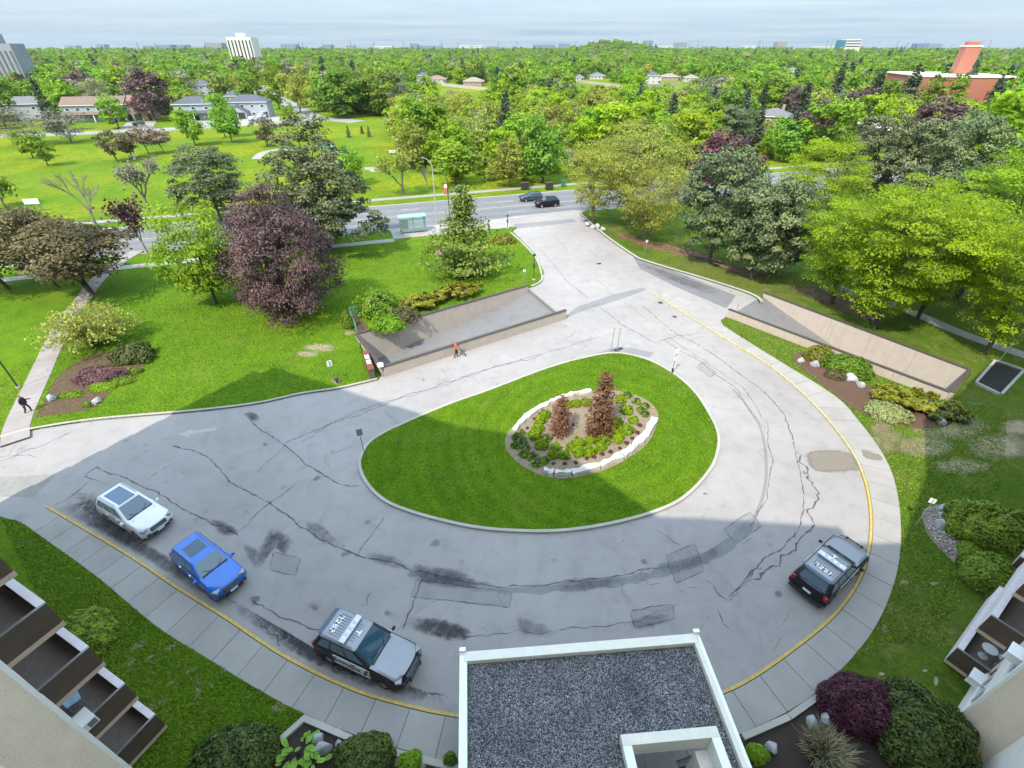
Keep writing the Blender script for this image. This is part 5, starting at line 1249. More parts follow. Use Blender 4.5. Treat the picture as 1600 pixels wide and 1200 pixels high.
PLANT_N = 0
def plant(key, p, H, R, label, name, cat='tree', group=None, rot=None, lean=(0, 0), z=LZ, var=None):
    """one tree or shrub: Empty + trunk + crown, meshes shared between alike ones"""
    global PLANT_N
    Hn, Rn, V = KIND[key]; t_, c_ = V[(PLANT_N if var is None else var) % len(V)]; PLANT_N += 1
    root = empty(name, (p[0], p[1], z), R_.uniform(0, 6.28) if rot is None else rot, label, cat, group)
    root.scale = (R / Rn, R / Rn, H / Hn)
    if lean != (0, 0): root.rotation_euler = (lean[0], lean[1], root.rotation_euler[2])
    link('trunk' if cat == 'tree' else 'stem', t_, root); link('crown' if cat == 'tree' else 'foliage', c_, root)
    return root
def ptree(key, px, py, ytop, wpx, label, name, cat='tree', **kw):
    p = at(px, py, LZ); H = max(1.0, height_of(p, ytop)); R = wpx / 2 / (FPX / depth(p, H * .55))
    return plant(key, p, H, R, label, name, cat, **kw)
HERO = [
    ('purple_maple', 455, 488, 298, 176, 'big dark purple maple on the front lawn, its crown reaching low', 'maple_tree'),
    ('big_pine', 512, 392, 186, 175, 'tallest shaggy pine, brownish needles, behind the purple maple', 'pine_tree'),
    ('round_pine', 345, 345, 232, 112, 'dark pine rising left of the purple maple, past the bare trees', 'pine_tree'),
    ('green_maple', 338, 474, 322, 118, 'bright green young maple left of the big purple maple', 'maple_tree'),
    ('bronze_tree', 92, 450, 338, 130, 'bronze-red tree between the other two bronze trees, nearer the street', 'crabapple_tree'),
    ('bronze_tree', 146, 460, 356, 184, 'bronze-leaved spreading tree over the lawn walkway', 'crabapple_tree'),
    ('bronze_tree', 15, 452, 336, 180, 'bronze-green tree cut by the left edge of the picture', 'crabapple_tree'),
    ('white_pine', 728, 428, 290, 132, 'layered yellow-green pine alone on the lawn above the junipers', 'pine_tree'),
    ('locust', 985, 350, 200, 205, 'wide olive thin-leaved locust at the drive entrance', 'locust_tree'),
    ('locust', 928, 348, 222, 125, 'olive thin-leaved locust leaning over the street corner, leftmost', 'locust_tree'),
    ('locust', 1008, 376, 262, 140, 'low yellow-olive locust nearest the drive, right of entrance', 'locust_tree'),
    ('mid_red', 1112, 318, 214, 104, 'purple-red tree behind the two lawn pines on the right', 'plum_tree'),
    ('round_pine', 1107, 410, 236, 124, 'grey-green pine with a long bare trunk beside the drive', 'pine_tree'),
    ('round_pine', 1212, 425, 292, 92, 'small grey-green pine tucked against the leftmost lime maple', 'pine_tree'),
    ('lime_maple', 1432, 500, 318, 150, 'lime-green maple low over the middle of the side walkway', 'maple_tree'),
    ('mid_lime', 1502, 226, 160, 70, 'yellow-green tree in front of the brick school right half', 'maple_tree'),
    ('spruce', 1534, 190, 116, 36, 'dark spruce at the right end of the brick school', 'spruce_tree'),
    ('round_pine', 1172, 436, 285, 124, 'grey-green pine just left of the lime maples', 'pine_tree'),
    ('lime_maple', 1258, 372, 222, 135, 'lime-green maple at the back behind the right-hand pine', 'maple_tree'),
    ('lime_maple', 1300, 474, 300, 175, 'lime-green maple leftmost of those above the right ramp wall', 'maple_tree'),
    ('lime_maple', 1365, 512, 292, 205, 'lime-green maple with dark forked trunks above the ramp wall middle', 'maple_tree'),
    ('lime_maple', 1492, 470, 262, 225, 'broad lime-green maple standing behind the side walkway', 'maple_tree'),
    ('lime_maple', 1542, 552, 330, 190, 'leaning lime-green maple near the square grating', 'maple_tree'),
    ('lime_maple', 1640, 500, 300, 210, 'lime-green maple cut by the right edge of the picture', 'maple_tree'),
    ('round_pine', 1335, 330, 182, 92, 'dark round pine in front of the white flat roof', 'pine_tree'),
    ('round_pine', 1400, 345, 192, 98, 'brown-tinged pine right of the white flat roof', 'pine_tree'),
    ('round_pine', 1462, 335, 180, 110, 'tall grey-green pine behind the broad lime maple', 'pine_tree'),
    ('mid_lime', 1540, 300, 140, 135, 'lime-green tree below the brick school, by the car park', 'maple_tree'),
    ('green_maple', 1590, 330, 205, 110, 'green tree at the right edge below the car park', 'maple_tree'),
    # park and middle distance
    ('mid_fresh', 712, 288, 224, 68, 'round bright green tree on the far pavement, right of the street lamp', 'maple_tree'),
    ('mid_green', 848, 284, 184, 78, 'dark green full tree left of the big locust', 'maple_tree'),
    ('spruce', 790, 238, 140, 44, 'tall dark spruce standing above the young wood', 'spruce_tree'),
    ('mid_olive', 795, 290, 222, 60, 'grey-green tree below the tall dark spruce', 'willow_tree'),
    ('mid_column', 662, 250, 150, 42, 'tall columnar green poplar at the edge of park', 'poplar_tree'),
    ('mid_column', 688, 248, 158, 44, 'second columnar green poplar, right of the taller one', 'poplar_tree'),
    ('mid_column', 640, 222, 148, 36, 'columnar poplar leftmost at the edge of park', 'poplar_tree'),
    ('small_green', 556, 288, 226, 46, 'green bushy tree touching the tall pine, by the playground', 'maple_tree'),
    ('mid_green', 536, 182, 114, 76, 'broad yellow-topped green tree at the street corner above park', 'oak_tree'),
    ('mid_green', 600, 180, 112, 70, 'dark green broad tree right of the yellow-topped one', 'oak_tree'),
    ('mid_olive', 470, 176, 100, 48, 'tall thin street tree beside the residential road', 'elm_tree'),
    ('mid_fresh', 437, 170, 98, 44, 'tall green street tree left of the residential road', 'elm_tree'),
    ('mid_purple', 243, 188, 111, 66, 'round dark purple beech in front of the townhouses', 'beech_tree'),
    ('mid_orange', 396, 150, 108, 44, 'orange-yellow tree behind the grey gabled house', 'maple_tree'),
    ('small_green', 305, 226, 172, 48, 'small green tree with shadow on park grass below the slate-roofed house', 'linden_tree'),
    ('small_green', 363, 222, 165, 46, 'green tree on park grass left of the gabled house', 'linden_tree'),
    ('small_green', 352, 214, 148, 40, 'taller green tree directly behind the pair on park grass', 'linden_tree'),
    ('crab', 418, 228, 184, 46, 'olive crabapple touching the tall pine on park side', 'crabapple_tree'),
    ('crab', 184, 252, 208, 46, 'bronze crabapple on the left of the park row', 'crabapple_tree'),
    ('crab', 206, 246, 206, 40, 'bronze crabapple second in the park row', 'crabapple_tree'),
    ('blossom', 233, 240, 200, 44, 'pinkish-brown crabapple third in the park row', 'crabapple_tree'),
    ('blossom', 256, 238, 202, 38, 'pinkish-brown crabapple on the right of the park row', 'crabapple_tree'),
    ('small_green', 75, 258, 212, 40, 'bright green sapling on the park grass near the left edge', 'linden_tree'),
    ('small_green', 52, 246, 205, 40, 'bright green sapling next to the dark hedge at left', 'linden_tree'),
    ('mid_grey', 40, 226, 172, 80, 'grey-green willow at the left edge of the park', 'willow_tree'),
    ('mid_grey', 112, 222, 172, 70, 'grey-green willow in front of the brown-roofed townhouse', 'willow_tree'),
    ('spruce', 88, 205, 120, 36, 'dark brownish spruce beside the brown-roofed townhouse', 'spruce_tree'),
    ('mid_green', 10, 200, 128, 50, 'dark green tree at the left edge beyond the park', 'oak_tree'),
    ('mid_fresh', 186, 200, 150, 42, 'fresh green tree left of the purple beech', 'maple_tree'),
    ('spruce', 192, 158, 108, 30, 'dark spruce behind the townhouses, left of the purple beech', 'spruce_tree'),
    ('spruce', 338, 152, 112, 26, 'dark spruce behind the slate-roofed house', 'spruce_tree'),
    ('small_green', 452, 188, 160, 22, 'low green street tree at the residential corner', 'linden_tree'),
    ('spruce', 1042, 228, 144, 42, 'dark spruce above the locusts, right of the wood', 'spruce_tree'),
    ('spruce', 1020, 214, 150, 30, 'slim dark spruce left of its larger neighbour', 'spruce_tree'),
    ('spruce', 1148, 232, 140, 44, 'dark spruce left of the grey-roofed house', 'spruce_tree'),
    ('spruce', 1174, 240, 168, 40, 'blue-green spruce on the open grass, below the grey-roofed house', 'spruce_tree'),
    ('spruce', 1236, 226, 128, 50, 'dark brownish spruce right of the grey-roofed house', 'spruce_tree'),
    ('spruce', 1290, 190, 98, 40, 'tall dark spruce in the middle of the right-hand trees', 'spruce_tree'),
    ('spruce', 1348, 196, 112, 50, 'broad dark spruce left of the tallest one', 'spruce_tree'),
    ('spruce', 1400, 198, 100, 56, 'tallest dark spruce left of the brick school', 'spruce_tree'),
    ('mid_green', 1456, 188, 114, 60, 'rounded dark green tree in front of the brick school', 'oak_tree'),
    ('spruce', 1490, 182, 92, 34, 'dark spruce standing against the brick school tower', 'spruce_tree'),
    ('mid_green', 1085, 238, 158, 80, 'grey-green broad tree behind the purple-red tree', 'oak_tree'),
    ('mid_lime', 1078, 205, 148, 40, 'yellow-green round tree right of the dark spruces', 'maple_tree'),
    ('mid_grey', 1098, 182, 122, 52, 'silvery grey-green tree above the locusts', 'willow_tree'),
    ('mid_green', 1150, 176, 120, 60, 'full green tree above the silvery one, to its right', 'oak_tree'),
    ('mid_lime', 965, 240, 160, 90, 'yellow-green leafy tree in the wood above the big locust', 'maple_tree'),
    ('mid_lime', 868, 212, 150, 46, 'yellow-green tree in the wood right of the tall spruce', 'maple_tree'),
    ('mid_olive', 925, 205, 140, 56, 'pale olive tree in the middle of the wood', 'ash_tree'),
]
for k_, x, y, yt, w_, lab, nm in HERO: ptree(k_, x, y, yt, w_, lab, nm, rot=0.6 if nm == 'locust_tree' else None)
for x, y, yt in ((545, 214, 196), (566, 208, 197), (577, 213, 197)):
    ptree('small_cone', x, y, yt, 9, {545: 'leftmost of three small dark conical cedars on park grass', 566: 'middle and smallest of three small conical cedars on park grass', 577: 'rightmost of three small dark conical cedars on park grass'}[x], 'cedar_tree')
# bare and thin trees at left
def bare(px, py, ytop, label, seed, mat='greybark', spread=.5, leaf=None, nleaf=5, r0=.13, lean=(0, 0), size=.2):
    p = at(px, py, LZ); H = height_of(p, ytop); me, tips = bare_tree('trunk', M[mat], H * .52, seed, r0, spread)
    top = max(tips[:, 2]); s_ = H / top
    root = empty('bare_tree' if not leaf else 'budding_tree', (*p, LZ), R_.uniform(0, 6), label, 'tree'); root.scale = (s_, s_, s_)
    if lean != (0, 0): root.rotation_euler = (lean[0], lean[1], 0)
    link('trunk', me, root)
    if leaf:
        r = np.random.default_rng(seed); P = np.repeat(tips, nleaf, 0) + r.normal(0, .28, (len(tips) * nleaf, 3)); V, F, T = leaf_quads(P, r.normal(size=P.shape) + [0, 0, .5], size * (.6 + .8 * r.random(len(P))), r, r.random(len(P)))
        link('crown', tri_mesh('crown', V, F, LEAF[leaf], T), root)
    return root
bare(151, 354, 268, 'leafless slim tree beside the far pavement on the left', 3, r0=.10, spread=.42)
bare(234, 332, 252, 'nearly bare grey tree with a broad thin crown beside the street', 8, r0=.13, spread=.5, leaf='grey', nleaf=3)
bare(236, 408, 312, 'slim young tree with sparse purplish leaves left of the green maple', 12, r0=.08, spread=.36, leaf='maroon', nleaf=3)
bare(630, 303, 238, 'thin budding tree on the far grass left of the street lamp', 21, r0=.13, spread=.62, leaf='olive', nleaf=5)
bare(668, 300, 262, 'small bare tree close to the street lamp', 5, r0=.05, spread=.4)
bare(8, 322, 280, 'small tree touching the left edge of the picture in park', 33, r0=.08, leaf='green', nleaf=6)

# ------------------------------------------------------------------ shrubs
def mound(name, mat, rx, ry, h, n, leaf, seed, boxy=2.4, core=True, jit=.06, up=.35, rough=.12):
    """dense shrub: leafy shell over a twiggy dark core, one crown mesh"""
    r = np.random.default_rng(seed); d = r.normal(size=(n, 3)); d[:, 2] = np.abs(d[:, 2]) * 1.1 - .12; d /= np.linalg.norm(d, axis=1)[:, None]
    q = (np.abs(d) ** boxy).sum(1) ** (-1 / boxy)
    th = np.arctan2(d[:, 1], d[:, 0]); ph = r.random(4) * 6.28
    l = 1 + rough * (np.sin(3 * th + ph[0] + 2 * d[:, 2]) * .5 + np.sin(5 * th + ph[1] - 4 * d[:, 2]) * .35 + np.sin(9 * th + 7 * d[:, 2] + ph[2]) * .3)
    rad = q * l * (1 - np.abs(r.normal(0, jit, n)) - .10 * (r.random(n) < .3))
    P = d * rad[:, None] * np.array([rx, ry, h * .86]); P[:, 2] += h * .14; P[:, 2] = np.maximum(P[:, 2], .02)
    cl = np.sin(P[:, 0] * 9 / max(rx, .3) + ph[0]) * np.sin(P[:, 1] * 9 / max(rx, .3) + ph[1]) * np.sin(P[:, 2] * 8 / max(h, .3) + ph[3])
    t = np.clip(.45 + .35 * cl + r.normal(0, .22, n), 0, 1)
    V, F, T = leaf_quads(P, d + np.array([0, 0, up]) + r.normal(0, .5, (n, 3)), leaf * (.6 + .8 * r.random(n)), r, t)
    return tri_mesh(name, V, F, LEAF[mat], T)
def core_mesh(rx, ry, h, mat, seed=1):
    b = bmesh.new(); bmesh.ops.create_icosphere(b, subdivisions=2, radius=1)
    for v in b.verts: v.co = Vector((v.co.x * rx * .74, v.co.y * ry * .74, max(0, v.co.z * h * .62 + h * .22)))
    me = bpy.data.meshes.new('stem'); b.to_mesh(me); b.free(); me.materials.append(mat); return me
M['twig'] = flat('dark_twigs', (.030, .028, .016), .95, .3, 8)
def shrub(mat, px, py, wpx, hpx, label, name='shrub', n=4200, leaf=.13, seed=1, aspect=.8, boxy=2.3, rz=0.0, z=LZ, group=None, rough=.12, h=None, cat='shrub'):
    """px,py: photo pixel of the middle of its foot; wpx: width in the photo; h in metres"""
    p = at(px, py, z); rx = wpx / 2 / (FPX / depth(p, .4)); ry = rx * aspect
    root = empty(name, (*p, z), rz, label, cat, group)
    link('stem', core_mesh(rx, ry, h, M['twig']), root)
    link('foliage', mound('foliage', mat, rx, ry, h, n, leaf, seed, boxy, rough=rough), root)
    return root
shrub('box', 1546, 838, 122, 0, 'large clipped dark green hedge mound beside the grey boulders', 'hedge_shrub', 11000, .15, 3, .72, 2.5, -.35, h=2.0)
shrub('box', 1541, 905, 80, 0, 'clipped yellow-green round bush beside the right wing balcony', 'hedge_shrub', 6500, .11, 4, .85, 2.8, -.4, h=1.25)
shrub('green', 1512, 862, 34, 0, 'small soft green shrub between the two clipped hedges', 'small_shrub', 1100, .10, 5, .9, 2, h=.55)
shrub('green', 1568, 876, 30, 0, 'small grey-green shrub right of the soft green one', 'small_shrub', 900, .10, 6, .9, 2, h=.5)
shrub('box', 143, 996, 84, 0, 'clipped oval green bush on the lawn beside left wing', 'hedge_shrub', 8500, .10, 7, .8, 2.7, -.5, h=1.35)
shrub('yew', 372, 1192, 130, 0, 'dark green bush at bottom left of the planted corner bed', 'yew_shrub', 9000, .10, 8, .8, 2.2, h=1.25)
shrub('yew', 572, 1194, 94, 0, 'dark green bush behind the grey rocks left of canopy', 'yew_shrub', 6000, .10, 9, .85, 2.2, h=1.15)
shrub('maroon', 1332, 1112, 104, 0, 'dark maroon rounded shrub right of the canopy', 'maroon_shrub', 9000, .085, 10, .85, 2.3, -.5, h=1.9, rough=.16)
shrub('yew', 1424, 1150, 142, 0, 'big dark green yew right of the maroon shrub', 'yew_shrub', 14000, .105, 11, .95, 2.3, -.4, h=2.1)
shrub('gold', 1278, 560, 46, 0, 'golden bushy shrub at the upper end of the juniper bed', 'golden_shrub', 2400, .13, 12, .9, 2, h=1.3)
shrub('green', 1322, 578, 74, 0, 'mid green shrub behind the boulders of the juniper bed', 'green_shrub', 4200, .14, 13, .7, 2, -.6, h=1.3)
shrub('bronze', 1306, 588, 36, 0, 'low reddish-green shrub at the front of juniper bed', 'small_shrub', 1300, .12, 14, .8, 2, h=.6)
shrub('cream', 1386, 648, 66, 0, 'pale cream variegated shrub beside the big juniper', 'cream_shrub', 4200, .10, 15, .75, 2.3, -.4, h=.8)
shrub('green', 590, 490, 66, 0, 'bright green leafy shrub behind the green fence', 'green_shrub', 3600, .20, 16, .8, 2, h=2.6, rough=.3)
shrub('bronze', 632, 500, 50, 0, 'twiggy mauve-stemmed shrub above the left ramp wall', 'twiggy_shrub', 1500, .16, 17, .8, 2, h=1.5, rough=.3)
shrub('fresh', 608, 512, 52, 0, 'low bright green shrub at the ramp wall end', 'green_shrub', 2600, .17, 18, .8, 2, h=1.2, rough=.3)
shrub('green', 545, 512, 18, 0, 'narrow upright evergreen at the end of green fence', 'small_evergreen', 1200, .12, 19, .9, 2, h=1.9)
shrub('green', 677, 392, 26, 0, 'small round green bush beside the layered pine', 'small_shrub', 1000, .17, 20, .9, 2.2, h=1.2)
shrub('gold', 786, 378, 40, 0, 'golden bush at the lawn corner by the street', 'golden_shrub', 1500, .2, 21, .8, 2, h=1.1)
shrub('yew', 212, 560, 62, 0, 'dark green juniper at the foot of the yellow forsythia', 'juniper_shrub', 4000, .14, 22, .8, 2, h=1.4, rough=.25)
shrub('barberry', 158, 590, 80, 0, 'low maroon barberry in the mulch bed by the walkway', 'barberry_shrub', 4200, .10, 23, .6, 2, .1, h=.9, rough=.2)
shrub('fresh', 160, 606, 44, 0, 'low bright green plant in front of the barberry', 'ground_plant', 1600, .12, 24, .6, 2, h=.35)
shrub('fresh', 192, 596, 40, 0, 'low bright green plant right of the barberry front', 'ground_plant', 1200, .12, 124, .6, 2, h=.35)
shrub('fresh', 112, 618, 40, 0, 'low green plant beside the pale rock by the walkway', 'ground_plant', 1200, .12, 25, .5, 2, h=.3)
shrub('green', 138, 634, 16, 0, 'small green plant between the two walkway rocks', 'ground_plant', 500, .1, 26, .8, 2, h=.35)
shrub('green', 210, 582, 26, 0, 'small dark green plant at the right of the barberry', 'ground_plant', 700, .12, 27, .8, 2, h=.5)
shrub('fresh', 1182, 1180, 34, 0, 'small bright green plant at the right side of canopy', 'ground_plant', 900, .11, 28, .8, 2, h=.5)
shrub('fresh', 642, 1192, 40, 0, 'small green plant left of the canopy, by pinkish stone', 'ground_plant', 900, .11, 29, .8, 2, h=.45)
shrub('green', 704, 1190, 20, 0, 'green plant squeezed against the canopy left side', 'ground_plant', 700, .12, 30, .8, 2, h=.7)
# spreading junipers: layered fans
def juniper(px, py, lpx, wpx, label, mat, seed, h, rz, n=60, per=70, leaf=.22):
    p = at(px, py, LZ); s_ = FPX / depth(p, .5); rx = lpx / 2 / s_; ry = wpx / 2 / s_
    r = np.random.default_rng(seed); P = []; N_ = []; T = []
    m = MB(); m.tube([(0, 0, -.1), (0, 0, .3)], .12, 6)
    for k in range(n):
        a = r.random() * 6.28; f = r.random() ** .5; c = np.array([rx * f * math.cos(a), ry * f * math.sin(a), h * (1 - .55 * f * f) * r.uniform(.55, 1)]); dirv = np.array([math.cos(a), math.sin(a), .25]); ct = r.random()
        m.tube([(0, 0, .2), tuple(c * [.5, .5, .6]), tuple(c)], [.04, .03, .008], 4, cap=False)
        t = r.random(per); w = r.normal(0, .16, per) * (1.15 - t); L_ = .42 * min(rx, 1.6)
        perp = np.array([-dirv[1], dirv[0], 0]); Q = c + np.outer((t - .35) * L_, dirv) + np.outer(w * L_ * 1.5, perp); Q[:, 2] += r.normal(0, .05, per)
        P.append(Q); N_.append(np.array([0, 0, 1.0]) + dirv * .3 + r.normal(0, .4, (per, 3))); T.append(np.clip(.15 + .55 * ct * (c[2] / h) + .4 * t * r.random(per) + .15, 0, 1))
    V, F, TT = leaf_quads(np.concatenate(P), np.concatenate(N_), leaf * r.uniform(.6, 1.3, n * per), r, np.concatenate(T), 1.6); V[:, 2] = np.maximum(V[:, 2], .02)
    root = empty('juniper_shrub', (*p, LZ), rz, label, 'shrub', 'spreading junipers'); link('stem', m.mesh('stem', M['bark'], True), root); link('foliage', tri_mesh('foliage', V, F, LEAF[mat], TT), root)
juniper(1428, 634, 122, 62, 'big spreading yellow-green juniper at the lower end of its bed', 'gold', 41, 1.1, -.5, 90)
juniper(1462, 645, 70, 46, 'spreading juniper tip by the lone grey rock, shade put into its dark colour', 'pine', 42, .8, -.5, 40)  # darker needle colour stands in for shade on the juniper's lower end
juniper(658, 480, 62, 40, 'golden juniper leaning over the ramp wall, left of its twin', 'gold', 43, 1.5, .5, 50, leaf=.28)
juniper(712, 464, 80, 40, 'golden juniper leaning over the ramp wall, right of its twin', 'gold', 44, 1.5, .5, 60, leaf=.28)
# forsythia: arching yellow-green shoots
p = at(150, 540, LZ); root = empty('forsythia_shrub', (*p, LZ), 0, 'large airy yellow-green shrub with arching shoots by the walkway', 'shrub'); r = np.random.default_rng(6)
m = MB(); P = []; N_ = []
for k in range(230):
    a = r.random() * 6.28; l = r.uniform(1.6, 4.4); hh = r.uniform(2.0, 4.6) * (1.15 - l / 7); tt = np.linspace(0, 1, 7)
    pts = np.stack([.25 * math.cos(a) + l * tt ** 1.3 * math.cos(a), .25 * math.sin(a) + l * tt ** 1.3 * math.sin(a), hh * np.sin(tt * 2.0) / .95], 1); pts[:, 2] = np.maximum(pts[:, 2], .05)
    m.tube(list(map(tuple, pts)), [.022, .02, .017, .014, .011, .008, .004], 4, cap=False)
    for q in range(34): f = r.random() ** .6 * 6; i0 = min(int(f), 5); P.append(pts[i0] * (1 - f + i0) + pts[i0 + 1] * (f - i0) + r.normal(0, .07, 3)); N_.append(r.normal(size=3) + [0, 0, .5])
P = np.array(P); V, F, T = leaf_quads(P, np.array(N_), .15 * r.uniform(.6, 1.3, len(P)), r, r.random(len(P)), 1.8)
link('stem', m.mesh('stem', M['greybark'], True), root); link('foliage', tri_mesh('foliage', V, F, LEAF['yellow'], T), root)
# hosta-like broad leaves: every leaf a piece
def hosta(px, py, label, seed, n=26, s=.30, spread=.55):
    p = at(px, py, LZ + .1); root = empty('broadleaf_plant', (*p, LZ + .05), 0, label, 'plant'); r = random.Random(seed)
    m = MB(); t = [(0, 0), (.5, .34), (1, .30), (1.25, 0)]
    L_ = MB(); pts = [(0, 0, 0), (.28, .2, .05), (.7, .25, .06), (1.0, 0, -.05), (.7, -.25, .06), (.28, -.2, .05), (.35, 0, .0), (.7, 0, .0)]
    L_.add(pts, [(0, 6, 1), (1, 6, 7, 2), (2, 7, 3), (0, 5, 6), (5, 4, 7, 6), (4, 3, 7)]); lm = L_.mesh('leaf', LEAF['hosta'], True)
    lm.attributes.new('tint', 'FLOAT', 'POINT').data.foreach_set('value', [.2, .6, .7, .9, .7, .6, .1, .3])
    st = MB(); st.tube([(0, 0, -.1), (0, 0, .18)], .06, 6); st.obj('stem', M['twig'], root)
    for k in range(n):
        a = r.uniform(0, 6.28); f = r.random() ** .5 * spread; o = link('leaf', lm, root); o.location = (f * math.cos(a), f * math.sin(a), .12 + .30 * (1 - f / spread) + r.uniform(0, .08)); sc = s * r.uniform(.7, 1.3); o.scale = (sc, sc * 1.1, sc); o.rotation_euler = (r.uniform(-.3, .3), r.uniform(-.2, .5), a + r.uniform(-.5, .5))
hosta(466, 1178, 'pale green broad-leaved plant nearest the grey rocks in corner bed', 1, 34, .34, .62); hosta(484, 1168, 'pale green broad-leaved plant touching the planter kerb corner', 2, 20, .28, .4); hosta(492, 1196, 'pale green broad-leaved plant at the very bottom edge', 3, 22, .30, .45)
# ornamental grass
p = at(1285, 1180, LZ); root = empty('grass_clump', (*p, LZ), 0, 'tall loose ornamental grass with straw tips, bottom right of canopy', 'plant'); r = np.random.default_rng(2); m = MB()
bl_v = []; bl_f = []; tt_ = []
for k in range(900):
    a = r.random() * 6.28; f = r.random() ** .5 * .75; b0 = np.array([f * math.cos(a), f * math.sin(a), 0]); l = r.uniform(.5, 1.05); a2 = a + r.normal(0, .6); d = np.array([math.cos(a2), math.sin(a2), 0]); o_ = r.uniform(.2, .8); w = np.array([-d[1], d[0], 0]) * .012; i = len(bl_v)
    p1 = b0 + d * l * o_ * .35 + [0, 0, l * .6]; p2 = b0 + d * l * o_ + [0, 0, l * .85]; bl_v += [b0 - w, b0 + w, p1 + w, p1 - w, p2]; bl_f += [(i, i + 1, i + 2, i + 3), (i + 3, i + 2, i + 4)]; q = r.random(); tt_ += [q * .3, q * .3, q * .7, q * .7, q]
me = bpy.data.meshes.new('blades'); me.from_pydata([tuple(v) for v in bl_v], [], bl_f); me.materials.append(LEAF['straw']); me.attributes.new('tint', 'FLOAT', 'POINT').data.foreach_set('value', tt_); link('blades', me, root)
mm = MB(); mm.tube([(0, 0, -.1), (0, 0, .05)], .3, 8); mm.obj('crown', M['twig'], root)
# island bed: two dead cedars, small bright shrubs, tiny purple plants
KIND['dead_cedar'] = None
for (px, py, yt, wp, lab, sd_) in ((936, 678, 585, 44, 'taller rust-brown dead cedar in the island flower bed', 3), (875, 676, 622, 36, 'shorter thin brown dead cedar in the island flower bed', 9)):
    p = at(px, py, .15); H = height_of(p, yt); R = wp / 2 / (FPX / depth(p, 1)) * 1.15; V_, C_ = conifer('crown', LEAF['rust'], H, R, .05, sd_, 22, 12, 22 if sd_ == 3 else 9, .14, 'cedar')
    root = empty('cedar_tree', (*p, .15), 0, lab, 'tree', 'dead cedars in the flower bed'); link('trunk', conifer_trunk('trunk', M['bark'], H, C_, .07, 2), root); link('crown', V_, root)
SM = [mound('foliage', 'lime', .42, .42, .5, 620, .11, 60 + k, 2, rough=.25) for k in range(3)]; SG = [mound('foliage', 'fresh', .36, .36, .36, 480, .10, 70 + k, 2, rough=.25) for k in range(2)]; SP_ = [mound('foliage', 'maroon', .2, .2, .2, 160, .07, 80 + k, 2, rough=.3) for k in range(2)]
SCORE = core_mesh(.42, .42, .5, M['twig'])
def zb(x, y): return (780 + x * 260 / 1600, 570 + y * 190 / 1169)
bright = [(650, 395), (735, 385), (835, 375), (1160, 345), (1225, 450), (1290, 545), (1125, 570), (1230, 640), (1125, 640), (1140, 720), (1005, 740), (975, 800), (875, 740), (765, 850), (690, 800), (868, 850), (625, 880), (510, 880), (545, 800), (405, 785), (340, 690), (370, 620), (395, 545), (440, 490), (760, 770)]
soft = [(215, 660), (220, 740), (160, 780), (255, 810), (240, 865), (320, 890), (440, 925), (1400, 480), (1360, 440), (1320, 360), (1235, 300), (455, 715), (360, 950), (170, 700), (1400, 405)]
tiny = [(270, 610), (340, 520), (395, 475), (520, 950), (630, 950), (735, 940), (840, 905), (990, 860), (1070, 840), (1160, 805), (1225, 755), (1280, 710), (1330, 655), (1355, 585), (910, 890), (710, 580)]
words = ['first', 'second', 'third', 'fourth', 'fifth', 'sixth', 'seventh', 'eighth', 'ninth', 'tenth', 'eleventh', 'twelfth', 'thirteenth', 'fourteenth', 'fifteenth', 'sixteenth', 'seventeenth', 'eighteenth', 'nineteenth', 'twentieth', 'twenty-first', 'twenty-second', 'twenty-third', 'twenty-fourth', 'twenty-fifth']
def bedplants(L, meshes, nm, desc, grp, s0, core):
    o_ = sorted(range(len(L)), key=lambda i: L[i][0])
    for rank, i in enumerate(o_):
        p = at(*zb(*L[i]), .16); s_ = s0 * R_.uniform(.85, 1.2)
        near = min((abs(L[i][0] - 580) + abs(L[i][1] - 560), 'the thin brown cedar'), (abs(L[i][0] - 950) + abs(L[i][1] - 560), 'the tall brown cedar'))[1]
        root = empty(nm, (*p, .15), R_.uniform(0, 6), f'{desc}, {words[rank]} from left, nearer {near}', 'shrub' if core else 'plant', grp); root.scale = (s_, s_, s_)
        if core: link('stem', SCORE, root)
        link('foliage', meshes[i % len(meshes)], root)
bedplants(bright, SM, 'bedding_shrub', 'bright yellow-green island bed shrub', 'bright green shrubs in the island bed', 1.02, True)
bedplants(soft, SG, 'bedding_shrub', 'soft green island bed shrub', 'soft green shrubs in the island bed', .95, True)
bedplants(tiny, SP_, 'bedding_plant', 'tiny purple island bed plant', 'tiny purple plants in the island bed', .75, False)
# ------------------------------------------------------------------ rocks
def rock(px, py, wpx, label, seed, mat='rock', h=.5, asp=.75, name='boulder', z=LZ):
    p = at(px, py, z); s_ = wpx / 2 / (FPX / depth(p, .2)); o = link(name, rock_mesh(name, s_, s_ * asp, h * .62, seed, M[mat]), None, (*p, z + h * .30)); o.rotation_euler = (0, 0, R_.uniform(0, 6)); return tag(o, label, 'rock')
rock(82, 624, 15, 'pale grey rock beside the walkway at the barberry bed', 1, h=.6); rock(153, 629, 15, 'pale grey rock on the mulch at the lawn edge', 2, h=.45)
rock(497, 1157, 20, 'grey rock at the back of the three in the corner bed', 3, h=.55, asp=.8); rock(507, 1172, 26, 'largest grey rock of the three in the corner bed', 4, h=.6); rock(532, 1168, 20, 'rightmost tilted grey rock of the three in the corner bed', 5, h=.65, asp=.6)
rock(1268, 1132, 20, 'pale square rock on dark mulch, left of a pair by the maroon shrub', 6, h=.45, asp=.9); rock(1289, 1127, 20, 'pale square rock on dark mulch, right of a pair by the maroon shrub', 7, h=.45, asp=.9); rock(1204, 1170, 22, 'pale rock beside the canopy right edge', 8, h=.45)
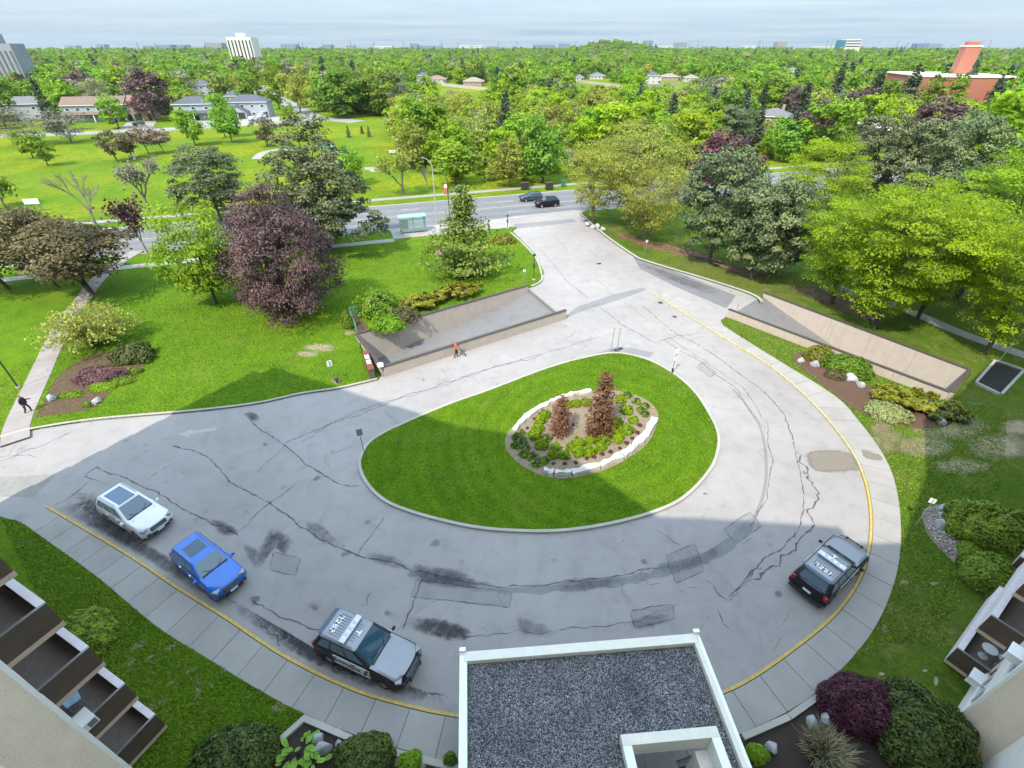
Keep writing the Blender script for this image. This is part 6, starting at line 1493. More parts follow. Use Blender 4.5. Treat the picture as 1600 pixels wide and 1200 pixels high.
rock(1273, 572, 13, 'grey rock below the golden shrub', 9, h=.7); rock(1329, 594, 17, 'white-grey boulder between the green and cream shrubs', 10, h=.7); rock(1343, 603, 13, 'small grey boulder below the white-grey one', 11, h=.55)
rock(1470, 661, 17, 'lone grey rock at the tip of the juniper bed', 12, h=.6); rock(1474, 797, 18, 'upper grey boulder beside the large hedge mound', 13, h=.6); rock(1478, 811, 20, 'middle grey boulder beside the large hedge mound', 14, h=.6); rock(1470, 823, 16, 'lower grey boulder beside the large hedge mound', 15, h=.5)
rock(1251, 566, 10, 'small dark rock at the upper end of juniper bed', 16, h=.5); rock(622, 1186, 24, 'flat pinkish paving stone in the bed left of canopy', 17, h=.2, mat='soil'); rock(660, 1196, 14, 'small pinkish stone at the bottom edge left of canopy', 18, h=.25, mat='soil')
rock(690, 397, 22, 'low pinkish rock mound under the layered pine', 19, h=.5, mat='soil'); rock(530, 1141, 8, 'small grey rock by the planter kerb', 20, h=.2)

# ------------------------------------------------------------------ poles, signs, lamps
def pole_sign(px, py, ytop, label, kind, rz=0.0, r=.03, z=LZ, poles=1, cat='sign', name='sign_post'):
    p = at(px, py, z); H = height_of(p, ytop); root = empty(name, (*p, z), rz, label, cat)
    m = MB(); m.tube([(0, 0, -.2), (0, 0, H - z)], r, 8); m.obj('post', M['metal'] if kind not in ('dark', 'lamp') else M['dark'], root)
    if kind in ('blade', 'green'):
        m = MB(); m.box((0, r + .012, H - z - .28), (.40, .015, .58)); m.obj('sign_plate', M['white'] if kind == 'blade' else flat('faded_green_plate', (.22, .30, .26), .6), root)
    if kind == 'small':
        m = MB(); m.box((0, r + .012, H - z - .18), (.30, .015, .34)); m.obj('sign_plate', M['white'], root)
    if kind == 'two':
        m = MB(); m.box((0, -r - .012, H - z - .20), (.42, .015, .42)); m.obj('sign_plate', M['white'], root); m = MB(); m.box((0, -r - .012, H - z - 1.0), (.20, .015, .35)); m.obj('sign_plate', M['white'], root)
        m = MB(); m.tube([(0, 0, .15), (0, 0, .5)], .09, 8); m.obj('base_sleeve', M['dark'], root)
    if kind == 'lamp':
        m = MB(); m.box((0, 0, H - z + .06), (.42, .42, .14), taper=.7); m.obj('lamp_head', M['dark'], root, bevel=.02); m = MB(); m.tube([(0, 0, -.1), (0, 0, .12)], .16, 10); m.obj('base', M['kerb'], root)
    if kind == 'dark':
        m = MB(); m.box((0, 0, H - z - .1), (.32, .22, .22)); m.obj('head', M['dark'], root, bevel=.02); m = MB(); m.box((0, 0, (H - z) * .55), (.2, .16, .42)); m.obj('box', M['dark'], root); m = MB(); m.box((0, 0, .04), (.36, .36, .1)); m.obj('base', M['kerb'], root)
    return root
pole_sign(522, 597, 564, 'slim pole with a white blade sign on the lawn edge by the drive', 'blade', .5)
p = at(527, 598, LZ); k_ = empty('garden_light', (*p, LZ), 0, 'small dark ground light at the foot of the white blade sign', 'light'); m = MB(); m.tube([(0, 0, 0), (0, 0, .28)], .10, 8); m.obj('body', M['dark'], k_); m = MB(); m.box((0, .05, .36), (.34, .26, .18)); m.obj('head', M['dark'], k_, bevel=.03)
pole_sign(571, 716, 671, 'thin pole with a faded green plate at the island left tip', 'green', .3, z=.15)
p = at(572, 717, .15)
pole_sign(955, 549, 512, 'bare thin pole, left of two at the island north kerb', 'bare', z=.15, cat='pole', name='thin_pole'); pole_sign(964, 550, 513, 'bare thin pole, right of two at the island north kerb', 'bare', z=.15, cat='pole', name='thin_pole')
pole_sign(1050, 583, 545, 'pole with white plates and dark base sleeve on the island right kerb', 'two', .4, z=.15)
pole_sign(1424, 829, 780, 'white-bladed thin sign on the lawn beside the pebble bed', 'small', -.6, .02)
pole_sign(834, 437, 397, 'dark intercom post at the lawn corner near the left ramp', 'dark', .3, .05, cat='post'); pole_sign(819, 447, 421, 'short pale post on the lawn above the ramp wall end', 'small', .2, .03)
p = at(838, 434, LZ); 
pole_sign(793, 357, 336, 'dark lamp post at the lawn corner by the street', 'dark', .3, .05, cat='lamp post', name='lamp_post')
pole_sign(764, 362, 344, 'dark short bollard light behind the layered pine', 'dark', .3, .08, cat='lamp post', name='lamp_post')
pole_sign(29, 606, 470, 'tall black lamp post leaning out of the left edge of picture', 'lamp', 0, .06, cat='lamp post', name='lamp_post')
pole_sign(1008, 396, 375, 'white post with a round pale base on the lawn right of entrance', 'small', 0, .04); pole_sign(1053, 380, 370, 'thin white marker post in the mulch beneath the pines', 'bare', 0, .03, cat='post', name='marker_post')
pole_sign(1152, 482, 474, 'short black post on the right ramp parapet', 'bare', 0, .03, z=.9, cat='post', name='marker_post')
# street lamp with arm
p = at(683, 349, .14); H = height_of(p, 256); sl = empty('street_lamp', (*p, .14), 0, 'tall pale concrete street lamp with a curved arm by the bus stop', 'street lamp')
m = MB(); m.tube([(0, 0, -.2), (0, 0, H * .5), (0, 0, H - .4)], [.14, .11, .08], 8); m.obj('pole', M['kerb'], sl)
m = MB(); m.tube([(0, 0, H - .5), (-.3, .3, H + .1), (-1.0, 1.2, H + .35), (-1.5, 1.9, H + .35)], [.06, .05, .05, .05], 6); m.obj('arm', M['metal'], sl); m = MB(); m.box((-1.7, 2.15, H + .33), (.26, .62, .14), .6); m.obj('lamp_head', M['metal'], sl, bevel=.04)
# banner pole
p = at(703, 345, .14); H = height_of(p, 280); bp = empty('banner_pole', (*p, .14), 0, 'dark pole with a faded red and white banner beside the layered pine', 'pole')
m = MB(); m.tube([(0, 0, -.2), (0, 0, H)], [.09, .07], 8); m.obj('pole', M['dark'], bp); m = MB(); m.box((-.32, 0, H - 1.6), (.55, .02, 1.7)); m.obj('banner', flat('faded_red_banner', (.45, .12, .08), .8, .3, 1.5), bp); m = MB(); m.box((-.32, -.012, H - 1.2), (.5, .004, .5)); m.obj('banner_stripe', M['white'], bp)
for xx, yy, yt, lab in ((903, 278, 225, 'thin pale pole among the olive leaves of big locust'), (1458, 190, 160, 'thin pale pole below the brick school')):
    pole_sign(xx, yy, yt, lab, 'bare', 0, .08, cat='pole', name='utility_pole')
# bus shelter
p = at(646, 362, .15); bs = empty('bus_shelter', (*p, .145), ST, 'teal-framed glass bus shelter on the pad by the street', 'bus shelter'); TEAL = flat('teal_frame', (.07, .26, .27), .5); SG_ = new_mat('shelter_glass'); SG_[3].inputs['Transmission Weight'].default_value = .75; SG_[3].inputs['Roughness'].default_value = .05; SG_[3].inputs['Base Color'].default_value = (.62, .8, .8, 1)
for x, y in ((-1.9, -.7), (1.9, -.7), (1.9, .7), (-1.9, .7), (0, -.7)): m = MB(); m.box((x, y, 1.2), (.09, .09, 2.4)); m.obj('post', TEAL, bs)
m = MB(); m.box((0, 0, 2.46), (4.3, 1.8, .12)); m.obj('roof', flat('pale_teal_roof', (.24, .44, .44), .4), bs, bevel=.02)
m = MB(); m.box((0, .78, 2.30), (4.1, .05, .22)); m.obj('name_board', TEAL, bs)
for x in (-.95, .95): m = MB(); m.box((x, -.7, 1.25), (1.78, .02, 1.9)); m.obj('glass_panel', SG_[0], bs)
m = MB(); m.box((1.9, 0, 1.25), (.02, 1.28, 1.9)); m.obj('glass_panel', SG_[0], bs); m = MB(); m.box((-1.9, 0, 1.3), (.06, 1.28, 1.8)); m.obj('glass_panel', SG_[0], bs)
m = MB(); m.box((-1.25, -.6, 1.35), (1.0, .08, 1.35)); m.obj('advert_panel', flat('dark_advert', (.05, .06, .06), .3), bs)
m = MB(); m.box((.4, -.45, .48), (2.0, .35, .05)); m.obj('bench_seat', M['metal'], bs)
for x in (-.4, 1.2): m = MB(); m.box((x, -.45, .23), (.06, .3, .46)); m.obj('bench_leg', M['metal'], bs)
# red brick pier with two white plates, low walls and gate post at the left ramp end
p = at(583, 592, LZ); q = at(573, 563, LZ); BRK = flat('red_brick', (.15, .048, .034), .85, .2, 8); d = (q - p); Lb = np.linalg.norm(d); an = math.atan2(d[1], d[0]); bpz = empty('brick_pier', (*((p + q) / 2), LZ), an, 'low red brick wall with two white plates beside the left ramp', 'wall')
bh = .95; nb_ = 9; nr = 12; brick_me = MB().box((0, 0, 0), (Lb / nb_ - .012, .44, bh / nr - .010)).mesh('brick', BRK)
m = MB(); m.box((0, 0, bh / 2), (Lb - .01, .42, bh - .01)); m.obj('mortar', M['joint'], bpz)
for r in range(nr):
    for k in range(nb_):
        x = -Lb / 2 + (k + .5 + (.25 if r % 2 else -.25) * (0 < k < nb_ - 1)) * Lb / nb_
        o = link('brick', brick_me, bpz); o.location = (x, R_.uniform(-.004, .004), (r + .5) * bh / nr)
m = MB(); m.box((0, 0, bh + .035), (Lb + .06, .52, .07)); m.obj('coping', BRK, bpz)
for x in (-.12 * Lb, .16 * Lb): m = MB(); m.box((x, 0, bh + .078), (Lb * .2, .34, .012)); m.obj('plate', M['white'], bpz)
p = at(566, 553, LZ); m = MB(); m.tube([(0, 0, 0), (0, 0, 1.2)], .04, 6); o = m.obj('gate_post', M['dark']); o.location = (*p, LZ); tag(o, 'thin dark gate post beside the red brick wall', 'post')
p = at(595, 574, 1.0); cm_ = empty('light_fixture', (*p, 1.0), .4, 'pale box light with dark brackets on the ramp wall corner', 'light'); m = MB(); m.box((0, 0, .25), (.5, .4, .28)); m.obj('box', M['white'], cm_, bevel=.03); m = MB(); m.tube([(-.1, 0, 0), (-.1, 0, .2)], .05, 6); m.tube([(.25, .1, 0), (.25, .1, .7)], .02, 5); m.obj('bracket', M['dark'], cm_)
# green chain fence on the bank
fa, fb = at(548, 496, LZ), at(559, 523, LZ); fc = at(562, 494, LZ); gf = empty('green_fence', (0, 0, 0), 0, 'short green metal fence at the end of the left ramp', 'fence'); GRN = flat('green_metal', (.10, .26, .19), .5)
for a, b in ((fa, fb), (fa, fc)):
    n = 5
    for k in range(n): q = a + (b - a) * k / (n - 1); m = MB(); m.tube([(*q, LZ - .1), (*q, LZ + 1.25)], .035, 5); m.obj('post', GRN, gf)
    for z in (.15, .45, .75, 1.05, 1.2): m = MB(); m.tube([(*a, LZ + z), (*b, LZ + z)], .022, 4); m.obj('rail', GRN, gf)
# square grating in kerb on the right lawn
gq = [at(1526, 600, LZ), at(1556, 566, LZ), at(1596, 580, LZ), at(1561, 617, LZ)]; gc = sum(gq) / 4; gv = empty('vent_grating', (*gc, LZ), 0, 'square dark grating in a pale concrete frame on the side lawn', 'grating')
m = MB(); m.prism([q - gc for q in gq], -.1, .06, bottom=False); m.obj('pit_cover', M['black'], gv)
for i in range(4):
    a, b = gq[i] - gc, gq[(i + 1) % 4] - gc; recalc(wall_between(a, b, -.1, .22, .2, 0, -1 if area(gq) > 0 else 1).obj('frame', M['kerb'], gv))
for k in range(1, 14):
    a = gq[0] + (gq[1] - gq[0]) * k / 14 - gc; b = gq[3] + (gq[2] - gq[3]) * k / 14 - gc; m = MB(); m.tube([(*a, .09), (*b, .09)], .035, 4); m.obj('bar', M['dark'], gv)
rl = at(1545, 548, LZ); r2 = at(1580, 552, LZ); m = MB(); fr_ = empty('railing', (0, 0, 0), 0, 'thin grey railing behind the square grating', 'railing')
for q in (at(1560, 567, LZ), at(1576, 548, LZ), at(1585, 535, LZ)): m = MB(); m.tube([(*q, LZ), (*q, LZ + .9)], .025, 5); m.obj('post', M['metal'], fr_)
m = MB(); m.tube([(*at(1560, 567, LZ), LZ + .9), (*at(1585, 535, LZ), LZ + .9)], .025, 5); m.obj('rail', M['metal'], fr_)
# park furniture
def framed_board(px, py, label):
    p = at(px, py, 0); root = empty('notice_board', (*p, -.06), .25, label, 'board')
    for x in (-1.15, 1.15): m = MB(); m.tube([(x, 0, -.1), (x * .96, 0, 2.2)], .07, 6); m.obj('leg', flat('teal_leg', (.05, .25, .24), .5), root)
    m = MB(); m.box((0, -.02, 1.75), (2.3, .10, .85)); m.obj('panel', M['white'], root)
framed_board(57, 330, 'white board on teal legs standing in the park grass')
p = at(615, 240, 0); pt = empty('picnic_table', (*p, -.06), .1, 'white picnic table on open park grass', 'table'); m = MB(); m.box((0, 0, .78), (2.3, .85, .07)); m.obj('table_top', M['white'], pt)
for y in (-.75, .75): m = MB(); m.box((0, y, .45), (2.3, .3, .06)); m.obj('seat', M['white'], pt)
for x in (-.8, .8): m = MB(); m.box((x, 0, .4), (.1, 1.3, .1)); m.box((x, -.4, .4), (.1, .1, .75)); m.box((x, .4, .4), (.1, .1, .75)); m.obj('leg', M['metal'], pt)
PB = flat('play_blue', (.015, .09, .45), .5); p = at(515, 248, 0); pg = empty('playground_set', (*p, -.06), .3, 'blue and teal playground climbing set beside the tall pine', 'playground')
for x, y in ((-1.5, -1), (1.5, -1), (1.5, 1), (-1.5, 1), (3.6, -1), (3.6, 1)): m = MB(); m.tube([(x, y, 0), (x, y, 3.2)], .09, 6); m.obj('post', PB, pg)
m = MB(); m.box((0, 0, 1.4), (3.0, 2.0, .12)); m.obj('deck', M['metal'], pg); m = MB(); m.box((2.5, 0, 1.7), (2.2, 2.0, .12)); m.obj('deck', M['metal'], pg)
m = MB(); m.add([(-1.8, -1.3, 3.2), (1.8, -1.3, 3.2), (1.8, 1.3, 3.2), (-1.8, 1.3, 3.2), (0, 0, 4.3)], [(0, 1, 4), (1, 2, 4), (2, 3, 4), (3, 0, 4), (3, 2, 1, 0)]); m.obj('roof', flat('play_teal', (.05, .3, .4), .5), pg)
m = MB(); m.add([(3.6, -.5, 1.7), (3.6, .5, 1.7), (6.3, .5, .2), (6.3, -.5, .2), (3.6, -.5, 2.0), (3.6, .5, 2.0), (6.3, .5, .5), (6.3, -.5, .5)], [(0, 1, 2, 3), (0, 3, 7, 4), (1, 5, 6, 2)]); m.obj('slide', PB, pg)
def tuftpath(name, px, w):
    c = smooth_line(ats(px), sub=4); recalc(tag(strip(offset_line(c, w / 2), offset_line(c, -w / 2), -.1, -.04).obj(name, M['concrete']), kind='structure'))
tuftpath('park_path', [(400, 248), (412, 238), (440, 233), (470, 236)], 2.4); tuftpath('park_path', [(565, 264), (580, 263), (591, 267)], 3)
p = at(840, 0 + 294, 0)
for px, lab in ((820, 'dark ridged bin enclosure, left of two on the far pavement'), (858, 'dark ridged bin enclosure, right of two on the far pavement')):
    p = at(px, 296, 0); root = empty('bin_enclosure', (*p, .02), ST, lab, 'bin'); m = MB(); m.box((0, 0, .65), (1.5, .8, 1.3)); m.obj('case', M['dark'], root, bevel=.05); m = MB(); m.box((0, 0, 1.34), (1.6, .9, .08)); m.obj('lid', flat('reddish_lid', (.12, .05, .04), .7), root)
p = at(880, 291, 0); root = empty('utility_box', (*p, .0), ST, 'small green utility box right of the bin enclosures', 'box'); m = MB(); m.box((0, 0, .6), (.8, .6, 1.2)); m.obj('case', flat('box_green', (.06, .16, .10), .6), root, bevel=.03); m = MB(); m.box((0, 0, 1.22), (.86, .66, .06)); m.obj('lid', flat('box_green', (.06, .16, .10), .6), root)
p = at(709, 301, 0); root = empty('blue_bicycle', (*p, .02), ST, 'blue bicycle parked on the far pavement under the round green tree', 'bicycle')
for x in (-.5, .5):
    m = MB(); pts = [(x + .33 * math.cos(a), 0, .34 + .33 * math.sin(a)) for a in np.linspace(0, 2 * math.pi, 15)]; m.tube(pts, .03, 5); m.obj('wheel', M['rubber'], root)
m = MB(); m.tube([(-.5, 0, .34), (-.15, 0, .85), (.38, 0, .85), (-.02, 0, .32), (-.5, 0, .34)], .035, 5); m.tube([(.5, 0, .34), (.38, 0, .95)], .035, 5); m.obj('frame', PB, root); m = MB(); m.box((-.18, 0, .92), (.25, .12, .06)); m.obj('saddle', M['black'], root); m = MB(); m.tube([(.38, -.25, 1.0), (.38, .25, 1.0)], .02, 5); m.obj('handlebar', M['black'], root)
p = at(700, 303, 0); root = empty('post_box', (*p, .02), 0, 'small rust-red post on the far pavement left of the bicycle', 'post'); m = MB(); m.box((0, 0, .55), (.25, .25, 1.1)); m.obj('body', flat('rust_red', (.3, .07, .03), .7), root); m = MB(); m.box((0, 0, 1.14), (.32, .32, .08)); m.obj('cap', M['dark'], root)
for px, py, lab in ((208, 247, 'white picnic bench under the bronze crabapples'), ):
    p = at(px, py, 0); root = empty('picnic_table', (*p, -.06), .4, lab, 'table'); m = MB(); m.box((0, 0, .75), (2, .8, .07)); m.obj('table_top', M['plate'], root); m = MB(); m.box((0, -.7, .45), (2, .28, .06)); m.box((0, .7, .45), (2, .28, .06)); m.obj('seat', M['plate'], root); m = MB(); m.box((-.7, 0, .37), (.1, 1.2, .7)); m.obj('leg', M['metal'], root)
# mulch under the pines right of the drive
for pts, nm in (([(905, 352), (950, 356), (1000, 372), (1060, 380), (1120, 400), (1190, 432), (1250, 440), (1240, 455), (1195, 448), (1130, 418), (1090, 410), (1040, 395), (1000, 388), (940, 366)], 'leaf_mulch'), ([(1210, 445), (1300, 440), (1380, 480), (1400, 520), (1330, 500), (1260, 470)], 'leaf_mulch')):
    stain(pts, mat_stain('leaf_mulch_' + str(len(pts)), (.20, .105, .07), .8, .38, .55, .85), LZ + .008, side_lawn, name='leaf_mulch', soft=.6)
# edging boulders at the right of the street corner
for k, (x, y) in enumerate([(918, 352), (926, 356), (934, 355), (942, 360), (915, 344)]): rock(x, y, 9, f'{words[k]} of the rounded grey boulders lining the street corner from the left' if k < 4 else 'topmost rounded grey boulder at the street corner', 60 + k, h=.6)
# ------------------------------------------------------------------ grass blades standing out of the nearer lawns
def tufts(poly, n, z, seed, name, mat, hmax=.13):
    P = np.array([q[:2] for q in poly]); lo, hi = P.min(0), P.max(0); r = np.random.default_rng(seed); Q = np.zeros((0, 2)); nx_ = np.roll(P, -1, 0)
    while len(Q) < n:
        c = lo + r.random((n, 2)) * (hi - lo); ins = np.zeros(n, bool)
        for (ax, ay), (bx, by) in zip(P, nx_):
            cr_ = ((ay > c[:, 1]) != (by > c[:, 1])) & (c[:, 0] < (bx - ax) * (c[:, 1] - ay) / (by - ay + 1e-12) + ax); ins ^= cr_
        Q = np.concatenate([Q, c[ins]])
    Q = np.concatenate([Q[:n]]); keep_ = np.ones(len(Q), bool)
    for wp in walk: keep_ &= ((Q - wp) ** 2).sum(1) > 1.15
    for bp_ in BEDS:
        if 'front' in name or seed > 31: keep_ &= ~np.array([inside(q, bp_) for q in Q]) if len(Q) < 60000 else True
    Q = Q[keep_]; n = len(Q); a = r.random(n) * 6.283; l = hmax * (.4 + .6 * r.random(n)); w = .018 + .022 * r.random(n); ln = .35 + .5 * r.random(n)
    d = np.stack([np.cos(a), np.sin(a)], 1); s_ = np.stack([-np.sin(a), np.cos(a)], 1) * w[:, None]
    V = np.stack([np.c_[Q - s_, np.full(n, z)], np.c_[Q + s_, np.full(n, z)], np.c_[Q + d * (l * ln)[:, None], z + l * np.sqrt(1 - ln ** 2) + .01]], 1).reshape(-1, 3)
    return tag(link(name, tri_mesh(name, V, np.arange(3 * n).reshape(-1, 3), mat, np.repeat(r.random(n), 3))), kind='stuff')
M['blades'] = mat_leaf('lawn_blades', (.030, .072, .004), (.100, .150, .010), .3, 0, 0)
BEDS = [smooth_line(ats(b_, LZ), True, 1) for b_ in ([(72, 622), (88, 590), (130, 560), (190, 545), (240, 560), (222, 590), (180, 610), (150, 635), (110, 645), (75, 648), (56, 652)], [(1238, 555), (1310, 575), (1420, 625), (1490, 648), (1440, 669), (1370, 655), (1300, 612)], [(1443, 796), (1470, 788), (1500, 800), (1560, 850), (1620, 900), (1580, 930), (1520, 905), (1480, 868), (1442, 815)])]
tufts(ring_in, 34000, .13, 31, 'island_grass_blades', M['blades'])
near_l = [q for q in lawn_b if q[0] > -32]; tufts(near_l, 36000, LZ, 32, 'lawn_grass_blades', M['blades'])
tufts([q for q in tipR if q[1] > 11.4] + [RR_near[0] + np.array([-.4, -.5]), RR_near[1] + np.array([0, -.6]), np.array([40, 31]), np.array([34, 24]), np.array([21, 12]), np.array([18.5, 12.0])], 34000, LZ, 33, 'lawn_grass_blades', M['blades'])
fl_ = [q for q in kerbL if q[0] > -46] + [RL_near[0] + np.array([-.4, 0]), RL_far[0] + np.array([-.4, .3]), RL_far[1] + np.array([.1, .3])] + edgeR + [sp_(7.0, -5.5), sp_(-12, -6.6), sp_(-40, -6.6)]
tufts(fl_, 95000, LZ, 34, 'lawn_grass_blades', M['blades'], .15)
# ------------------------------------------------------------------ houses, school, towers
M['housewhite'] = flat('house_white', (.46, .45, .43), .8, .06)
HOUSES = []      # (photo box, distance) kept clear of scattered trees
M['siding'] = flat('pale_blue_siding', (.34, .37, .41), .8, .08); M['tan'] = flat('tan_brick', (.33, .25, .19), .85, .12, 2); M['redbrick'] = flat('school_brick', (.34, .125, .08), .85, .10, 1.5); M['slate'] = flat('slate_shingles', (.075, .085, .11), .85, .18, 2); M['brownroof'] = flat('brown_shingles', (.17, .12, .095), .85, .18, 2); M['pinkroof'] = flat('pinkish_shingles', (.22, .13, .105), .85, .15, 2); M['greyroof'] = flat('grey_shingles', (.135, .135, .15), .85, .15, 2); M['beigeroof'] = flat('beige_shingles', (.24, .20, .17), .85, .12, 2); M['garage'] = flat('open_garage_dark', (.03, .03, .035), .8)
def house(x0, x1, ybase, label, wall='white', roof='slate', storeys=2, deep=9.0, hip=True, garage=0, gable=False, chimney=False, rz=0.0, name='house', wins=None, lower=None):
    a, b = at(x0, ybase), at(x1, ybase); c = (a + b) / 2; W = np.linalg.norm(b - a) * 1.0; ang = math.atan2(-c[0], c[1]) * .35 + rz; H = 2.75 * storeys + .2
    root = empty(name, (*c, 0), ang, label, 'house')
    m = MB(); m.box((0, deep / 2, H / 2 - .1), (W, deep, H + .2)); m.obj('wall', M['housewhite'] if wall == 'white' else M[wall], root)
    ov = .45; rh = 2.3 if hip else 2.6; x = W / 2 + ov; y0 = -ov; y1 = deep + ov; m = MB()
    rx = max(0, x - (deep / 2 + ov)) if hip else x
    V_ = [(-x, y0, H), (x, y0, H), (x, y1, H), (-x, y1, H), (-rx, deep / 2, H + rh), (rx, deep / 2, H + rh)]
    m.add(V_, [(0, 1, 5, 4), (2, 3, 4, 5), (1, 2, 5), (3, 0, 4), (3, 2, 1, 0)]); rf = m.obj('roof', M[roof], root)
    m = MB(); m.box((0, y0 - .03, H - .08), (2 * x, .06, .18)); m.obj('gutter', M['white'], rf)
    if chimney: m = MB(); m.box((W * .2, deep * .6, H + rh), (.9, .9, 2.2)); m.obj('chimney', M['tan'], rf)
    n = wins or max(2, int(W / 3.2))
    for s_ in range(storeys):
        for k in range(n):
            xx = -W / 2 + (k + .5) * W / n
            if s_ == 0 and garage and k < garage:
                m = MB(); m.box((xx, -.06, 1.15), (2.5, .10, 2.3)); m.obj('garage_door', M['garage'] if wall != 'white' or k % 2 == 0 else M['white'], root); continue
            m = MB(); m.box((xx, -.04, 1.5 + 2.75 * s_), (1.5, .08, 1.15)); w_ = m.obj('window', M['white'], root)
            m = MB(); m.box((xx, -.085, 1.5 + 2.75 * s_), (1.25, .015, .92)); m.obj('pane', M['winglass'], w_)
    m = MB(); m.box((W / 2 - .9, -.05, 1.05), (.95, .10, 2.1)); m.obj('door', M['dark'], root)
    if lower:                              # projecting lower front roof
        m = MB(); m.add([(-x, -2.2, 2.6), (x, -2.2, 2.6), (x, -.02, 3.4), (-x, -.02, 3.4)], [(0, 1, 2, 3)]); m.add([(-x, -2.2, 2.45), (x, -2.2, 2.45), (x, -.02, 2.5), (-x, -.02, 2.5)], [(3, 2, 1, 0)]); m.obj('porch_roof', M[lower], root)
        for q in (-x + .3, 0, x - .3): m = MB(); m.box((q, -2.0, 1.25), (.25, .25, 2.5)); m.obj('porch_post', M['white'], root)
    if gable:                              # double garage gable in front
        gx = -W * .22; gw = 3.4; m = MB(); m.add([(gx - gw, -4, 0), (gx + gw, -4, 0), (gx + gw, -4, 2.7), (gx, -4, 4.6), (gx - gw, -4, 2.7), (gx - gw, 0, 0), (gx + gw, 0, 0), (gx + gw, 0, 2.7), (gx, 0, 4.6), (gx - gw, 0, 2.7)], [(0, 1, 2, 3, 4), (1, 6, 7, 2), (5, 0, 4, 9)]); m.obj('garage_wall', M[wall], root)
        m = MB(); m.add([(gx - gw - .4, -4.4, 2.5), (gx, -4.4, 4.75), (gx + gw + .4, -4.4, 2.5), (gx - gw - .4, .2, 2.5), (gx, .2, 4.75), (gx + gw + .4, .2, 2.5)], [(0, 1, 4, 3), (1, 2, 5, 4)]); m.obj('gable_roof', M[roof], root)
        for q in (-1.6, 1.6): m = MB(); m.box((gx + q, -4.06, 1.15), (2.6, .1, 2.3)); m.obj('garage_door', M['garage'], root)
    top = pix((c[0], c[1], H + 2.5))[1]; HOUSES.append((min(x0, x1) - 3, max(x0, x1) + 3, top, ybase + 4, np.linalg.norm(c)))
    return root
house(14, 74, 188, 'grey-roofed townhouse at the far left beyond the park', 'siding', 'greyroof', 2, garage=1, wins=2); house(112, 196, 190, 'long brown-roofed townhouse with pale upper storey', 'siding', 'brownroof', 2, hip=False, garage=1, lower='brownroof'); house(198, 238, 188, 'pinkish-roofed townhouse half hidden by the purple beech', 'tan', 'pinkroof', 2, hip=False, garage=2, wins=3)
house(280, 336, 188, 'slate-roofed townhouse with pale upper windows and dark garage', 'siding', 'slate', 2, garage=2, wins=3, lower='slate'); house(362, 420, 184, 'slate-roofed house with a gabled double garage', 'siding', 'slate', 2, gable=True, chimney=True); house(305, 332, 150, 'dark slate-roofed house behind the townhouses', 'siding', 'slate', 2); house(352, 376, 160, 'small slate-roofed house behind the gabled one', 'siding', 'slate', 1)
house(652, 668, 131, 'blue-grey-roofed house, leftmost of the distant bungalows', 'siding', 'slate', 2, deep=12); house(667, 697, 130, 'pinkish-roofed bungalow beside the blue-grey-roofed house', 'white', 'pinkroof', 1, deep=12); house(724, 756, 134, 'low beige-roofed bungalow left of the wood top', 'tan', 'beigeroof', 1, deep=12)
house(899, 912, 127, 'small white house at the left of the pale wall', 'white', 'greyroof', 1, deep=10); house(922, 945, 124, 'grey-hipped house above the pale wall', 'white', 'greyroof', 1, deep=12); house(1008, 1032, 131, 'white two-storey house with a blue-grey roof', 'white', 'slate', 2, deep=12); house(1032, 1062, 126, 'beige-roofed bungalow right of the white two-storey house', 'tan', 'beigeroof', 1, deep=14); house(1070, 1092, 128, 'pale bungalow rightmost of the distant row', 'white', 'beigeroof', 1, deep=12)
house(1178, 1234, 196, 'grey-roofed tan house among the right-hand trees', 'tan', 'greyroof', 1, deep=12, rz=-.25, chimney=True); house(1230, 1244, 120, 'small pale-roofed house far behind the right-hand spruces', 'white', 'greyroof', 2)
def longwall(x0, x1, y0, y1, label, h=1.8, mat='wallconc', n=8):
    a, b = at(x0, y0), at(x1, y1); root = empty('garden_wall', (0, 0, 0), 0, label, 'wall')
    for k in range(n):
        p = a + (b - a) * k / n; q = a + (b - a) * (k + 1) / n; s_ = (q - p) * .01; recalc(wall_between(p + s_, q - s_, -.1, h, .3, 0, 1).obj('wall_panel', M[mat], root))
    HOUSES.append((x0, x1, min(y0, y1) - 6, max(y0, y1) + 3, np.linalg.norm((a + b) / 2)))
longwall(690, 762, 134, 142, 'pale garden wall in front of the distant bungalows, left'); longwall(902, 972, 128, 138, 'pale garden wall in front of the distant houses, middle'); longwall(1003, 1062, 137, 133, 'pale garden wall in front of the white two-storey house')
# brick school with flat white roofs and a tower
def slab_building(name, label, cat, x0, x1, ybase, ytop, deep, wall, band=None, rz=0.0):
    a, b = at(x0, ybase), at(x1, ybase); c = (a + b) / 2; W = np.linalg.norm(b - a); H = height_of(c, ytop); root = empty(name, (*c, 0), math.atan2(-c[0], c[1]) * .4 + rz, label, cat)
    m = MB(); m.box((0, deep / 2, H / 2), (W, deep, H)); m.obj('wall', M[wall], root); m = MB(); m.box((0, deep / 2, H + .25), (W + .6, deep + .6, .5)); m.obj('roof', M['white'], root)
    HOUSES.append((x0, x1, ytop, ybase - 10, np.linalg.norm(c))); return root, W, H
sc, W, H = slab_building('school_building', 'red brick school with flat white roof and square chimney tower', 'building', 1424, 1545, 186, 121, 40, 'redbrick')
for k in range(5): m = MB(); m.box((W * .36 + (k % 2) * 1.6, -.06, 1.6 + (k // 1) * (H - 2) / 5), (1.4, .12, 1.3)); m.obj('window', M['winglass'], sc)
m = MB(); m.box((W * .385, -.03, H / 2), (4.4, .06, H - 1)); m.obj('window_recess', M['dark'], sc)
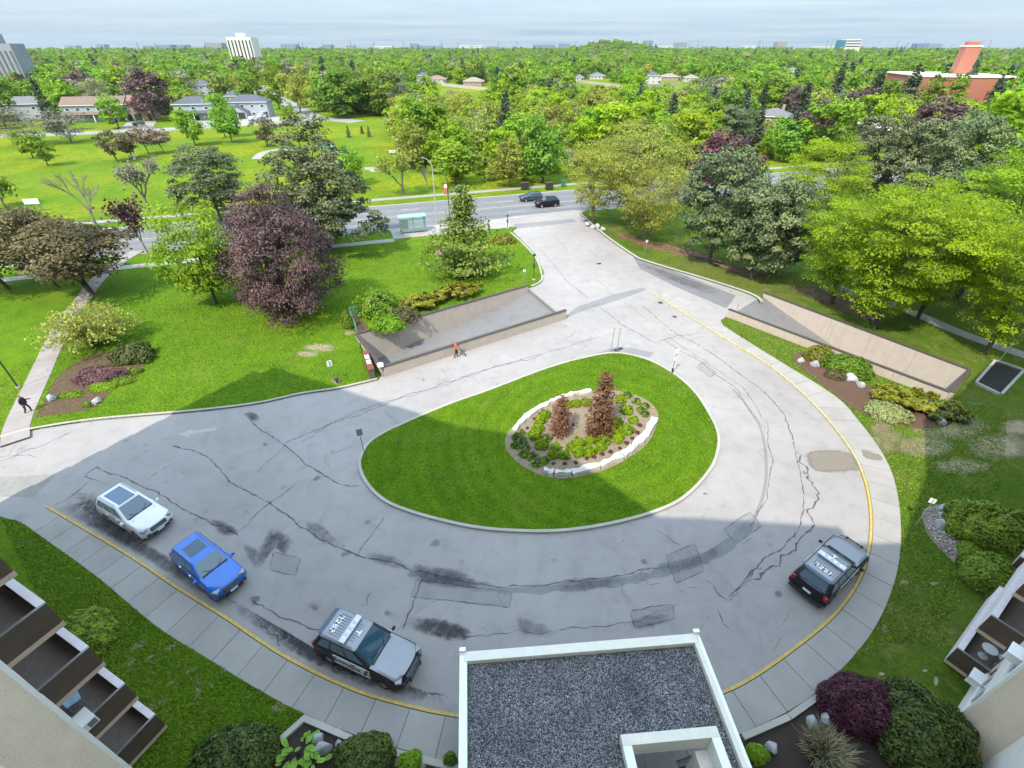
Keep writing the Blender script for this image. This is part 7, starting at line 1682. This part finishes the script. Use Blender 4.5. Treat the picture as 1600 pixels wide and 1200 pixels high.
c_ = at(1507, 165); HT = height_of(c_, 90); m = MB(); m.box((W * .14, 20, H / 2 + 5), (5.5, 5, H + 10)); tw = m.obj('tower', M['redbrick'], sc); m = MB(); m.box((W * .14, 20, H + 10.5), (4.0, 3.6, 2.2)); m.obj('tower_cap', M['redbrick'], tw); m = MB(); m.box((W * .14, 20, H + 10.1), (6, 5.5, .3)); m.obj('tower_trim', M['white'], tw)
fl, W, H = slab_building('flat_roof_building', 'low building with a white flat roof in the right-hand trees', 'building', 1358, 1396, 232, 204, 14, 'tan')
for k in range(3): m = MB(); m.box((-W / 3 + k * W / 3, -.05, H * .5), (1.6, .1, 1.4)); m.obj('window', M['winglass'], fl)
# car park at right
m = MB(); m.prism(ats([(1560, 196), (1640, 200), (1640, 172), (1570, 176)], 0), -.1, -.02); tag(m.obj('car_park', M['street']), kind='structure'); m = MB(); m.prism(ats([(1345, 235), (1400, 238), (1400, 222), (1350, 222)], 0), -.1, -.02); tag(m.obj('car_park', M['street']), kind='structure')
suv('parked_car', 'dark car in the car park at the right edge', 'car', at(1583, 184), .2, 4.5, 1.84, 1.5, 2.65, 'p_slate', detail=False, rails=False, roof_f=.2)
suv('parked_car', 'white car on the driveway below the gabled house, nearer the road', 'car', at(397, 188), 1.2, 4.5, 1.84, 1.5, 2.65, 'p_white', detail=False, rails=False); suv('parked_car', 'white car beside the gabled house garage', 'car', at(411, 184), 1.2, 4.6, 1.84, 1.6, 2.65, 'p_white', detail=False, rails=False); suv('parked_car', 'pale car in front of the pinkish-roofed townhouse', 'car', at(218, 196), 1.4, 4.5, 1.84, 1.5, 2.65, 'p_slate', detail=False, rails=False)
suv('parked_car', 'dark car parked under the right-hand pines', 'car', at(1318, 222), .3, 4.5, 1.84, 1.5, 2.65, 'p_black', detail=False, rails=False)
# residential road
def road(px, w, name='residential_road', z=-.03, mat='driveway_pale'):
    c = smooth_line(ats(px), sub=5); o = strip(offset_line(c, w / 2), offset_line(c, -w / 2), z - .1, z).obj(name, mat if not isinstance(mat, str) else M[mat]); recalc(o); tag(o, kind='structure')
M['driveway_pale'] = mat_asphalt('pale_road', (.25, .25, .255)); road([(-140, 218), (20, 212), (170, 206), (290, 200), (420, 192), (500, 186), (560, 190)], 8.5); road([(500, 188), (470, 172), (440, 156), (415, 142), (395, 128)], 8, z=-.026); road([(300, 200), (325, 188)], 9, 'house_drive', -.022, M['concrete']); road([(390, 196), (388, 185)], 12, 'house_drive', -.022, M['concrete']); road([(415, 190), (418, 180)], 10, 'house_drive', -.0215, M['concrete']); road([(210, 203), (222, 190)], 10, 'house_drive', -.022, M['concrete'])
road([(410, 197), (480, 190), (545, 182)], 1.6, 'footpath', -.018, M['concrete'])
# white apartment tower and skyline
def tower(name, label, x0, x1, ytop, Y, mat, deep=18, stripes=0, bands=0, stripe_mat='dark', roofbits=False, cat='building', rz=0.0):
    p0, p1 = far_at(x0, ytop, Y), far_at(x1, ytop, Y); W = p1[0] - p0[0]; H = p0[2]; root = empty(name, ((p0[0] + p1[0]) / 2, Y, 0), rz, label, cat)
    m = MB(); m.box((0, deep / 2, H / 2), (W, deep, H)); m.obj('wall', M[mat], root)
    for k in range(stripes): m = MB(); m.box((-W / 2 + (k + .5) * W / stripes, -.15, H / 2 - 1), (W / stripes * .34, .3, H - 4)); m.obj('balcony_stack', M[stripe_mat], root)
    for k in range(bands): m = MB(); m.box((0, -.15, H - (k + .7) * (H / (bands + 1)) * .55), (W * .94, .3, H / bands * .16)); m.obj('window_band', M[stripe_mat], root)
    if roofbits: m = MB(); m.box((0, deep / 2, H + 2), (W * .35, 6, 4)); m.obj('roof_house', M[mat], root)
    return root
M['farwhite'] = flat('far_white', (.58, .57, .53), .8, .05, .1); M['farblue'] = flat('far_blue_glass', (.10, .17, .26), .3, .1, .1); M['fargrey'] = flat('far_grey', (.24, .26, .29), .8, .08, .1); M['farbrown'] = flat('far_brown', (.22, .19, .18), .8, .08, .1); M['fardeep'] = flat('far_deep_blue', (.02, .07, .30), .5, .1, .1); M['farteal'] = flat('far_teal', (.02, .17, .24), .4, .1, .1)
tower('apartment_tower', 'white apartment tower with dark vertical stripes on the skyline', 352, 391, 58, 700, 'farwhite', 20, 7, 0, 'dark', True)
tower('apartment_tower', 'grey apartment tower leaning in at the far left', -60, 14, 68, 300, 'fargrey', 9, 9, 0, 'greyroof', True)
tower('office_building', 'white banded office block with teal end on the right skyline', 1324, 1348, 61, 1500, 'farwhite', 25, 0, 3, 'dark'); tower('office_block', 'teal glass end block of the banded office', 1316, 1323.6, 62.5, 1500, 'farteal', 25, 0, 3, 'farblue')
sky_l = [(318, 345, 67, 'farbrown'), (246, 266, 70, 'farblue'), (222, 243, 71, 'fargrey'), (275, 289, 70, 'fargrey'), (438, 462, 69.5, 'farblue'), (503, 517, 70, 'farblue'), (583, 612, 72, 'farwhite'), (640, 652, 68, 'farblue'), (655, 690, 71, 'fargrey'), (717, 733, 71, 'farwhite'), (740, 754, 71, 'farwhite'), (760, 780, 72, 'fargrey'), (833, 868, 70, 'farblue'), (874, 890, 68.5, 'farblue'), (1008, 1021, 63.5, 'farblue'), (1033, 1052, 71.5, 'farwhite'), (1056, 1074, 66, 'fargrey'), (1215, 1230, 65.5, 'farbrown'), (1275, 1314, 72.5, 'farwhite'), (1434, 1453, 68, 'fardeep'), (1462, 1474, 68, 'fargrey'), (100, 118, 71, 'fargrey'), (150, 162, 69.5, 'farblue'), (540, 553, 70.5, 'fargrey'), (1100, 1120, 72, 'fargrey'), (1165, 1180, 71.5, 'farwhite')]
for k, (a, b, yt, mt) in enumerate(sky_l):
    desc = {'farblue': 'hazy blue block', 'fargrey': 'hazy grey block', 'farwhite': 'low pale block', 'farbrown': 'brownish block', 'fardeep': 'deep blue block'}[mt]
    rank = sum(1 for q in sky_l if q[3] == mt and q[0] < a); tot = sum(1 for q in sky_l if q[3] == mt)
    tower('office_block', f'{desc} on the skyline' + (f', {words[rank]} of its colour from the left' if tot > 1 else ' at the right'), a, b, yt, 2300 + 37 * k, mt, 40, 0, 2, 'fargrey' if mt != 'fargrey' else 'farblue')
def pylon(px, ytop, Y, label):
    q = far_at(px, ytop, Y); H = q[2]; root = empty('power_pylon', (q[0], Y, 0), 0, label, 'pylon', 'power pylons on the skyline'); w = 3.2
    for sx, sy in ((-1, -1), (1, -1), (1, 1), (-1, 1)): m = MB(); m.tube([(sx * w, sy * w, 0), (sx * .7, sy * .7, H * .6), (sx * .3, sy * .3, H)], .45, 4); m.obj('leg', M['fargrey'], root)
    for f, l in ((.72, 7), (.84, 9), (.95, 6)): m = MB(); m.box((0, 0, H * f), (2 * l, .7, .7)); m.obj('crossarm', M['fargrey'], root)
    m = MB()
    for k in range(6): z0 = H * k / 8; a = w * (1 - k / 8 * 1.25) + .2; m.tube([(-a, -a, z0), (a, -a, z0 + H / 8)], .3, 3); m.tube([(a, -a, z0), (-a, -a, z0 + H / 8)], .3, 3)
    m.obj('bracing', M['fargrey'], root)
PYL = [(213, 66), (241, 66), (466, 65), (472, 67), (547, 64), (583, 65), (630, 64), (689, 64), (715, 65), (779, 66), (807, 64), (900, 64), (995, 62), (1078, 63), (1092, 61), (1188, 62), (1294, 62), (1302, 60), (1404, 63), (1420, 65), (1430, 66), (1517, 60), (1538, 62), (1550, 62)]
for k, (x, yt) in enumerate(PYL): pylon(x, yt, 1750 + (k * 137) % 500, f'grey lattice power pylon on the skyline, {words[k]} from the left')

# ------------------------------------------------------------------ scattered individual trees of the middle distance
HERO_BOX = []
def clear_of_houses(px0, px1, ytop, ybase, d):
    for (a, b, yt, yb, hd_) in HOUSES:
        if d < hd_ + 14 and px1 > a and px0 < b and ytop < yb - (yb - yt) * .42 and ybase > yt: return False
    return True
PARK_PX = [(-200, 470), (-200, 206), (430, 196), (560, 176), (606, 186), (622, 230), (640, 262), (690, 292), (900, 282), (900, 330), (590, 345)]
placed = [(o.location.x, o.location.y) for o in bpy.data.objects if o.get('category') == 'tree']
def region(px, d):
    if px < 300: return 'behind left townhouses'
    if px < 480: return 'around the slate-roofed houses' if d < 330 else 'beyond the slate-roofed houses'
    if px < 620: return 'past the residential road'
    if px < 800: return 'left of the tall spruce'
    if px < 1010: return 'right of the tall spruce'
    if px < 1180: return 'above the big locust'
    if px < 1420: return 'around the tan house'
    return 'about the brick school'
cand = []
r = np.random.default_rng(11)
def scatter(n, dmin, dmax, a0, a1, spacing, kinds, hmin, hmax, limit):
    got = 0
    for _ in range(n):
        if got >= limit: break
        d = dmin + (dmax - dmin) * r.random() ** .75; a = a0 + (a1 - a0) * r.random(); x, y = d * math.sin(a), d * math.cos(a)
        px, py = pix((x, y, 0))
        if inside((px, py), PARK_PX): continue
        if 0 < np.dot(np.array([x, y]) - N0, sn) + 8 < SW + 16: continue
        if np.dot(np.array([x, y]) - N0, sn) < 8 : continue
        if any((x - q[0]) ** 2 + (y - q[1]) ** 2 < spacing ** 2 for q in placed): continue
        H = hmin + (hmax - hmin) * r.random(); k = kinds[int(r.random() * len(kinds))]; R = H * KIND[k][1] / KIND[k][0] * r.uniform(.85, 1.15)
        s_ = FPX / (y * CP + CAM_H * SP); yt = pix((x, y, H))[1]
        if -40 < px < 1640 and not clear_of_houses(px - R * s_, px + R * s_, yt, py, d): continue
        if 380 < px < 545 and 118 < py < 205: continue                 # residential road corridor
        placed.append((x, y)); cand.append((k, x, y, H, R, px, d)); got += 1
WOOD = ['mid_olive', 'mid_olive', 'mid_fresh', 'mid_lime', 'mid_grey', 'mid_olive', 'mid_olive', 'mid_lime']; MIX = ['mid_green', 'mid_fresh', 'mid_green', 'mid_lime', 'mid_olive', 'mid_green', 'mid_fresh', 'mid_grey', 'mid_purple', 'spruce', 'mid_orange']
scatter(4000, 118, 235, -.22, .30, 6.2, WOOD, 8, 12.5, 84); scatter(3000, 110, 260, .28, .86, 8.5, ['mid_green', 'mid_fresh', 'spruce', 'mid_green', 'mid_lime', 'round_pine', 'mid_olive', 'mid_purple'], 9, 14, 62)
scatter(3000, 225, 330, -.86, -.2, 9.0, MIX, 10, 15, 40); scatter(3000, 225, 330, -.2, .86, 9.0, MIX, 9, 14, 40)
DESC = dict(mid_olive='pale olive thin-leaved tree', mid_fresh='fresh green leafy tree', mid_lime='yellow-green leafy tree', mid_grey='grey barely leafed tree', mid_green='dark green leafy tree', spruce='dark spruce', round_pine='grey-green pine', mid_purple='dark purple tree', mid_orange='orange-tinged tree')
NM = dict(mid_olive='ash_tree', mid_fresh='maple_tree', mid_lime='maple_tree', mid_grey='birch_tree', mid_green='oak_tree', spruce='spruce_tree', round_pine='pine_tree', mid_purple='beech_tree', mid_orange='maple_tree')
groups = {}
for c in cand: groups.setdefault((c[0], region(c[5], c[6])), []).append(c)
for (k, reg), L in groups.items():
    L.sort(key=lambda c: c[5])
    for i, (k, x, y, H, R, px, d) in enumerate(L):
        lab = f'{DESC[k]} {reg}' + (f', {words[min(i, 24)]} from left' if len(L) > 1 else ', its only one')
        plant(k, (x, y), H, R, lab, NM[k], 'tree', 'trees of the middle distance', z=-.06)
# ------------------------------------------------------------------ the far wood: one mass of crowns to the horizon
far_col = bpy.data.collections.new('far_tree_kinds')
def far_kind(key, mat, H, R, shape, n, per, leaf, seed, **kw):
    cm, C = broad_crown('far_' + key, LEAF[mat], H, R, .6, shape, n, per, leaf, seed, fill=.25, clump_r=.32, **kw); o = bpy.data.objects.new('far_' + key, cm); far_col.objects.link(o)
for i, a in enumerate([('green', 'green', 10, 5, 'round'), ('green', 'green', 9, 5.4, 'dome'), ('fresh', 'fresh', 10, 4.8, 'round'), ('fresh', 'fresh', 11, 4.4, 'round'), ('lime', 'lime', 9, 4.8, 'round'), ('olive', 'olive', 10, 4.6, 'round'), ('olive', 'olive', 9, 5, 'dome'), ('grey', 'grey', 9, 4.6, 'round'), ('purple', 'purple', 8, 4.2, 'round'), ('orange', 'orange', 8, 4, 'round')]): far_kind(*a, 34, 26, .80, 90 + i)
cm, C = conifer('far_spruce', LEAF['spruce'], 13, 3.2, .4, 5, 13, 7, 7, .9); far_col.objects.link(bpy.data.objects.new('far_spruce', cm)); far_col.objects.link(bpy.data.objects.new('far_spruce', cm))
nk = len(far_col.objects)
r = np.random.default_rng(21); pts = []; sc_ = []; ix = []; rz_ = []
def hill(x, y):
    c = at(958, 79.6); q = far_at(958, 66, 1500); return 19 * math.exp(-((x - q[0]) / 85) ** 2 - ((y - 1500) / 100) ** 2) if y < 3000 else 0
occ = {}
N_FAR = 17000
while len(pts) < N_FAR:
    d = 255 + 3400 * r.random() ** 1.7; a = r.uniform(-1.02, 1.02); x, y = d * math.sin(a), d * math.cos(a); px, py = pix((x, y, 0))
    if len(pts) < 900: x, y = far_at(958, 66, 1500)[0] + r.normal(0, 80), 1500 + r.normal(0, 90); px, py = pix((x, y, 0)); d = 1500
    H = r.uniform(.85, 1.55) * (1 + .45 * min(1, max(0, (d - 700) / 900))); yt = pix((x, y, 9.5 * H))[1]; s_ = FPX / (y * CP + CAM_H * SP)
    if inside((px, py), PARK_PX): continue
    if -60 < px < 1660 and not clear_of_houses(px - 4.5 * s_, px + 4.5 * s_, yt, py, d): continue
    if 395 < px < 500 and 120 < py < 190: continue
    key = (int(x / 8.5), int(y / 8.5))
    if d < 900 and key in occ: continue
    if d < 345 and any((x - q[0]) ** 2 + (y - q[1]) ** 2 < 49 for q in placed): continue
    occ[key] = 1; z = hill(x, y); pts.append((x, y, z - .1)); sc_.append(H); rz_.append(r.uniform(0, 6.28)); ix.append(int(r.choice(nk, p=np.array([18, 15, 16, 14, 7, 9, 7, 6, 3, 2, 2, 2][:nk]) / sum([18, 15, 16, 14, 7, 9, 7, 6, 3, 2, 2, 2][:nk]))))
me = bpy.data.meshes.new('far_woodland'); me.from_pydata(pts, [], [])
me.attributes.new('scl', 'FLOAT', 'POINT').data.foreach_set('value', sc_); me.attributes.new('rz', 'FLOAT', 'POINT').data.foreach_set('value', rz_); me.attributes.new('pick', 'INT', 'POINT').data.foreach_set('value', ix)
fw = tag(link('far_woodland', me), kind='stuff')
ng = bpy.data.node_groups.new('plant_far_trees', 'GeometryNodeTree'); ng.interface.new_socket('Geometry', in_out='INPUT', socket_type='NodeSocketGeometry'); ng.interface.new_socket('Geometry', in_out='OUTPUT', socket_type='NodeSocketGeometry')
gi = ng.nodes.new('NodeGroupInput'); go = ng.nodes.new('NodeGroupOutput'); ip = ng.nodes.new('GeometryNodeInstanceOnPoints'); ci = ng.nodes.new('GeometryNodeCollectionInfo'); ci.inputs['Collection'].default_value = far_col; ci.inputs['Separate Children'].default_value = True; ci.inputs['Reset Children'].default_value = True
def nattr(nm, ty): n = ng.nodes.new('GeometryNodeInputNamedAttribute'); n.data_type = ty; n.inputs['Name'].default_value = nm; return n.outputs['Attribute']
cx = ng.nodes.new('ShaderNodeCombineXYZ'); ng.links.new(nattr('rz', 'FLOAT'), cx.inputs['Z']); eul = ng.nodes.new('FunctionNodeEulerToRotation'); ng.links.new(cx.outputs[0], eul.inputs[0])
ng.links.new(gi.outputs[0], ip.inputs['Points']); ng.links.new(ci.outputs[0], ip.inputs['Instance']); ip.inputs['Pick Instance'].default_value = True; ng.links.new(nattr('pick', 'INT'), ip.inputs['Instance Index']); ng.links.new(eul.outputs[0], ip.inputs['Rotation']); ng.links.new(nattr('scl', 'FLOAT'), ip.inputs['Scale']); ng.links.new(ip.outputs[0], go.inputs[0])
fw.modifiers.new('far_trees', 'NODES').node_group = ng
# the wooded hill and far ground under it
q = far_at(958, 66, 1500); m = MB(); n_ = 14; vs = []
for i in range(n_):
    for j in range(n_): x = q[0] - 330 + 660 * i / (n_ - 1); y = 1180 + 640 * j / (n_ - 1); vs.append((x, y, hill(x, y) - .3))
m.add(vs, [(i * n_ + j, (i + 1) * n_ + j, (i + 1) * n_ + j + 1, i * n_ + j + 1) for i in range(n_ - 1) for j in range(n_ - 1)]); tag(m.obj('wooded_hill', M['park'], smooth=True), kind='structure')
# undergrowth of the young wood: low thicket nobody could count
up, us, ur, ui = [], [], [], []
while len(up) < 900:
    d = 112 + 150 * r.random(); a = r.uniform(-.24, .62); x, y = d * math.sin(a), d * math.cos(a); px, py = pix((x, y, 0))
    if inside((px, py), PARK_PX) or np.dot(np.array([x, y]) - N0, sn) < SW + 10: continue
    if not clear_of_houses(px - 8, px + 8, py - 8, py, d): continue
    up.append((x, y, -.3)); us.append(r.uniform(.22, .48)); ur.append(r.uniform(0, 6.28)); ui.append(int(r.choice([2, 3, 4, 5, 6, 7, 5, 6])))
me = bpy.data.meshes.new('wood_undergrowth'); me.from_pydata(up, [], [])
me.attributes.new('scl', 'FLOAT', 'POINT').data.foreach_set('value', us); me.attributes.new('rz', 'FLOAT', 'POINT').data.foreach_set('value', ur); me.attributes.new('pick', 'INT', 'POINT').data.foreach_set('value', ui)
ug = tag(link('wood_undergrowth', me), kind='stuff'); ug.modifiers.new('thicket', 'NODES').node_group = ng
# ------------------------------------------------------------------ haze: one closed box of thin air around everything
HAZE = 4.5e-5
if HAZE:
    hm, N, L, B = new_mat('haze_air'); N.remove(B); pv = N.new('ShaderNodeVolumePrincipled'); pv.inputs['Color'].default_value = (.82, .90, 1.0, 1); pv.inputs['Density'].default_value = HAZE; pv.inputs['Anisotropy'].default_value = .25
    L.new(pv.outputs[0], N['Material Output'].inputs['Volume'])
    m = MB(); m.box((0, 2200, 42), (7600, 5200, 100)); o = m.obj('haze', hm); tag(o, kind='stuff')
